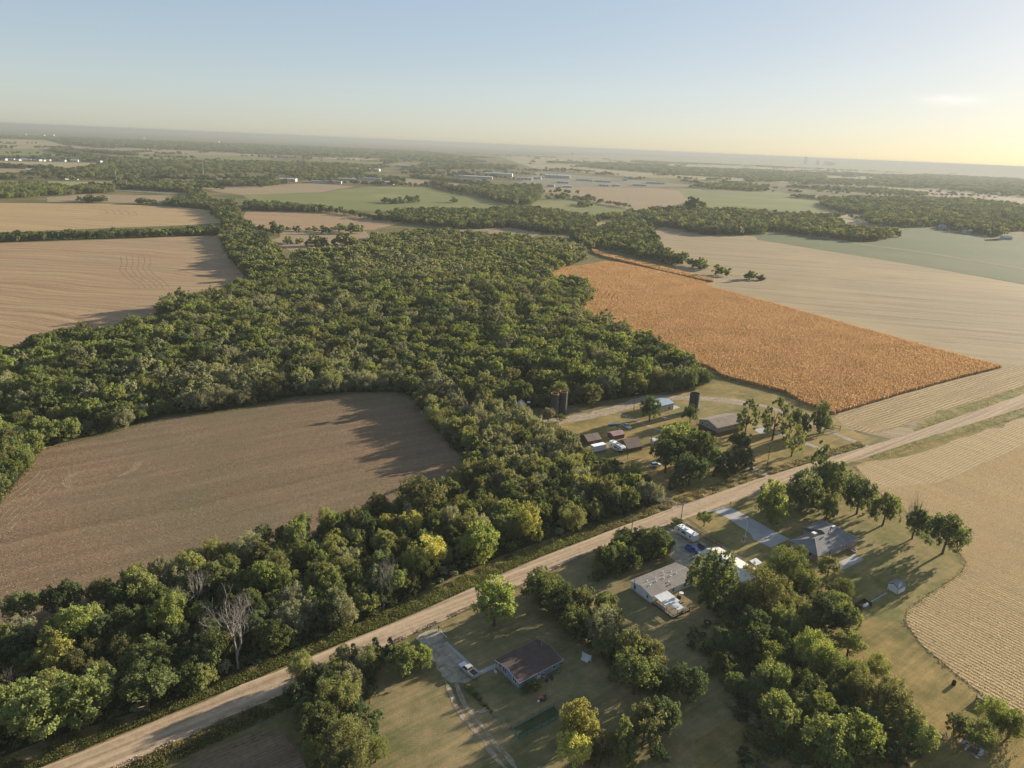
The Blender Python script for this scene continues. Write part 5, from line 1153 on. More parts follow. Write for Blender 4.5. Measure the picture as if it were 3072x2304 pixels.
# ---- white garden shed
HS = house('garden_shed', (115.2, 178.7), 32.0, 'small white garden shed with grey roof by the stubble', 'shed')
gable(HS, 3.7, 3.1, 2.05, 0.75, siding('white shed siding', (0.75, 0.75, 0.74), 0.3, True), shingle('grey shed shingles', (0.24, 0.245, 0.26)), 0.18, trim=M_DARK)
fw = Face('W', 3.7, 3.1); opening(HS, fw, 1.6, 0.05, 1.3, 1.8, 'door', 1, M_TRIM, M_WHITE)
MB().box(-0.05, 0.05, -0.05, 0.05, 0, 2.0).build('corner_post', M_DARK, HS); cap([c for c in HS.children if c.name.startswith('roof')][0], 2.0, 1.0, 2.55, 0.15, 0.25)
# ---- brown roofed farmhouse
HF = house('farmhouse', (92.2, 294.4), 32.0, 'two storey farmhouse with wide brown gable roof', 'house')
L_, W_ = 17.0, 11.0
M_TAN = siding('tan siding', (0.33, 0.29, 0.23), 0.2)
rf = gable(HF, L_, W_, 4.6, 1.7, M_TAN, shingle('brown shingles', (0.25, 0.20, 0.155)), 0.5, trim=plain('cream fascia', (0.5, 0.44, 0.36)))
M_BROWN = siding('brown boards', (0.155, 0.105, 0.075), 0.25)
fW, fS = Face('W', L_, W_), Face('S', L_, W_)
lb = MB(); fW.slab(lb, -0.06, W_+0.06, 0, 2.0, 0.012, 0.06); fS.slab(lb, 0.0, L_, 0, 2.0, 0.012, 0.06); lb.build('lower_cladding', M_BROWN, HF)
for u in (2.0, 6.0, 9.0): opening(HF, fW, u, 2.9, 0.9, 1.2)
for u in (5.0, 6.1, 7.2, 11.5, 14.5): opening(HF, fS, u, 2.9, 0.8, 1.1)
opening(HF, fW, 4.0, 0.6, 1.0, 1.1)
bal = MB(); bal.box(-1.6, -0.02, -0.2, W_, 2.15, 2.3); bal.build('balcony', M_WOODDK, HF)
bl = MB()
for z in (2.7, 3.15): bl.box(-1.62, -1.54, -0.2, W_, z, z+0.07)
for y in np.linspace(-0.15, W_-0.05, 9): bl.box(-1.63, -1.53, y-0.05, y+0.05, 0.0 if int(y*10) % 2 else 2.3, 3.2)
bl.build('railing', M_WOODDK, HF)
for x, y in ((5, 3.5), (9, 3.5), (12, 6.5)): cap(rf, x, y, 4.6+1.7*(1-abs(y-5.5)/5.5)+0.1, 0.18, 0.35)
# ---- metal shop building
HP = house('shop_building', (70.6, 321.1), 35.0, 'tan metal shop building with blue grey roof', 'building')
gable(HP, 10.9, 8.4, 3.5, 0.9, sheet_metal('tan wall sheet', (0.46, 0.41, 0.33), 0.5, 0.3), sheet_metal('blue grey roof sheet', (0.30, 0.37, 0.42), 0.35, 0.5), 0.25, trim=plain('dark blue trim', (0.10, 0.13, 0.16)))
fS, fE = Face('S', 10.9, 8.4), Face('E', 10.9, 8.4)
opening(HP, fS, 8.0, 0.9, 0.9, 1.2, 'window', 0, plain('red brown frame', (0.25, 0.11, 0.08))); opening(HP, fE, 4.2, 0.05, 3.6, 3.0, 'door', 0, None, M_WHITE)
sheet('concrete_pad', [np.array([70.6, 321.1])+np.array([math.cos(R8(35))*a-math.sin(R8(35))*b, math.sin(R8(35))*a+math.cos(R8(35))*b]) for a, b in ((10.95, 0.4), (16.5, 0.4), (16.5, 8), (10.95, 8))], 0.068, M_CONC, 'pale concrete apron beside the metal shop building')
# ---- brown barn and sheds behind the strip
HK = house('brown_barn', (49.6, 272.7), 29.5, 'brown barn with steep roof beside the farmyard camper', 'barn')
gable(HK, 7.3, 7.6, 2.1, 2.5, M_BROWN, shingle('barn brown shingles', (0.21, 0.155, 0.125)), 0.35, trim=M_WOODDK)
opening(HK, Face('W', 7.3, 7.6), 3.8, 0.05, 2.4, 2.3, 'door', 0, M_WOODDK, M_DARK)
p = at(*q4(760, 775)); HL = house('lean_to_shed', (p[0]-2, p[1]+3.5), 29.5, 'low shed with faded pink roof behind the brown barn', 'shed')
gable(HL, 6.0, 4.2, 1.9, 0.8, M_BROWN, shingle('faded pink shingles', (0.36, 0.22, 0.21)), 0.3, trim=M_WOODDK)
p = at(*q4(462, 818)); HO = house('old_shed', (p[0]-1.5, p[1]+1.5), 30.0, 'old brown shed behind the white box trailer', 'shed')
gable(HO, 6.6, 6.2, 2.1, 1.6, M_BROWN, shingle('worn brown shingles', (0.235, 0.175, 0.145)), 0.35, trim=M_WOODDK)
opening(HO, Face('S', 6.6, 6.2), 3.6, 0.9, 1.0, 0.8)
p = at(*q4(1142, 795)); HT = house('white_shed', (p[0], p[1]), 31.0, 'tiny white shed left of the tree clump across the road', 'shed')
gable(HT, 2.6, 2.4, 2.0, 0.5, M_WHITE, M_SHEET, 0.15)
opening(HT, Face('W', 2.6, 2.4), 1.2, 0.05, 0.9, 1.7, 'door', 0, None, M_WHITE)
# ---- silos
def silo(pos, d, h, label, rim, name='silo', inner=None):
    e = empty(name, (pos[0], pos[1], 0)); tag(e, label, 'silo'); R = d/2; n = 28
    t = MATS.get('silo staves')
    if not t:
        tt = new_mat('silo staves'); pp = tt.n('ShaderNodeTexCoord').outputs['Object']; n1 = tt.noise(tt.mapping(pp, 0, (1, 1, 0.15)), 1.2, 6, 0.7)
        t = MATS['silo staves'] = finish(tt, tt.ramp(n1, [(0.3, (0.03, 0.03, 0.03)), (0.75, (0.085, 0.08, 0.078))]), 0.9, n1, 0.4, 0.06)
    m = MB(); k = len(m.v)
    rings = [(R, 0), (R, h), (R-0.15, h), (R-0.15, 0.3)]
    for r_, z in rings: m.v += [(r_*math.cos(2*math.pi*j/n), r_*math.sin(2*math.pi*j/n), z) for j in range(n)]
    for i in range(len(rings)-1):
        for j in range(n): m.f.append((i*n+j, i*n+(j+1) % n, (i+1)*n+(j+1) % n, (i+1)*n+j))
    m.f.append(tuple(3*n+j for j in range(n)))
    m.build('shell', t, e, smooth=False)
    for z in np.arange(0.6, h-0.1, 0.75):
        b = MB(); b.v = [(r_*math.cos(2*math.pi*j/n), r_*math.sin(2*math.pi*j/n), zz_) for r_, zz_ in ((R+0.012, z), (R+0.05, z), (R+0.05, z+0.07), (R+0.012, z+0.07)) for j in range(n)]
        for i in range(3):
            for j in range(n): b.f.append((i*n+j, i*n+(j+1) % n, (i+1)*n+(j+1) % n, (i+1)*n+j))
        b.build('hoop', rim, e)
    lad = MB()
    for s in (-0.2, 0.2): lad.tube([(R+0.15, s, 0), (R+0.15, s, h)], 0.03, 4)
    for z in np.arange(0.4, h, 0.35): lad.tube([(R+0.15, -0.2, z), (R+0.15, 0.2, z)], 0.02, 4)
    lad.build('ladder', M_STEEL, e)
    if inner: 
        c = MB(); c.v = [(r_*math.cos(2*math.pi*j/n), r_*math.sin(2*math.pi*j/n), z) for r_, z in ((R+0.06, h-0.1), (R+0.06, h+0.1), (R-0.16, h+0.12), (R-0.16, h-0.9)) for j in range(n)]
        for i in range(3):
            for j in range(n): c.f.append((i*n+j, i*n+(j+1) % n, (i+1)*n+(j+1) % n, (i+1)*n+j))
        c.build('rim', inner, e)
    return e
M_RUSTB = plain('rusty band', (0.07, 0.06, 0.055), 0.8, 0.4, 3); M_RUST = plain('orange rust', (0.30, 0.14, 0.06), 0.85, 0.45, 2.5)
p = at(*q4(1580, 425)); silo(p, 4.7, 9.6, 'single open topped silo behind the farmhouse', M_RUSTB)
p = at(*qb(890, 535)); silo(p, 3.6, 11.0, 'left of the twin silos with rusty orange rim', M_RUSTB, inner=M_RUST)
p = at(*qb(1035, 503)); silo(p, 3.6, 11.0, 'right of the twin silos with rusty rim', M_RUSTB, inner=M_RUST)
# small round bin and white tank behind the strip
p = at(*qb(470, 430)); e = empty('grain_bin', (p[0], p[1], 0)); tag(e, 'small dark bin with pale cap left of the twin silos', 'bin')
MB().tube([(0, 0, 0), (0, 0, 3.6)], 0.8, 16).build('shell', M_DARK, e); MB().tube([(0, 0, 3.61), (0, 0, 3.7), (0, 0, 4.1)], [0.95, 0.95, 0.1], 16).build('cap', M_WHITE, e)
p = at(*qb(345, 420)); e = empty('grain_bin', (p[0], p[1], 0)); tag(e, 'white steel bin with cone roof left of the silos', 'bin')
MB().tube([(0, 0, 0), (0, 0, 3.4)], 1.6, 20).build('shell', M_WHITE, e); MB().tube([(0, 0, 3.41), (0, 0, 3.5), (0, 0, 4.5)], [1.75, 1.75, 0.25], 20).build('cone_roof', M_STEEL, e); MB().tube([(0, 0, 4.4), (0, 0, 5.0)], 0.25, 8).build('cap', M_WHITE, e)

# ================================================================== VEHICLES
def car_paint(name, col):
    if name in MATS: return MATS[name]
    t = new_mat(name); p = t.n('ShaderNodeTexCoord').outputs['Object']; n = t.noise(p, 1.5, 5, 0.7)
    MATS[name] = finish(t, t.ramp(n, [(0.3, tuple(c*0.8 for c in col)), (0.7, col)]), 0.3, spec=0.5); return MATS[name]
def wheel(e, x, y, r=0.38, w=0.25):
    t = MB(); n = 18
    prof = [(r*0.62, -w/2), (r*0.94, -w/2), (r, -w*0.3), (r, w*0.3), (r*0.94, w/2), (r*0.62, w/2)]
    for pr, a in prof: t.v += [(x+pr*math.cos(2*math.pi*j/n), y+a, r+pr*math.sin(2*math.pi*j/n)) for j in range(n)]
    for i in range(len(prof)):
        i2 = (i+1) % len(prof)
        for j in range(n): t.f.append((i*n+j, i*n+(j+1) % n, i2*n+(j+1) % n, i2*n+j))
    o = t.build('wheel', M_TYRE, e); MB().tube([(x, y-w*0.4, r), (x, y+w*0.4, r)], r*0.6, 12).build('rim', M_STEEL, o)
def pickup(pos, deg, label, paint, Lc=5.7, hood=None, bedin=None):
    """nose towards +x, centred"""
    e = empty('pickup_truck', (pos[0], pos[1], 0.09), R8(deg)); tag(e, label, 'pickup'); hw = 0.95; f = Lc/2
    hd = hood or paint
    MB().prism([(-f, 0.42), (-f+0.4, 0.38), (f-0.1, 0.38), (f, 0.5), (f, 0.78), (-f, 0.80)], 'y', -hw, hw).build('body', paint, e, 0.05)
    MB().prism([(f-1.75, 0.8), (f-0.06, 0.78), (f-0.12, 1.0), (f-1.55, 1.10), (f-1.75, 1.10)], 'y', -hw+0.04, hw-0.04).build('hood', hd, e, 0.05)
    cab = MB(); x0, x1 = f-3.55, f-1.55
    cab.add([(x0, -hw+0.02, 0.8), (x1, -hw+0.02, 0.8), (x1, -hw+0.02, 1.12), (x0, -hw+0.02, 1.12), (x0+0.12, -hw+0.2, 1.82), (x1-0.62, -hw+0.2, 1.82),
             (x0, hw-0.02, 0.8), (x1, hw-0.02, 0.8), (x1, hw-0.02, 1.12), (x0, hw-0.02, 1.12), (x0+0.12, hw-0.2, 1.82), (x1-0.62, hw-0.2, 1.82)],
            [(0, 1, 2, 3), (3, 2, 5, 4), (7, 6, 9, 8), (8, 9, 10, 11), (1, 7, 8, 2), (2, 8, 11, 5), (6, 0, 3, 9), (9, 3, 4, 10), (4, 5, 11, 10), (0, 6, 7, 1)])
    c = cab.build('cab', paint, e, 0.04)
    def pane(a, nm):
        MB().add(a, [(0, 1, 2, 3)]).build(nm, M_GLASS, c)
    o_ = 0.012
    pane([(x1-0.05+o_, -hw+0.14, 1.18+o_), (x1-0.05+o_, hw-0.14, 1.18+o_), (x1-0.58+o_, hw-0.26, 1.78+o_), (x1-0.58+o_, -hw+0.26, 1.78+o_)], 'windscreen')
    pane([(x0+0.0-o_, hw-0.2, 1.2), (x0-o_, -hw+0.2, 1.2), (x0+0.10-o_, -hw+0.28, 1.74), (x0+0.10-o_, hw-0.28, 1.74)], 'rear_window')
    for s in (-1, 1):
        a = [(x0+0.12, s*(hw-0.02+o_), 1.17), (x1-0.1, s*(hw-0.02+o_), 1.17), (x1-0.62, s*(hw-0.17+o_), 1.74), (x0+0.2, s*(hw-0.17+o_), 1.74)]
        pane(a if s < 0 else a[::-1], 'side_window')
    b = MB(); bx0, bx1 = -f+0.02, x0-0.04
    b.box(bx0, bx1, -hw+0.01, -hw+0.10, 0.8, 1.22); b.box(bx0, bx1, hw-0.10, hw-0.01, 0.8, 1.22); b.box(bx0, bx0+0.08, -hw+0.101, hw-0.101, 0.8, 1.2); b.box(bx1-0.06, bx1, -hw+0.101, hw-0.101, 0.8, 1.22)
    bd = b.build('bed', paint, e); MB().box(bx0+0.081, bx1-0.061, -hw+0.102, hw-0.102, 0.80, 0.83).build('bed_liner', bedin or M_DARK, bd)
    for s in (-1, 1):
        MB().box(f-0.02, f+0.02, s*0.62-0.17, s*0.62+0.17, 0.62, 0.80).build('headlight', M_TRIM, e)
        MB().box(-f-0.02, -f+0.01, s*0.8-0.09, s*0.8+0.09, 0.80, 1.1).build('tail_light', plain('red lens', (0.35, 0.02, 0.02), 0.3), e)
        for x in (-f+1.15, f-1.05): wheel(e, x, s*(hw-0.13))
        MB().box(x1-0.35, x1-0.2, s*hw-0.02+s*0.02, s*hw+s*0.2+0.02, 1.15, 1.32).build('mirror', M_DARK, e)
    MB().box(f-0.01, f+0.09, -hw, hw, 0.42, 0.60).build('bumper', M_STEEL, e); MB().box(-f-0.1, -f+0.005, -hw, hw, 0.45, 0.62).build('bumper', M_STEEL, e)
    return e
p = at(*q1(292, 738)); pickup(p, 134.0, 'pale pickup with open dark bed parked on the gravel drive', car_paint('silver beige paint', (0.46, 0.44, 0.40)), 5.8, car_paint('white hood', (0.72, 0.72, 0.72)))
p = at(*qd(590, 775)); pickup(p, -38.0, 'blue pickup with grey tailgate parked in the gravel yard', car_paint('bright blue paint', (0.03, 0.10, 0.38)), 5.6, None, M_DARK)
# grey car under the tall tree
def suv(pos, deg, label, paint, name='parked_car', cat='car'):
    e = empty(name, (pos[0], pos[1], 0.06), R8(deg)); tag(e, label, cat)
    MB().prism([(-2.2, 0.35), (2.2, 0.35), (2.28, 0.6), (2.2, 0.95), (1.0, 1.05), (-2.2, 1.08)], 'y', -0.88, 0.88).build('body', paint, e, 0.06)
    g = MB().prism([(-2.1, 1.085), (1.0, 1.06), (0.35, 1.66), (-1.85, 1.70)], 'y', -0.80, 0.80).build('cabin', M_GLASS, e)
    MB().prism([(-1.9, 1.705), (0.36, 1.665), (0.30, 1.74), (-1.8, 1.78)], 'y', -0.78, 0.78).build('roof', paint, e, 0.03)
    for s in (-1, 1):
        for x in (-1.35, 1.4): wheel(e, x, s*0.78, 0.34, 0.22)
        MB().box(2.2, 2.27, s*0.6-0.15, s*0.6+0.15, 0.68, 0.82).build('headlight', M_TRIM, e)
    return e
p = at(*qd(830, 730)); suv(p, -52, 'dark grey car half hidden by the tall leafy tree', car_paint('charcoal paint', (0.13, 0.13, 0.12)))
p = at(*q4(1165, 1030)); suv(p, 20, 'white car half hidden at the foot of the tree clump', car_paint('car white', (0.7, 0.7, 0.7)))

def camper(pos, deg, label, L=8.6, W=2.45, H=2.95, fifth=False):
    """nose towards +x; origin on the ground under its middle"""
    e = empty('travel_trailer', (pos[0], pos[1], 0.06), R8(deg)); tag(e, label, 'camper'); h = L/2; b = 0.62
    M_RV = car_paint('camper white', (0.72, 0.71, 0.68))
    if fifth: prof = [(-h, b), (h-2.4, b), (h-2.2, 1.5), (h-0.4, 1.5), (h, 1.9), (h-0.1, 2.7), (h-0.6, H), (-h+0.1, H), (-h, H-0.1)]
    else: prof = [(-h, b), (h-0.8, b), (h-0.1, 1.1), (h, 1.5), (h-0.35, 2.3), (h-1.1, H), (-h+0.08, H), (-h, H-0.08)]
    MB().prism(prof, 'y', -W/2, W/2).build('body', M_RV, e, 0.06)
    r = MB().box(-h+0.15, h-1.15, -W/2+0.05, W/2-0.05, H+0.002, H+0.05).build('roof', plain('camper roof', (0.78, 0.78, 0.76), 0.5), e)
    MB().box(-0.6, 0.5, -0.45, 0.45, H+0.05, H+0.36).build('air_conditioner', M_WHITE, r, 0.05)
    for x, y in ((-h+1.0, 0.5), (-h+1.5, -0.5), (h-2.0, -0.5), (h-1.7, 0.6), (1.6, 0.6)): MB().box(x-0.22, x+0.22, y-0.22, y+0.22, H+0.05, H+0.16).build('roof_vent', M_DARK, r)
    for s in (-1, 1):
        for x, w, z, hh in ((h-2.1, 0.75, 1.6, 0.7), (0.1, 1.9, 1.55, 0.75), (-h+1.6, 0.8, 1.7, 0.5)):
            y = s*(W/2+0.012); MB().box(x-w/2, x+w/2, min(y, y-s*0.01), max(y, y-s*0.01), z, z+hh).build('window', M_GLASS, e)
        st = MB(); y = s*(W/2+0.006)
        st.box(-h+0.2, h-1.0, min(y, y-s*0.004), max(y, y-s*0.004), 0.95, 1.12); st.box(-1.2, -1.14, min(y, y-s*0.004), max(y, y-s*0.004), 1.13, H-0.15); st.box(1.35, 1.41, min(y, y-s*0.004), max(y, y-s*0.004), 1.13, H-0.15); st.box(-h+0.2, h-1.2, min(y, y-s*0.004), max(y, y-s*0.004), H-0.22, H-0.12)
        st.build('stripe', plain('grey stripe', (0.12, 0.12, 0.13)), e)
        for x in (-0.5, -1.35): wheel(e, x, s*(W/2-0.2), 0.36, 0.22)
    if fifth: MB().box(h+0.0, h+0.03, -0.8, 0.8, 1.95, 2.6).build('front_window', M_GLASS, e)
    MB().box(-h+0.3, h-1.0, -W/2+0.25, W/2-0.25, 0.42, 0.61).build('chassis', M_DARK, e)
    if not fifth:
        a = MB(); a.tube([(h-0.6, -0.6, 0.5), (h+1.1, 0, 0.5)], 0.05, 6).tube([(h-0.6, 0.6, 0.5), (h+1.1, 0, 0.5)], 0.05, 6).tube([(h+0.9, 0, 0.0), (h+0.9, 0, 0.8)], 0.05, 6); a.build('drawbar', M_DARK, e)
        for y in (-0.2, 0.2): MB().tube([(h+0.25, y, 0.5), (h+0.25, y, 0.95), (h+0.25, y, 1.05)], [0.16, 0.16, 0.05], 8).build('gas_bottle', M_WHITE, e)
    else:
        for y in (-0.7, 0.7): MB().box(h-1.8, h-1.65, y-0.06, y+0.06, 0.0, 1.5).build('landing_leg', M_STEEL, e)
    MB().box(-h-0.08, -h-0.01, -W/2+0.1, W/2-0.1, 0.6, 0.75).build('bumper', M_DARK, e)
    return e
a = at(*qd(160, 345)); b = at(*qd(570, 605)); d = (a-b); ang = math.degrees(math.atan2(d[1], d[0])); mid = (a+b)/2; nv = np.array([-d[1], d[0], 0])/np.linalg.norm(d)
camper(mid-nv*1.22, ang, 'white travel trailer with dark windows beside the picket fence', 8.7)
a = at(*q4(768, 892)); b = at(*q4(664, 836)); d = (a-b); mid = (a+b)/2; nv = np.array([-d[1], d[0], 0])/np.linalg.norm(d)
camper(mid+nv*1.22, math.degrees(math.atan2(d[1], d[0])), 'white fifth wheel camper beside the brown barn', 8.0, fifth=True, H=3.3)
p = at(*q4(482, 888)); e = empty('box_trailer', (p[0], p[1], 0.05), R8(31.5)); tag(e, 'plain white box trailer behind the wood strip', 'trailer')
MB().box(0, 6.4, 0, 2.5, 0.55, 3.0).build('body', M_WHITE, e, 0.06); MB().box(0.02, 6.38, 0.02, 2.48, 3.002, 3.05).build('roof', plain('bright white roof', (0.8, 0.8, 0.8)), e); MB().box(0.2, 6.2, 0.2, 2.3, 0.4, 0.549).build('chassis', M_DARK, e)
for x in (2.7, 3.6):
    for y in (0.12, 2.38): wheel(e, x, y, 0.36, 0.22)
MB().tube([(6.4, 0.4, 0.5), (7.6, 1.25, 0.5), (6.4, 2.1, 0.5)], 0.05, 6).build('drawbar', M_DARK, e)
p = at(*q4(845, 600)); pickup(p, -62, 'faded pale blue pickup among scrap in the farmyard', car_paint('faded blue paint', (0.46, 0.52, 0.56)), 5.4)
# flatbed trailer and scrap beside it
p = at(*q4(700, 575)); e = empty('flat_trailer', (p[0], p[1], 0.05), R8(14)); tag(e, 'flat trailer loaded with pale pipes by the scrap pickup', 'trailer')
MB().box(-2.6, 2.6, -1.0, 1.0, 0.55, 0.68).build('deck', M_WOODDK, e)
for i, y in enumerate((-0.7, -0.35, 0.3, 0.65)): MB().tube([(-2.5, y, 0.84), (2.5, y+0.1, 0.84)], 0.15, 8).build('pipe', M_WHITE, e)
for x in (-0.4, 0.5):
    for y in (-0.95, 0.95): wheel(e, x, y, 0.33, 0.2)
for i, (x, y, w, h, lab) in enumerate(((715, 605, 1.1, 0.8, 'white barrel lying by the flat trailer'), (770, 625, 1.3, 0.5, 'pale scrap drum in front of the faded pickup'))):
    p = at(*q4(x, y)); e = empty('barrel', (p[0], p[1], 0.06), R8(20+70*i)); tag(e, lab, 'barrel')
    MB().tube([(-0.45, 0, 0.3), (0.45, 0, 0.3)], 0.29, 12).build('shell', M_WHITE, e); MB().tube([(-0.03, 0, 0.3), (0.03, 0, 0.3)], 0.31, 12).build('hoop', M_STEEL, e)

# ================================================================== POLES, FENCES, YARD THINGS
def pole(f, x, y, h, label, arm=None, light=False, r=0.16):
    b = at(*f(x, y)); e = empty('utility_pole', (b[0], b[1], 0)); tag(e, label, 'pole')
    MB().tube([(0, 0, -0.1), (0, 0, h)], [r, r*0.62], 8).build('shaft', M_WOODDK, e)
    if arm is not None:
        a = MB().box(-1.3, 1.3, -0.06, 0.06, h-0.75, h-0.6).build('crossarm', M_WOOD, e); a.rotation_euler = (0, 0, R8(arm))
        for u in (-1.2, -0.7, 0.7, 1.2): MB().tube([(u, 0, h-0.6), (u, 0, h-0.45), (u, 0, h-0.38)], [0.05, 0.07, 0.03], 6).build('insulator', M_STEEL, a)
        MB().tube([(0.2, 0.25, h-2.2), (0.2, 0.25, h-1.4)], 0.2, 10).build('transformer', M_STEEL, e)
    if light: MB().tube([(0, 0, h-0.2), (0.9, 0, h+0.15)], 0.035, 5).box(0.75, 1.3, -0.12, 0.12, h+0.08, h+0.2).build('lamp_arm', M_STEEL, e)
    return e
pole(q2, 890, 262, 9.0, 'utility pole with crossarm by the travel trailer', 128)
pole(q2, 340, 430, 9.0, 'utility pole behind the tree screen, nearest the wood', 128)
pole(q5, 950, 795, 9.5, 'dark utility pole on the golden lawn across the road', None)
pole(q4, 925, 405, 8.5, 'farmyard light pole left of the shop building', None, True)
pole(q4, 1112, 830, 9.0, 'bare pole left of the tree clump across the road', None)
pole(q4, 858, 948, 3.6, 'short post in front of the brown barn', None, r=0.12)
pole(q4, 650, 945, 2.2, 'low post near the white box trailer', None, r=0.10)
pole(q1, 770, 130, 3.2, 'short pale post by the road behind the round tree', None, r=0.09)
b = at(*qd(1740, 440)); e = empty('flagpole', (b[0], b[1], 0)); tag(e, 'white flagpole with furled flag beside the concrete drive', 'flagpole')
MB().tube([(0, 0, 0), (0, 0, 8.0)], [0.07, 0.035], 8).build('shaft', M_WHITE, e); MB().tube([(0, 0, 8.0), (0, 0, 8.12)], [0.08, 0.03], 8).build('finial', M_STEEL, e)
MB().tube([(0.05, 0, 7.6), (0.16, 0.03, 7.0), (0.12, 0.02, 6.3), (0.10, 0, 5.8)], [0.03, 0.12, 0.10, 0.05], 6).build('flag', plain('dark flag', (0.06, 0.05, 0.09)), e)
MB().tube([(0, 0, 0), (0, 0, 0.12)], 0.7, 14).build('stone_base', M_CONC, e)
b = at(*qd(1690, 555)); e = empty('stone_planter', (b[0], b[1], 0)); tag(e, 'small round stone bed with post near the flagpole', 'planter')
MB().tube([(0, 0, 0), (0, 0, 0.2)], 0.75, 14).build('ring', M_CONC, e); MB().tube([(0, 0, 0.2), (0, 0, 1.5)], [0.14, 0.08], 8).build('post', M_WOODDK, e)
def mailbox(f, x, y, label, two=False):
    b = at(*f(x, y)); e = empty('mailbox', (b[0], b[1], 0.03), R8(128)); tag(e, label, 'mailbox')
    MB().box(-0.06, 0.06, -0.06, 0.06, 0, 1.05).build('post', M_WOODDK, e)
    MB().prism([(-0.15, 1.05), (0.15, 1.05), (0.15, 1.25), (0.08, 1.36), (-0.08, 1.36), (-0.15, 1.25)], 'x', -0.3, 0.3).build('box', M_DARK, e); MB().box(0.05, 0.2, 0.155, 0.17, 1.2, 1.45).build('flag', plain('red flag', (0.5, 0.03, 0.03)), e)
mailbox(q1, 45, 395, 'dark mailbox at the mouth of the gravel drive'); mailbox(q2, 1440, 62, 'mailbox at the road by the concrete drive')
# picket fence by the travel trailer
a, b = at(*qd(415, 240)), at(*qd(1210, 690)); d = b-a; Lf = np.linalg.norm(d); n_p = 46
e = empty('picket_fence', (a[0], a[1], 0), math.atan2(d[1], d[0])); tag(e, 'brown picket fence running behind the travel trailer', 'fence')
pk = MB().prism([(0, 0.05), (0.16, 0.05), (0.16, 1.65), (0.08, 1.78), (0, 1.65)], 'y', 0, 0.03).mesh('picket', M_WOODDK)
for i in range(n_p): link_mesh('picket', pk, e, (i*Lf/n_p, 0, 0))
for z in (0.4, 1.35): MB().box(0, Lf, 0.031, 0.08, z, z+0.1).build('rail', M_WOOD, e)
for i in range(8): MB().box(i*Lf/7-0.06, i*Lf/7+0.06, 0.081, 0.2, 0, 1.7).build('post', M_WOODDK, e)
# gate posts and rails by the farm drive
for pts, lab in ((((1505, 452), (1565, 440)), 'wooden rail fence piece left of the drive by the corn'), (((1580, 440), (1640, 452)), 'wooden rail fence piece right of the drive by the corn')):
    a, b = at(*q5(*pts[0])), at(*q5(*pts[1])); d = b-a; Lf = np.linalg.norm(d); e = empty('rail_fence', (a[0], a[1], 0), math.atan2(d[1], d[0])); tag(e, lab, 'fence')
    for u in (0, Lf): MB().box(u-0.12, u+0.12, -0.12, 0.12, 0, 2.6).build('post', M_WOODDK, e)
    for z in (0.9, 2.25): MB().box(0.12, Lf-0.12, -0.06, 0.06, z, z+0.2).build('rail', M_WOODDK, e)
# kerb timbers along the gravel drive
a, b = at(*q1(100, 490)), at(*q1(372, 742)); d = b-a; Lf = np.linalg.norm(d); e = empty('drive_edging', (a[0], a[1], 0), math.atan2(d[1], d[0])); tag(e, 'row of pale concrete kerbs along the gravel driveway', 'edging')
kb = MB().box(0, Lf/8-0.05, -0.45, 0.45, 0, 0.16).mesh('kerb', M_CONC)
for i in range(8): link_mesh('kerb', kb, e, (i*Lf/8, 0, 0))
# lattice panel with white tub
a, b = at(*q1(1235, 615)), at(*q1(1305, 650)); d = b-a; Lf = np.linalg.norm(d); e = empty('lattice_panel', (a[0], a[1], 0), math.atan2(d[1], d[0])); tag(e, 'white lattice panel standing on the lawn behind the tub', 'panel')
MB().box(0, Lf, -0.02, 0.02, 0.1, 1.7).build('lattice', plain('grey white lattice', (0.55, 0.56, 0.55)), e)
for u in (0, Lf): MB().box(u-0.06, u+0.06, -0.07, 0.07, 0, 1.9).build('post', M_WHITE, e)
b = at(*q1(1260, 640)); e = empty('bath_tub', (b[0], b[1], 0.05), R8(-35)); tag(e, 'white tub on the lawn before the lattice panel', 'tub')
m = MB().prism([(-0.9, 0), (0.9, 0), (1.0, 0.6), (0.9, 0.62), (0.75, 0.15), (-0.75, 0.15), (-0.9, 0.62), (-1.0, 0.6)], 'y', -0.45, 0.45); m.build('shell', M_WHITE, e); MB().box(-1.0, 1.0, -0.52, -0.451, 0, 0.62).box(-1.0, 1.0, 0.451, 0.52, 0, 0.62).build('side', M_WHITE, e)
# rider mower
b = at(*q1(905, 965)); e = empty('riding_mower', (b[0], b[1], 0.03), R8(200)); tag(e, 'red riding mower parked on the lawn below the blue house', 'mower')
M_REDP = car_paint('faded red paint', (0.42, 0.09, 0.06))
MB().prism([(0.1, 0.35), (1.15, 0.35), (1.2, 0.6), (1.05, 0.85), (0.1, 0.9)], 'y', -0.32, 0.32).build('hood', M_REDP, e, 0.05); MB().prism([(-0.9, 0.35), (0.1, 0.35), (0.1, 0.5), (-0.4, 0.55), (-0.9, 0.8)], 'y', -0.4, 0.4).build('body', M_REDP, e)
MB().prism([(-0.75, 0.8), (-0.3, 0.7), (-0.3, 0.8), (-0.65, 0.9), (-0.75, 1.25), (-0.85, 1.25)], 'y', -0.25, 0.25).build('seat', M_DARK, e); MB().tube([(0.1, 0, 0.85), (-0.1, 0, 1.1)], 0.03, 5).tube([(-0.12, -0.2, 1.12), (-0.12, 0.2, 1.12)], 0.03, 5).build('steering_wheel', M_DARK, e)
for s in (-1, 1): wheel(e, 0.85, s*0.45, 0.22, 0.18); wheel(e, -0.6, s*0.5, 0.33, 0.25)
MB().box(-0.3, 0.6, -0.6, 0.6, 0.12, 0.3).build('cutting_deck', M_DARK, e)
b = at(*q1(872, 985)); e = empty('plastic_bucket', (b[0], b[1], 0.03)); tag(e, 'pale bucket on the lawn in front of the mower', 'bucket')
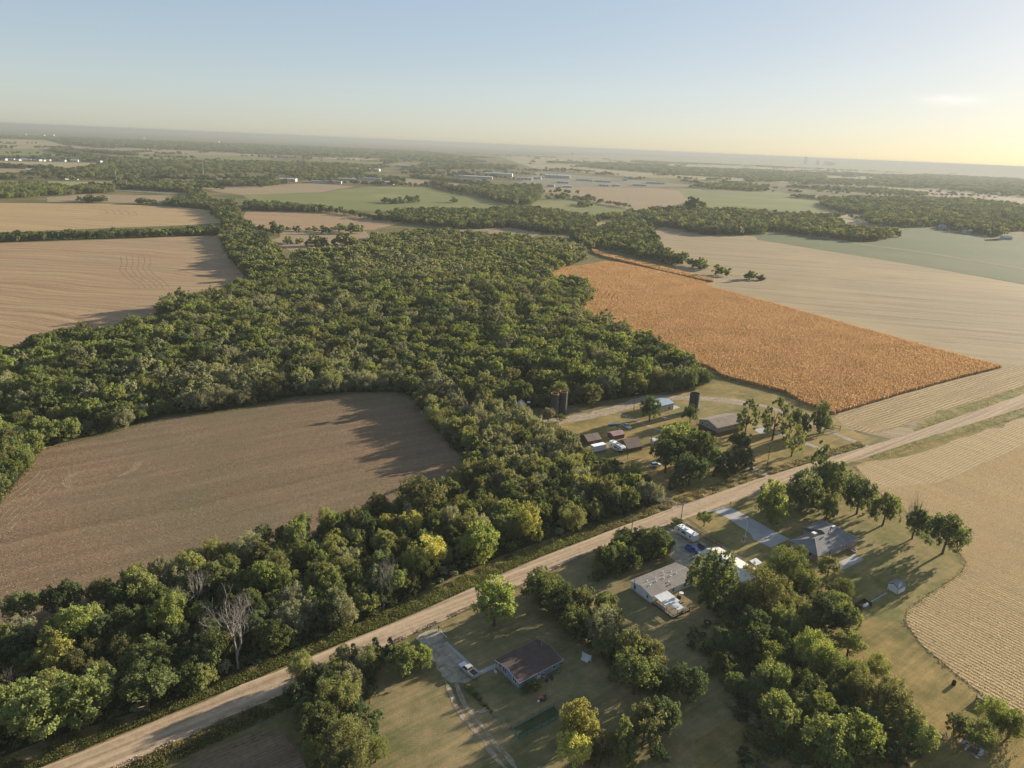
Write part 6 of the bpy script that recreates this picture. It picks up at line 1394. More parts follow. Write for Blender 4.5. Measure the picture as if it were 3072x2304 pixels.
MB().tube([(0, 0, 0), (0, 0, 0.4)], [0.22, 0.28], 12).build('shell', M_WHITE, e); MB().tube([(0, 0, 0.4), (0, 0, 0.43)], 0.3, 12).build('rim', M_TRIM, e)
b = at(*q1(1030, 742)); e = empty('push_mower', (b[0], b[1], 0.03), R8(40)); tag(e, 'green push mower by the blue house wall', 'mower')
MB().box(-0.4, 0.4, -0.3, 0.3, 0.12, 0.4).build('deck', car_paint('mower green', (0.25, 0.33, 0.04)), e, 0.05); MB().tube([(0, 0, 0.4), (0, 0, 0.65)], 0.16, 10).build('engine', M_DARK, e); MB().tube([(-0.4, -0.25, 0.4), (-1.1, -0.25, 1.0), (-1.1, 0.25, 1.0), (-0.4, 0.25, 0.4)], 0.025, 5).build('handle', M_DARK, e)
for s in (-1, 1):
    for x in (-0.35, 0.35): wheel(e, x, s*0.33, 0.12, 0.07)
for i, (x, y, c, lab) in enumerate(((885, 860, (0.42, 0.12, 0.08), 'red flower pot by the big bush at the house'), (918, 775, (0.6, 0.62, 0.6), 'pale box by the blue house door'), (940, 815, (0.08, 0.07, 0.06), 'dark crate among pots at the blue house'), (975, 780, (0.14, 0.10, 0.08), 'brown pot nearest the blue house wall'), (985, 800, (0.07, 0.07, 0.07), 'black pot beside the brown one'), (850, 890, (0.10, 0.09, 0.08), 'dark tub in front of the big bush'))):
    b = at(*q1(x, y)); e = empty('yard_pot', (b[0], b[1], 0.03), i); tag(e, lab, 'pot')
    mm = plain('pot %d' % i, c); MB().tube([(0, 0, 0), (0, 0, 0.45), (0, 0, 0.5), (0, 0, 0.5)], [0.28, 0.36, 0.40, 0.30], 10).build('shell', mm, e); MB().tube([(0, 0, 0.40), (0, 0, 0.52), (0.03, 0, 0.75)], [0.3, 0.28, 0.05], 8).build('plant', LEAF['dark'], e)
b = at(*q1(515, 745)); e = empty('white_board', (b[0], b[1], 0.03), R8(130)); tag(e, 'small white board leaning at the porch corner', 'board')
MB().box(-0.6, 0.6, -0.03, 0.03, 0.05, 0.8).build('panel', M_WHITE, e); MB().box(-0.5, -0.42, 0.031, 0.08, 0, 0.7).box(0.42, 0.5, 0.031, 0.08, 0, 0.7).build('leg', M_WOOD, e)
b = at(*q1(1068, 660)); e = empty('gas_tank', (b[0], b[1], 0.03), R8(38)); tag(e, 'small grey tank at the far corner of the blue house', 'tank')
MB().tube([(0, 0, 0.1), (0, 0, 0.2), (0, 0, 1.1), (0, 0, 1.25)], [0.2, 0.35, 0.35, 0.12], 12).build('shell', M_STEEL, e); MB().tube([(0, 0, 0), (0, 0, 0.12)], 0.3, 10).build('foot', M_DARK, e)
plant(at(*q1(820, 885)), 3.6, 2.6, 'bush', 'green', 'shrub', 'tall leafy bush against the blue house corner', None, 'shrub')
plant(at(*q1(760, 910)), 2.4, 1.4, 'bush', 'dark', 'shrub', 'low dark bush at the near corner of the house', None, 'shrub')
plant(at(*q2(850, 275)), 5.0, 2.2, 'bush', 'dark', 'shrub', 'dark hedge bush at the nose of the travel trailer', None, 'shrub')
plant(at(*qf(1490+520, 760)), 4.5, 2.8, 'bush', 'dark', 'shrub', 'round dark juniper bush on bare ground at bottom', None, 'shrub')
# hedge along the blue house garden, then a wire fence
hedge = empty('garden_hedge', tuple(at(*q1(300, 880)))[:2]+(0,)); tag(hedge, 'low green hedge between garden lawn and dirt track', 'hedge')
h0 = np.array(at(*q1(285, 870))[:2]); h1 = np.array(at(*q1(480, 1070))[:2]); hb = NEAR[('bush', 0)][0]
for i in range(9):
    p = h0+(h1-h0)*i/8-np.array(hedge.location[:2]); o = link_mesh('bush', hb, hedge, (p[0], p[1], 0), i*1.7); s = 2.3-0.13*i; o.scale = (s*0.9, s*0.9, 1.25-0.08*i); o.material_slots[0].link = 'OBJECT'; o.material_slots[0].material = LEAF['lime' if i < 3 else 'green']
def mesh_fence(pts, h, label, mat, name='wire_fence', post=M_WOODDK, step=2.4):
    e = empty(name, (pts[0][0], pts[0][1], 0)); tag(e, label, 'fence'); o0 = np.array(pts[0][:2])
    for a, b in zip(pts[:-1], pts[1:]):
        a, b = np.array(a[:2])-o0, np.array(b[:2])-o0; L = np.linalg.norm(b-a); d = (b-a)/L; n_ = max(2, int(L/step))
        w = MB()
        for z in np.linspace(0.1, h, 5): w.tube([(*a, z), (*b, z)], 0.012, 3)
        for u in np.arange(0, L, 0.5): w.tube([(*(a+d*u), 0.05), (*(a+d*u), h)], 0.010, 3)
        w.build('wire', mat, e)
        for i in range(n_+1): c = a+d*L*i/n_; MB().tube([(*c, 0), (*c, h+0.12)], 0.045, 5).build('post', post, e)
    return e
M_WIRE = plain('wire', (0.22, 0.21, 0.19), 0.6); M_GNET = plain('green netting wire', (0.10, 0.20, 0.13), 0.7)
mesh_fence([at(*q1(480, 1080)), at(*q1(640, 1215))], 1.1, 'thin wire fence between hedge and green netting', M_WIRE)
g0, g1, g2, g3 = (at(*q1(*p)) for p in ((645, 1215), (712, 1300), (1060, 1110), (1000, 1020)))
# green netting garden enclosure: fine net as strips of real mesh
def net_fence(pts, h, label):
    e = empty('netting_fence', (pts[0][0], pts[0][1], 0)); tag(e, label, 'fence'); o0 = np.array(pts[0][:2])
    for a, b in zip(pts[:-1], pts[1:]):
        a, b = np.array(a[:2])-o0, np.array(b[:2])-o0; L = np.linalg.norm(b-a); d = (b-a)/L; w = MB()
        for z in np.arange(0.05, h, 0.085): w.tube([(*a, z), (*b, z)], 0.009, 3, False)
        for u in np.arange(0, L, 0.09): w.tube([(*(a+d*u), 0.02), (*(a+d*u), h)], 0.009, 3, False)
        w.build('netting', plain('green net', (0.16, 0.26, 0.19), 0.8), e)
        for i in range(int(L/2)+1): c = a+d*min(L, i*2.0); MB().tube([(*c, 0), (*c, h+0.1)], 0.04, 5).build('post', M_DARK, e)
net_fence([g0, g1, g2, g3, g0], 1.2, 'green netting fence enclosing a narrow garden bed')
sheet('garden_bed', np.array([g[:2] for g in (g0, g1, g2, g3)]), 0.07, mat_grass('garden weeds', (0.10, 0.095, 0.05), (0.055, 0.085, 0.03), 0.5, 0.3), 'weedy garden bed inside the green netting')
b = at(*q1(425, 1062)); e = empty('ladder', (b[0], b[1], 0.12), R8(25)); tag(e, 'pale ladder lying on the grass beside the track', 'ladder')
for s in (-0.2, 0.2): MB().box(-1.4, 1.4, s-0.03, s+0.03, 0, 0.08).build('rail', M_WHITE, e)
_st = MB()
for x in np.arange(-1.2, 1.3, 0.3): _st.box(x-0.02, x+0.02, -0.17, 0.17, 0.02, 0.06)
_st.build('rungs', M_STEEL, e)
b = at(*q1(85, 428)); e = empty('white_pipe', (b[0], b[1], 0.05), R8(-50)); tag(e, 'white pipe lying beside the gravel drive mouth', 'pipe')
MB().tube([(-1.2, 0, 0.1), (1.2, 0, 0.1)], 0.1, 8).build('tube', M_WHITE, e); MB().tube([(1.2, 0, 0.1), (1.4, 0, 0.1)], 0.13, 8).build('collar', M_TRIM, e)
# mobile home yard things
b = at(*q2(1188, 1362)); e = empty('tyre_planter', (b[0], b[1], 0.03)); tag(e, 'big tractor tyre lying on the lawn with a frame', 'tyre')
t = MB(); n = 22
for pr, z in ((0.55, 0.0), (0.95, 0.02), (1.05, 0.2), (0.95, 0.42), (0.6, 0.44), (0.5, 0.2)): t.v += [(pr*math.cos(2*math.pi*j/n), pr*math.sin(2*math.pi*j/n), z) for j in range(n)]
for i in range(6):
    for j in range(n): t.f.append((i*n+j, i*n+(j+1) % n, ((i+1) % 6)*n+(j+1) % n, ((i+1) % 6)*n+j))
t.build('tyre', M_TYRE, e); MB().tube([(0, 0, 0), (0, 0, 0.2)], 0.54, 14).build('soil', M_DIRT, e)
a = MB()
for s in (-0.6, 0.6): a.tube([(s, 1.1, 0), (s*0.6, 2.2, 2.6)], 0.06, 6)
a.tube([(-0.36, 2.2, 2.6), (0.36, 2.2, 2.6)], 0.05, 6); a.build('frame', M_WOOD, e)
for x, y, lab in ((898, 1052, 'round white table on the white house deck side'), ):
    b = at(*q2(x, y)); e = empty('patio_table', (b[0], b[1], 0.03)); tag(e, lab, 'table'); MB().tube([(0, 0, 0.72), (0, 0, 0.77)], 0.65, 18).build('top', M_WHITE, e); MB().tube([(0, 0, 0), (0, 0, 0.72)], 0.05, 8).build('leg', M_STEEL, e); MB().tube([(0, 0, 0), (0, 0, 0.05)], 0.35, 12).build('base', M_DARK, e)
b = at(*q2(870, 1100)); e = empty('grill', (b[0], b[1], 0.03), R8(30)); tag(e, 'dark grill beside the white sheet awning', 'grill')
MB().prism([(-0.6, 0.8), (0.6, 0.8), (0.55, 1.15), (0.2, 1.3), (-0.2, 1.3), (-0.55, 1.15)], 'y', -0.35, 0.35).build('hood', M_DARK, e); MB().box(-0.55, 0.55, -0.3, 0.3, 0.1, 0.79).build('cabinet', M_DARK, e); MB().box(0.61, 1.0, -0.3, 0.3, 0.78, 0.82).build('side_shelf', M_STEEL, e)
b = at(*q2(905, 1190)); e = empty('garden_bench', (b[0], b[1], 0.6), R8(34)); tag(e, 'wooden bench on the deck behind the awning', 'bench')
MB().box(-0.7, 0.7, -0.25, 0.25, 0.42, 0.48).build('seat', M_WOOD, e); MB().box(-0.7, 0.7, 0.25, 0.30, 0.5, 0.95).build('backrest', M_WOOD, e)
for x in (-0.6, 0.6):
    for y in (-0.2, 0.2): MB().box(x-0.04, x+0.04, y-0.04, y+0.04, 0, 0.42).build('leg', M_WOODDK, e)
b = at(*q2(915, 1265, )); e = empty('tyre_planter', (b[0], b[1], 0.61)); tag(e, 'black tyre lying on the deck corner', 'tyre')
t = MB(); 
for pr, z in ((0.3, 0.0), (0.5, 0.02), (0.55, 0.13), (0.5, 0.25), (0.3, 0.26)): t.v += [(pr*math.cos(2*math.pi*j/n), pr*math.sin(2*math.pi*j/n), z) for j in range(n)]
for i in range(5):
    for j in range(n): t.f.append((i*n+j, i*n+(j+1) % n, ((i+1) % 5)*n+(j+1) % n, ((i+1) % 5)*n+j))
t.build('tread', M_TYRE, e); MB().tube([(0, 0, 0.03), (0, 0, 0.18)], 0.29, 12).build('rim', M_STEEL, e)
b = at(*qd(1950, 1130)); e = empty('shade_roof', (b[0], b[1], 0), R8(35)); tag(e, 'small white lean to roof behind the white barn', 'shelter')
MB().add([(-1.6, -1.2, 1.9), (1.6, -1.2, 1.9), (1.6, 1.2, 2.3), (-1.6, 1.2, 2.3), (-1.6, -1.2, 1.96), (1.6, -1.2, 1.96), (1.6, 1.2, 2.36), (-1.6, 1.2, 2.36)], [(3, 2, 1, 0), (4, 5, 6, 7), (0, 1, 5, 4), (1, 2, 6, 5), (2, 3, 7, 6), (3, 0, 4, 7)]).build('roof', M_SHEET, e)
for x in (-1.4, 1.4):
    for y, h in ((-1.0, 1.9), (1.0, 2.24)): MB().box(x-0.06, x+0.06, y-0.06, y+0.06, 0, h).build('post', M_WOODDK, e)
b = at(*qd(2060, 1185)); e = empty('wood_pallet', (b[0], b[1], 0.04), R8(35)); tag(e, 'stack of dark boards behind the white barn', 'boards')
pl = MB().box(-1.4, 1.4, -0.12, 0.12, 0, 0.1).mesh('board', M_WOODDK)
for i in range(9): link_mesh('board', pl, e, (0.05*(i % 3), -0.3+0.3*(i % 3), 0.12*(i//3)))
# brick house yard things
b = at(*qa(1150, 690)); e = empty('round_planter', (b[0], b[1], 0.03)); tag(e, 'round stone planter at the patio edge', 'planter')
t = MB(); n = 18
for pr, z in ((0.9, 0), (0.95, 0.75), (0.7, 0.75), (0.65, 0.4)): t.v += [(pr*math.cos(2*math.pi*j/n), pr*math.sin(2*math.pi*j/n), z) for j in range(n)]
for i in range(3):
    for j in range(n): t.f.append((i*n+j, i*n+(j+1) % n, (i+1)*n+(j+1) % n, (i+1)*n+j))
t.build('wall', M_BRICK, e); MB().tube([(0, 0, 0.1), (0, 0, 0.45)], 0.64, 14).build('soil', M_DIRT, e)
b = at(*qa(865, 860)); e = empty('basketball_hoop', (b[0], b[1], 0.1), R8(-60)); tag(e, 'dark backboard on a pole at the patio', 'hoop')
MB().tube([(0, 0, 0), (0.2, 0, 2.6)], 0.06, 6).build('pole', M_DARK, e); MB().box(0.25, 0.3, -0.6, 0.6, 2.3, 3.1).build('backboard', M_DARK, e)
_h = MB(); _h.tube([(0.55+0.22*math.cos(a), 0.22*math.sin(a), 2.45) for a in np.linspace(0, 2*math.pi, 13)], 0.02, 4); _h.build('hoop', M_RUST, e)
b = at(*q3(350, 495)); e = empty('stone_ring', (b[0], b[1], 0)); tag(e, 'ring of pale stones round the light green maple', 'edging')
sb = MB().box(-0.16, 0.16, -0.1, 0.1, 0, 0.16).mesh('stone', M_CONC)
for i in range(26):
    a = 2*math.pi*i/26; link_mesh('stone', sb, e, (2.3*math.cos(a), 2.3*math.sin(a), 0.02), a+1.57)
ring_c = at(*q3(350, 495)); 
b = at(*q3(1165, 1245)); e = empty('propane_tank', (b[0], b[1], 0.02), R8(35)); tag(e, 'white propane tank inside a dark board screen', 'tank')
MB().tube([(-1.2, 0, 0.75), (-1.05, 0, 0.75), (-0.9, 0, 0.75), (0.9, 0, 0.75), (1.05, 0, 0.75), (1.2, 0, 0.75)], [0.1, 0.32, 0.42, 0.42, 0.32, 0.1], 14).build('shell', M_WHITE, e, smooth=True); MB().tube([(0, 0, 1.15), (0, 0, 1.32)], 0.16, 10).build('valve_cover', M_STEEL, e)
for x in (-0.6, 0.6): MB().box(x-0.08, x+0.08, -0.3, 0.3, 0, 0.45).build('saddle', M_CONC, e)
b = at(*q3(1150, 1240)); e = empty('board_screen', (b[0], b[1], 0), R8(35)); tag(e, 'dark board screen round the propane tank', 'fence')
bd = MB().box(-0.11, 0.11, -0.025, 0.025, 0, 1.35).mesh('board', M_WOODDK)
for i in range(16): link_mesh('board', bd, e, (-2.0+i*0.26, 1.3, 0))
for i in range(10): link_mesh('board', bd, e, (2.1, 1.2-i*0.26, 0), 1.5708)
for i in range(8): link_mesh('board', bd, e, (-2.2, 1.2-i*0.26, 0), 1.5708)
MB().box(-2.2, 2.1, 1.33, 1.38, 1.0, 1.1).build('rail', M_WOOD, e)
a0, a1 = at(*q3(1210, 1195)), at(*q3(1370, 1105)); mesh_fence([a0, a1], 0.9, 'thin wire fence from propane screen to garden shed', M_WIRE)
ribbon('walkway', zz(q3, (1205, 1205), (1360, 1115)), 0.5, 0.06, M_CONC, 'narrow pale path to the garden shed', 0.02)
a0, a1 = at(*qa(1300, 800)), at(*qa(1650, 1000)); mesh_fence([a0, a1], 0.8, 'low wire fence from patio to garden shed', plain('yellowed wire', (0.40, 0.36, 0.20)))
b = at(*q3(1020, 1100)); e = empty('clothes_post', (b[0], b[1], 0), R8(30)); tag(e, 'thin clothes line post on the shaded back lawn', 'post')
MB().tube([(0, 0, 0), (0, 0, 2.1)], 0.05, 6).build('shaft', M_DARK, e); MB().tube([(-0.7, 0, 2.05), (0.7, 0, 2.05)], 0.04, 6).build('crossbar', M_DARK, e)
# burn barrel, wood rack, scrap, brush
b = at(*q8(1605, 872)); e = empty('burn_barrel', (b[0], b[1], 0)); tag(e, 'black burn barrel alone on the golden grass', 'barrel')
t = MB(); n = 16
for pr, z in ((0.45, 0), (0.46, 0.4), (0.45, 0.8), (0.45, 1.15), (0.41, 1.15), (0.41, 0.4)): t.v += [(pr*math.cos(2*math.pi*j/n), pr*math.sin(2*math.pi*j/n), z) for j in range(n)]
for i in range(5):
    for j in range(n): t.f.append((i*n+j, i*n+(j+1) % n, (i+1)*n+(j+1) % n, (i+1)*n+j))
t.f.append(tuple(5*n+j for j in range(n))); t.build('shell', plain('charred steel', (0.03, 0.025, 0.022), 0.8), e); MB().tube([(0, 0, 0.38), (0, 0, 0.44)], 0.47, 16).build('hoop', M_RUSTB, e)
a0, a1 = at(*q8(1795, 1005)), at(*q8(1915, 1055)); d = a1-a0; L = np.linalg.norm(d); e = empty('firewood_stack', (a0[0], a0[1], 0), math.atan2(d[1], d[0])); tag(e, 'long firewood stack at the edge of the stubble', 'firewood')
lg = MB().tube([(0, -0.45, 0), (0, 0.45, 0)], 0.12, 7).mesh('log', plain('cut wood', (0.28, 0.22, 0.16), 0.9, 0.4, 4))
for r_ in range(6):
    for i in range(int(L/0.25)): link_mesh('log', lg, e, (0.12+i*0.25+(r_ % 2)*0.12, 0.02*((i*7) % 3), 0.12+r_*0.21))
for u in (-0.05, L+0.1): MB().box(u-0.05, u+0.05, -0.1, 0.1, 0, 1.6).build('end_post', M_WOODDK, e)
_pr = random.Random(5)
def heap(f, x, y, label, name, n_, rx, ry, kinds):
    b = at(*f(x, y)); e = empty(name, (b[0], b[1], 0), _pr.uniform(0, 3)); tag(e, label, 'heap')
    for i in range(n_):
        nm, ms, sz = kinds[i % len(kinds)]; mt = ms; L = _pr.uniform(*sz[0]); w_ = _pr.uniform(*sz[1]); t_ = sz[2]
        o = MB().box(-L/2, L/2, -w_/2, w_/2, 0, t_).build(nm, mt, e); rr_ = _pr.random()**0.5; a = _pr.uniform(0, 6.28)
        o.location = (rx*rr_*math.cos(a), ry*rr_*math.sin(a), 0.08+0.55*(1-rr_)*_pr.random()); o.rotation_euler = (_pr.uniform(-0.3, 0.3), _pr.uniform(-0.3, 0.3), _pr.uniform(0, 6.28))
heap(q8, 1780, 1430, 'scrap heap of pale boards and sheets on shaded ground', 'scrap_heap', 26, 2.6, 1.7, [('panel', M_WHITE, ((1.2, 2.0), (0.5, 1.0), 0.04)), ('board', M_WOOD, ((1.5, 2.8), (0.1, 0.25), 0.06)), ('sheet', plain('rusty sheet', (0.30, 0.17, 0.12)), ((0.8, 1.5), (0.5, 0.8), 0.03))])
heap(q8, 1525, 1320, 'small dark heap of branches left of the scrap', 'brush_heap', 22, 1.4, 0.9, [('branch', M_WOODDK, ((0.8, 1.9), (0.05, 0.1), 0.07)), ('branch', M_DEADDK, ((0.8, 1.9), (0.04, 0.09), 0.06))])
heap(q8, 700, 490, 'grey brush pile at the edge of the right clump', 'brush_heap', 60, 2.6, 2.2, [('branch', M_DEADDK, ((1.2, 3.0), (0.06, 0.12), 0.1)), ('branch', M_WOODDK, ((1.2, 3.0), (0.06, 0.12), 0.1)), ('branch', M_DEAD, ((1.0, 2.4), (0.05, 0.1), 0.08))])
b = at(*q8(30, 1450)); e = empty('white_pipe', (b[0], b[1], 0.04), R8(-45)); tag(e, 'long pale pole lying on bare ground near the bottom edge', 'pipe'); MB().tube([(-1.6, 0, 0.08), (1.6, 0, 0.08)], 0.09, 8).build('tube', M_WHITE, e); MB().tube([(1.6, 0, 0.08), (1.75, 0, 0.08)], 0.12, 8).build('collar', M_TRIM, e)
# farmyard bits
b = at(*q4(1265, 508)); e = empty('picnic_table', (b[0], b[1], 0.03), R8(35)); tag(e, 'white topped table on the farmyard lawn', 'table')
MB().box(-1.0, 1.0, -0.45, 0.45, 0.7, 0.78).build('top', M_WHITE, e)
for s in (-1, 1): MB().box(-1.0, 1.0, s*0.85-0.15, s*0.85+0.15, 0.42, 0.48).build('bench', M_WHITE, e)
for x in (-0.7, 0.7): MB().box(x-0.05, x+0.05, -0.8, 0.8, 0.3, 0.4).box(x-0.05, x+0.05, -0.3, -0.2, 0, 0.7).box(x-0.05, x+0.05, 0.2, 0.3, 0, 0.7).build('leg', M_WOOD, e)
mesh_fence([at(*q4(830, 460)), at(*q4(900, 510)), at(*q4(1480, 460))], 1.1, 'wire fence crossing the farmyard below the shop building', M_WIRE)
mesh_fence([at(*q4(620, 930)), at(*q4(860, 900)), at(*q4(1120, 825))], 1.1, 'wire fence in front of the camper and brown barn', M_WIRE)

# ================================================================== FAR TOWN
_fr = random.Random(12)
M_FW = [plain('far white wall', (0.46, 0.45, 0.42)), plain('far grey wall', (0.40, 0.40, 0.39)), plain('far tan wall', (0.46, 0.40, 0.32)), plain('far pale wall', (0.52, 0.50, 0.45))]
M_FR = [plain('far grey roof', (0.28, 0.28, 0.29)), plain('far white roof', (0.48, 0.48, 0.46), 0.5), plain('far brown roof', (0.20, 0.16, 0.13)), plain('far blue roof', (0.30, 0.36, 0.42))]
def hall(f, x, y, wpx, h, dep, label, wall=0, roof=1, ang=0.12, name='warehouse', cat='warehouse', doors=4, sign=None):
    k = 2.765; p = at(*f(x, y)); w = wpx/k*depth(p)/FPX
    e = empty(name, (p[0], p[1], 0), ang); tag(e, label, cat)
    MB().box(-w/2, w/2, 0, dep, 0, h).build('wall', M_FW[wall], e)
    MB().prism([(-0.6, h+0.05), (dep/2, h+0.05+dep*0.035), (dep+0.6, h+0.05), (dep+0.6, h-0.25), (-0.6, h-0.25)], 'x', -w/2-0.5, w/2+0.5).build('roof', M_FR[roof], e)
    for i in range(doors):
        u = -w/2+w*(i+0.5)/doors; MB().box(u-w/doors*0.28, u+w/doors*0.28, -0.25, -0.05, 0, min(h*0.7, 4.5)).build('door', M_FR[0] if wall != 1 else M_FW[0], e)
    MB().box(-w/2, w/2, -0.2, -0.03, h*0.78, h*0.85).build('window_band', M_GLASS, e)
    if sign: MB().box(sign[0]*w-sign[1]*w/2, sign[0]*w+sign[1]*w/2, -0.7, -0.3, h*0.25, h*1.25).build('sign', plain('red sign', (0.55, 0.07, 0.03), 0.5), e)
    return e
hall(z2, 690, 420, 130, 7, 30, 'tan store with big red sign beyond the pasture', 2, 2, 0.15, 'store', 'store', 3, (-0.18, 0.2))
hall(z2, 570, 415, 110, 6, 22, 'low grey store left of the one with red sign', 1, 0, 0.15, 'store', 'store', 3)
hall(z2, 310, 400, 130, 7, 28, 'pinkish grey building left of the far stores', 2, 1, 0.1, 'store', 'store', 3)
hall(z2, 800, 392, 140, 6, 18, 'long pale shed right of the red sign', 3, 1, 0.2, 'warehouse', 'warehouse', 6)
hall(z2, 1095, 424, 190, 7, 26, 'long grey warehouse at the edge of the pasture', 1, 1, 0.05, 'warehouse', 'warehouse', 8)
hall(z2, 990, 392, 190, 7, 24, 'grey roofed warehouse behind the long grey one', 1, 0, 0.05, 'warehouse', 'warehouse', 6)
hall(z2, 950, 312, 240, 8, 40, 'wide white warehouse above the wooded stores', 0, 1, 0.05)
hall(z2, 1350, 285, 300, 8, 40, 'very long low warehouse far behind the stores', 0, 0, 0.05, doors=6)
hall(z2, 1850, 375, 320, 8, 40, 'long flat grey warehouse in the industrial estate', 1, 1, -0.05, doors=8)
hall(z2, 2060, 358, 230, 12, 40, 'tall white factory hall in the industrial estate', 3, 1, -0.05, doors=6)
hall(z3, 30, 356, 110, 11, 40, 'pale factory block at the middle of the estate', 0, 1, -0.05)
hall(z3, 475, 372, 210, 11, 50, 'brightest white warehouse of the industrial estate', 3, 1, -0.08, doors=7)
hall(z3, 200, 386, 130, 7, 30, 'low white workshop left of the brightest warehouse', 3, 0, -0.05)
for i, (x, y, w, h, wl, rf, lab) in enumerate(((310, 380, 60, 7, 1, 3, 'blue roofed workshop in the estate'), (700, 395, 130, 6, 1, 0, 'grey hall left among the estate yards'), (850, 405, 130, 6, 1, 3, 'blue roofed hall among the estate yards'), (860, 440, 80, 6, 0, 3, 'pale hall nearest the pinkish field'), (960, 440, 60, 6, 0, 1, 'small white hall by the pinkish field'), (1160, 438, 110, 6, 1, 3, 'blue grey hall near the right end of the estate'), (1040, 395, 30, 18, 0, 1, 'tall narrow tower block in the estate'), (1290, 420, 150, 6, 1, 0, 'long grey hall at the right end of the estate'), (420, 445, 60, 7, 0, 0, 'white gabled hall left of the estate'), (560, 450, 80, 5, 1, 1, 'low grey hall left of the pinkish field'), (520, 415, 100, 6, 0, 3, 'pale hall under the brightest warehouse'))):
    hall(z3, x, y, w, h, 25, lab, wl, rf, -0.08, 'workshop', 'workshop', 3)
hall(z3, 350, 196, 240, 12, 60, 'long pale terminal far out on the plain', 3, 1, 0.0, 'terminal', 'building', 6)
for x, y, w, lab in ((430, 368, 90, 'pale farm building among trees far right'), (1620, 255, 60, 'bright shed below the horizon far right'), (750, 232, 90, 'long pale hall below the skyline'), (400, 230, 90, 'pale hall under the city skyline')):
    hall(z4, x, y, w, 7, 25, lab, 0, 1, 0.1, 'workshop', 'workshop', 3)
# control tower and masts
p = at(*z3(601, 202)); e = empty('control_tower', (p[0], p[1], 0)); tag(e, 'dark control tower near the horizon', 'tower')
MB().tube([(0, 0, 0), (0, 0, 42)], [7, 5], 10).build('shaft', M_FW[1], e); MB().tube([(0, 0, 42), (0, 0, 45), (0, 0, 52)], [6, 11, 12], 10).build('cab', M_GLASS, e); MB().tube([(0, 0, 52), (0, 0, 54)], 12.5, 10).build('roof', M_FR[0], e)
def mast(f, x, y, h, label):
    p = at(*f(x, y)); e = empty('radio_mast', (p[0], p[1], 0)); tag(e, label, 'mast'); m = MB()
    for a in (0, 2.09, 4.19): m.tube([(1.1*math.cos(a), 1.1*math.sin(a), 0), (0.5*math.cos(a), 0.5*math.sin(a), h)], 0.14, 4)
    for z in np.arange(0, h-3, 3.0):
        for a in (0, 2.09, 4.19): m.tube([(1.0*math.cos(a), 1.0*math.sin(a), z), (0.9*math.cos(a+2.09), 0.9*math.sin(a+2.09), z+3)], 0.08, 3)
    m.build('lattice', M_FW[0], e); MB().tube([(0, 0, h), (0, 0, h+4)], 0.15, 5).build('antenna', M_FW[0], e)
mast(z1, 905, 290, 60, 'thin radio mast over the far green strip'); mast(z1, 1692, 512, 45, 'pale mast by the town sports field'); mast(z1, 968, 540, 22, 'short dark mast in the treed town')
# city skyline
for x, y, w, h, lab in ((96, 118, 16, 120, 'tallest hazy tower of the far city skyline'), (188, 122, 18, 75, 'second hazy tower block of the far skyline'), (262, 126, 34, 60, 'widest hazy block of the far skyline'), (300, 128, 30, 50, 'lowest hazy block of the far skyline')):
    px, py = z4(x, y); d = RM @ np.array([(px-IW/2)/FPX, (1152-IH/2)/FPX, 1.0]); d = d/np.hypot(d[0], d[1])*14500; wd = w/2.765*14500/FPX
    e = empty('tower_block', (d[0], d[1], 0), 0.2); tag(e, lab, 'building'); MB().box(-wd/2, wd/2, -wd/2, wd/2, 0, h).build('wall', M_FW[1], e); MB().box(-wd/3, wd/3, -wd/3, wd/3, h, h+8).build('roof_plant', M_FR[0], e)
    for z in np.arange(8, h-6, 12): MB().box(-wd/2-0.3, wd/2+0.3, -wd/2-0.3, -wd/2-0.05, z, z+5).build('window_band', M_GLASS, e)
# far houses
def far_house(p, lab, grp, wl, rf, s=1.0, ang=None):
    e = empty('far_house', (p[0], p[1], 0), _fr.uniform(-0.5, 0.5) if ang is None else ang); tag(e, lab, 'house', grp)
    L, W_, h = 14*s, 9*s, 3.2*s
    MB().prism([(0, 0), (W_, 0), (W_, h), (W_/2, h+2.0*s), (0, h)], 'x', -L/2, L/2).build('wall', M_FW[wl], e)
    MB().prism([(-0.5, h-0.3), (W_/2, h+2.0*s+0.05), (W_+0.5, h-0.3), (W_+0.5, h), (W_/2, h+2.0*s+0.35), (-0.5, h)], 'x', -L/2-0.4, L/2+0.4).build('roof', M_FR[rf], e)
    for u in (-0.3, 0.25): MB().box(u*L-0.8*s, u*L+0.8*s, -0.12, -0.02, 1.0*s, 2.4*s).build('window', M_GLASS, e)
    MB().box(-0.5*s, 0.5*s, -0.14, -0.02, 0, 2.1*s).build('door', M_FR[2], e)
def row(f, pts, zone, grp, s=1.0, wl=(0, 0, 3, 1), rf=(0, 0, 1, 2)):
    for i, (x, y) in enumerate(sorted(pts)): far_house(at(*f(x, y)), f'far house {ordinal(i+1)} from the left {zone}', grp, _fr.choice(wl), _fr.choice(rf), s*_fr.uniform(0.85, 1.25))
row(z1, [(20+i*42+_fr.uniform(-10, 10), 362+i*0.8+_fr.uniform(-2, 2)) for i in range(20)], 'in the row behind the pale gold field', 'row of far houses behind the gold field', 1.3)
row(z1, [(540, 218), (590, 214), (610, 222), (760, 228), (1010, 240), (1080, 242), (1180, 244), (1250, 246), (1310, 248), (1450, 246), (1560, 268), (1600, 272), (1650, 275), (1700, 278), (1790, 280), (1960, 282)], 'along the tan strip field', 'far houses along the tan strip field', 1.7, (3, 0, 3))
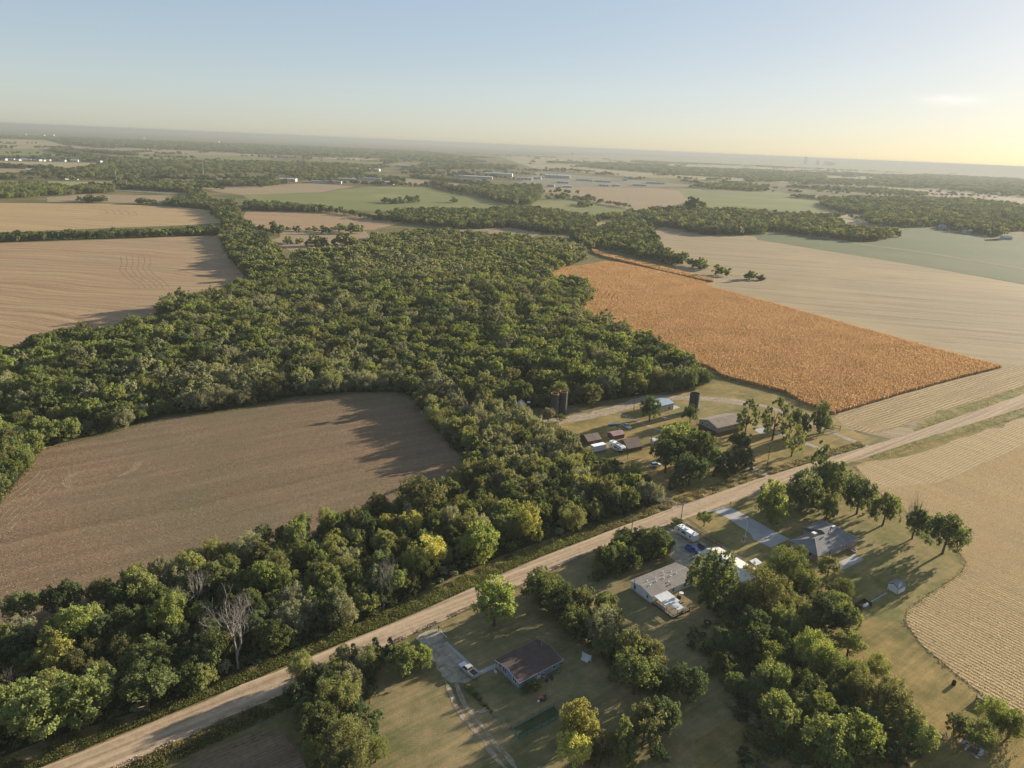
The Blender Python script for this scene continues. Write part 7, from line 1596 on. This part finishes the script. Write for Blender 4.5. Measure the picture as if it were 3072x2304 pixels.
row(z1, [(1060, 455), (1110, 460), (1160, 458), (1250, 455), (1320, 480), (1190, 510), (1020, 490), (920, 440), (1080, 410), (1170, 400), (1330, 420), (1470, 380), (1500, 385), (1620, 430), (1660, 440), (1720, 460), (1850, 430), (1930, 400), (2060, 420), (2150, 400)], 'among the trees of the near town', 'far houses among the town trees', 1.2)
row(z1, [(245, 452), (520, 520), (620, 525), (680, 500)], 'under the trees left of the town', 'far houses left of the town', 1.0)
row(z1, [(145, 172), (350, 160), (430, 158), (850, 92), (1180, 182), (300, 180), (200, 150), (1400, 200), (1800, 215), (2000, 230)], 'in the wooded belt below the horizon', 'far houses in the horizon belt', 2.6, (3, 3, 0))
row(z2, [(20, 300), (90, 275), (330, 265), (480, 275), (520, 270), (570, 325), (610, 300), (670, 315), (200, 200), (290, 205), (720, 330), (110, 290)], 'above the stores with the red sign', 'far houses above the stores', 1.4)
row(z4, [(20, 370), (60, 372), (150, 372), (330, 318), (900, 350), (700, 650), (905, 765), (640, 790), (1550, 710), (1760, 745), (2080, 800)], 'on the right hand plain', 'far houses on the right hand plain', 1.2)
# pond by the right hand wood
sheet('pond', ground_poly(zz(z4, (1520, 700), (1600, 698), (1680, 712), (1620, 724), (1540, 712))), 0.2, M_WATER, 'small bright pond beside the right hand wood')
sheet('pond', ground_poly(zz(z4, (1880, 800), (2000, 790), (2110, 786), (2110, 794), (2000, 808), (1890, 812))), 0.2, M_WATER, 'thin bright pond at the right edge')

# ================================================================== STANDING CROP, STUBBLE, WEEDS
def blades(name, P, h, w, lean, mat, label, seed, ang=None, per=1, z0=0.05, hv=(0.6, 1.2)):
    """small upright leaves, one quad each, as real geometry"""
    rng = np.random.default_rng(seed); P = np.repeat(P, per, axis=0); n = len(P)
    P = P+rng.normal(0, 0.10, P.shape) if per > 1 else P
    a = rng.uniform(0, 2*math.pi, n) if ang is None else ang+rng.normal(0, 0.35, n)
    ww = w*rng.uniform(0.6, 1.3, n)/2; hh = h*rng.uniform(hv[0], hv[1], n); d = np.c_[np.cos(a), np.sin(a)]*ww[:, None]
    ln = rng.normal(0, lean, (n, 2))*hh[:, None]
    V = np.zeros((n*4, 3)); V[0::4, :2] = P-d*0.6; V[1::4, :2] = P+d*0.6; V[2::4, :2] = P+d+ln; V[3::4, :2] = P-d+ln
    V[0::4, 2] = z0; V[1::4, 2] = z0; V[2::4, 2] = z0+hh; V[3::4, 2] = z0+hh*rng.uniform(0.7, 1.0, n)
    o = link_mesh(name, fast_mesh(name, V, np.arange(n*4).reshape(n, 4), mat, rng.random(n))); tag(o, label, kind='stuff'); return o
def straw(name, lo, hi, trans=0.25):
    t = new_mat(name); a = t.n('ShaderNodeAttribute', attribute_name='tint'); pos = t.n('ShaderNodeNewGeometry').outputs['Position']
    f = t.math('ADD', t.math('MULTIPLY', a.outputs['Fac'], 0.65), t.math('MULTIPLY', t.noise(pos, 0.04, 4), 0.5)); c = t.ramp(f, [(0.25, lo), (0.9, hi)])
    d = t.n('ShaderNodeBsdfDiffuse'); t.l(c, d.inputs[0]); tr = t.n('ShaderNodeBsdfTranslucent'); t.l(c, tr.inputs[0])
    mx = t.n('ShaderNodeMixShader'); mx.inputs[0].default_value = trans; t.l(d.outputs[0], mx.inputs[1]); t.l(tr.outputs[0], mx.inputs[2])
    o = t.n('ShaderNodeOutputMaterial'); t.l(mx.outputs[0], o.inputs['Surface']); return t.m
def rows_in(poly, ang, pitch, step, seed, jit=0.12, keep=None):
    rng = np.random.default_rng(seed); c, s = math.cos(ang), math.sin(ang); R_ = np.array([[c, s], [-s, c]])
    q = poly @ R_.T; a, b = q.min(0), q.max(0)
    X, Y = np.meshgrid(np.arange(a[0], b[0], step), np.arange(a[1], b[1], pitch)); P = np.c_[X.ravel(), Y.ravel()]+np.c_[rng.uniform(-step/2, step/2, X.size), rng.normal(0, jit, X.size)]
    P = P @ R_
    x = P[:, 0]*RM[0, 0]+P[:, 1]*RM[1, 0]-CAM_H*RM[2, 0]; y = P[:, 0]*RM[0, 1]+P[:, 1]*RM[1, 1]-CAM_H*RM[2, 1]; z = P[:, 0]*RM[0, 2]+P[:, 1]*RM[1, 2]-CAM_H*RM[2, 2]
    px, py = x/z*FPX+IW/2, y/z*FPX+IH/2
    P = P[(px > -80) & (px < IW+150) & (py < IH+150)]
    return P[inside(P, poly)]
M_CORNL = straw('dry corn leaves', (0.32, 0.185, 0.08), (0.64, 0.41, 0.20), 0.35)
M_STRAW = straw('stubble straw', (0.35, 0.245, 0.10), (0.74, 0.55, 0.27), 0.3)
CUT = ground_poly(zz(z5, (750, 480), (870, 470), (975, 500), (975, 560), (860, 560), (740, 530)))
_P = rows_in(F_CORN, 0.62, 0.76, 0.27, 51); _cy = _P @ np.array([-math.sin(1.3), math.cos(1.3)]); _P = _P[~(inside(_P, CUT) & (np.mod(_cy, 4.2) < 0.9))]
blades('standing_corn', _P, 2.1, 0.34, 0.08, M_CORNL, 'standing ripe orange corn filling the big field', 52, hv=(0.82, 1.04))
STRIP2 = ground_poly(zz(z5, (760, 140), (800, 150), (880, 180), (1100, 232), (1350, 290), (1600, 350), (1775, 392), (1770, 406), (1700, 400), (1350, 322), (1050, 245), (860, 200), (770, 165)))
_P2 = rows_in(STRIP2, 0.62, 0.76, 0.4, 53); blades('standing_corn', _P2, 2.4, 0.55, 0.1, M_CORNL, 'narrow strip of standing corn beside the tree line', 54)
sheet('corn_floor', STRIP2, 0.07, M_CORN_FLOOR, 'ground under the narrow corn strip')
RN = ROAD_ANG+1.571
_S = rows_in(F_STUB, RN, 1.3, 0.15, 55, 0.11)
_H = ground_poly(zz(qg, (460, 1180), (1100, 1000), (2212, 640), (2700, 500), (2700, 800), (2212, 940), (1400, 1300), (800, 1360)))
_hd = inside(_S, _H); _S = _S[~_hd]; _S2 = rows_in(_H, ROAD_ANG, 1.3, 0.15, 56, 0.11); _S2 = _S2[inside(_S2, F_STUB)]
_st = blades('corn_stubble', _S, 0.14, 0.22, 0.35, M_STRAW, 'short straw rows of the field behind the brick house', 57, RN)
blades('corn_stubble', _S2, 0.14, 0.22, 0.35, M_STRAW, 'short straw headland rows along the road verge', 157, ROAD_ANG)
_S3 = rows_in(F_STRIP, ROAD_ANG-0.03, 1.9, 0.2, 58, 0.14); blades('corn_stubble', _S3, 0.22, 0.3, 0.5, M_STRAW, 'short straw rows between corn and road', 59, ROAD_ANG)
# residue on the tilled field
M_RES = straw('pale residue', (0.14, 0.10, 0.06), (0.36, 0.28, 0.19), 0.1)
_T = rows_in(F_TILL, 0.62, 0.8, 0.5, 60, 0.3); blades('crop_residue', _T, 0.10, 0.24, 0.9, M_RES, 'pale crop residue scattered over the tilled field', 61, z0=0.04)
# weeds along the road verges
M_WEED = straw('roadside weeds', (0.075, 0.095, 0.026), (0.26, 0.25, 0.085), 0.5); M_WEEDY = straw('dry roadside grass', (0.15, 0.125, 0.05), (0.36, 0.295, 0.14), 0.4)
def verge(line, w0, w1, n, seed, side, t0=0.0, t1=1.0):
    p = _verge(line, w0, w1, n*2, seed, side, t0, t1); g_ = np.sin(p[:, 0]*0.9)+np.sin(p[:, 1]*1.3+p[:, 0]*0.4)+np.sin(p[:, 0]*0.31-p[:, 1]*0.37)*1.2
    return p[g_+np.random.default_rng(seed).normal(0, 0.8, len(p)) > 0]
def _verge(line, w0, w1, n, seed, side, t0, t1):
    rng = np.random.default_rng(seed); L = np.r_[0, np.cumsum(np.linalg.norm(np.diff(line, axis=0), axis=1))]; s = rng.uniform(t0*L[-1], t1*L[-1], n)
    p = np.c_[np.interp(s, L, line[:, 0]), np.interp(s, L, line[:, 1])]; d = np.gradient(line, axis=0); ang = np.interp(s, L, np.unwrap(np.arctan2(d[:, 1], d[:, 0])))
    return p+np.c_[-np.sin(ang), np.cos(ang)]*(side*(w0+(w1-w0)*rng.random(n)**1.3))[:, None]
blades('verge_weeds', verge(_ru, 0.6, 6.5, 24000, 62, 1, 0.0, 0.30), 0.42, 0.22, 0.4, M_WEED, 'green weeds between the road and the roadside wood', 63)
blades('verge_weeds', verge(_rl, 0.5, 5.0, 9000, 64, -1, 0.0, 0.12), 0.42, 0.22, 0.4, M_WEED, 'green weeds along the lower side of the road', 65)
blades('verge_grass', np.r_[verge(_rl, 0.4, 3.0, 3500, 66, -1, 0.0, 0.06), verge(_ru, 0.3, 5.0, 9000, 67, 1, 0.25, 0.50)], 0.5, 0.25, 0.4, M_WEEDY, 'dry golden grass tufts at the road edge', 68)
blades('verge_weeds', np.r_[verge(_ru, 0.5, 7.0, 5000, 69, 1, 0.56, 1.0), verge(_rl, 0.5, 7.5, 5000, 70, -1, 0.5, 1.0)], 0.24, 0.2, 0.4, straw('light verge grass', (0.13, 0.14, 0.045), (0.30, 0.27, 0.10), 0.5), 'green grass verges beside the road at right', 71)
# gravel windrow along the lower road edge
_W = verge(_rl, -0.9, 0.4, 5000, 72, -1, 0.0, 0.25); blades('road_stones', _W, 0.14, 0.28, 0.6, straw('stones', (0.22, 0.17, 0.12), (0.55, 0.44, 0.33), 0.0), 'loose stones along the lower road edge', 73, z0=0.08)
# tall grass at field margins
_M = []
for poly, s0 in ((F_TILL, 74), (F_STUB, 75), (F_LEFT, 76)):
    rng = np.random.default_rng(s0); n = len(poly); L = np.linalg.norm(np.roll(poly, -1, 0)-poly, axis=1); i = rng.choice(n, 6000, p=L/L.sum()); t = rng.random(6000)[:, None]
    _M.append(poly[i]*(1-t)+np.roll(poly, -1, 0)[i]*t+rng.normal(0, 0.5, (6000, 2)))
blades('margin_grass', np.concatenate(_M), 0.28, 0.2, 0.5, M_WEEDY, 'dry grass along the field margins', 77)

print('corn', len(_P), 'stubble', len(_S)+len(_S2)+len(_S3), 'residue', len(_T))

# ================================================================== HAZE
def haze_box():
    t = new_mat('haze'); v = t.n('ShaderNodeVolumePrincipled'); o = t.n('ShaderNodeOutputMaterial')
    v.inputs['Color'].default_value = (0.315, 0.335, 0.33, 1); v.inputs['Density'].default_value = HAZE_DENSITY; v.inputs['Anisotropy'].default_value = HAZE_G
    t.l(v.outputs[0], o.inputs['Volume'])
    m = MB().box(-43000, 43000, -600, 43000, -1.0, 123.0)
    h = m.build('haze', t.m); tag(h, 'thin pale haze over the whole plain', kind='stuff')
HAZE_DENSITY, HAZE_G = 1.2e-4, 0.15
haze_box()
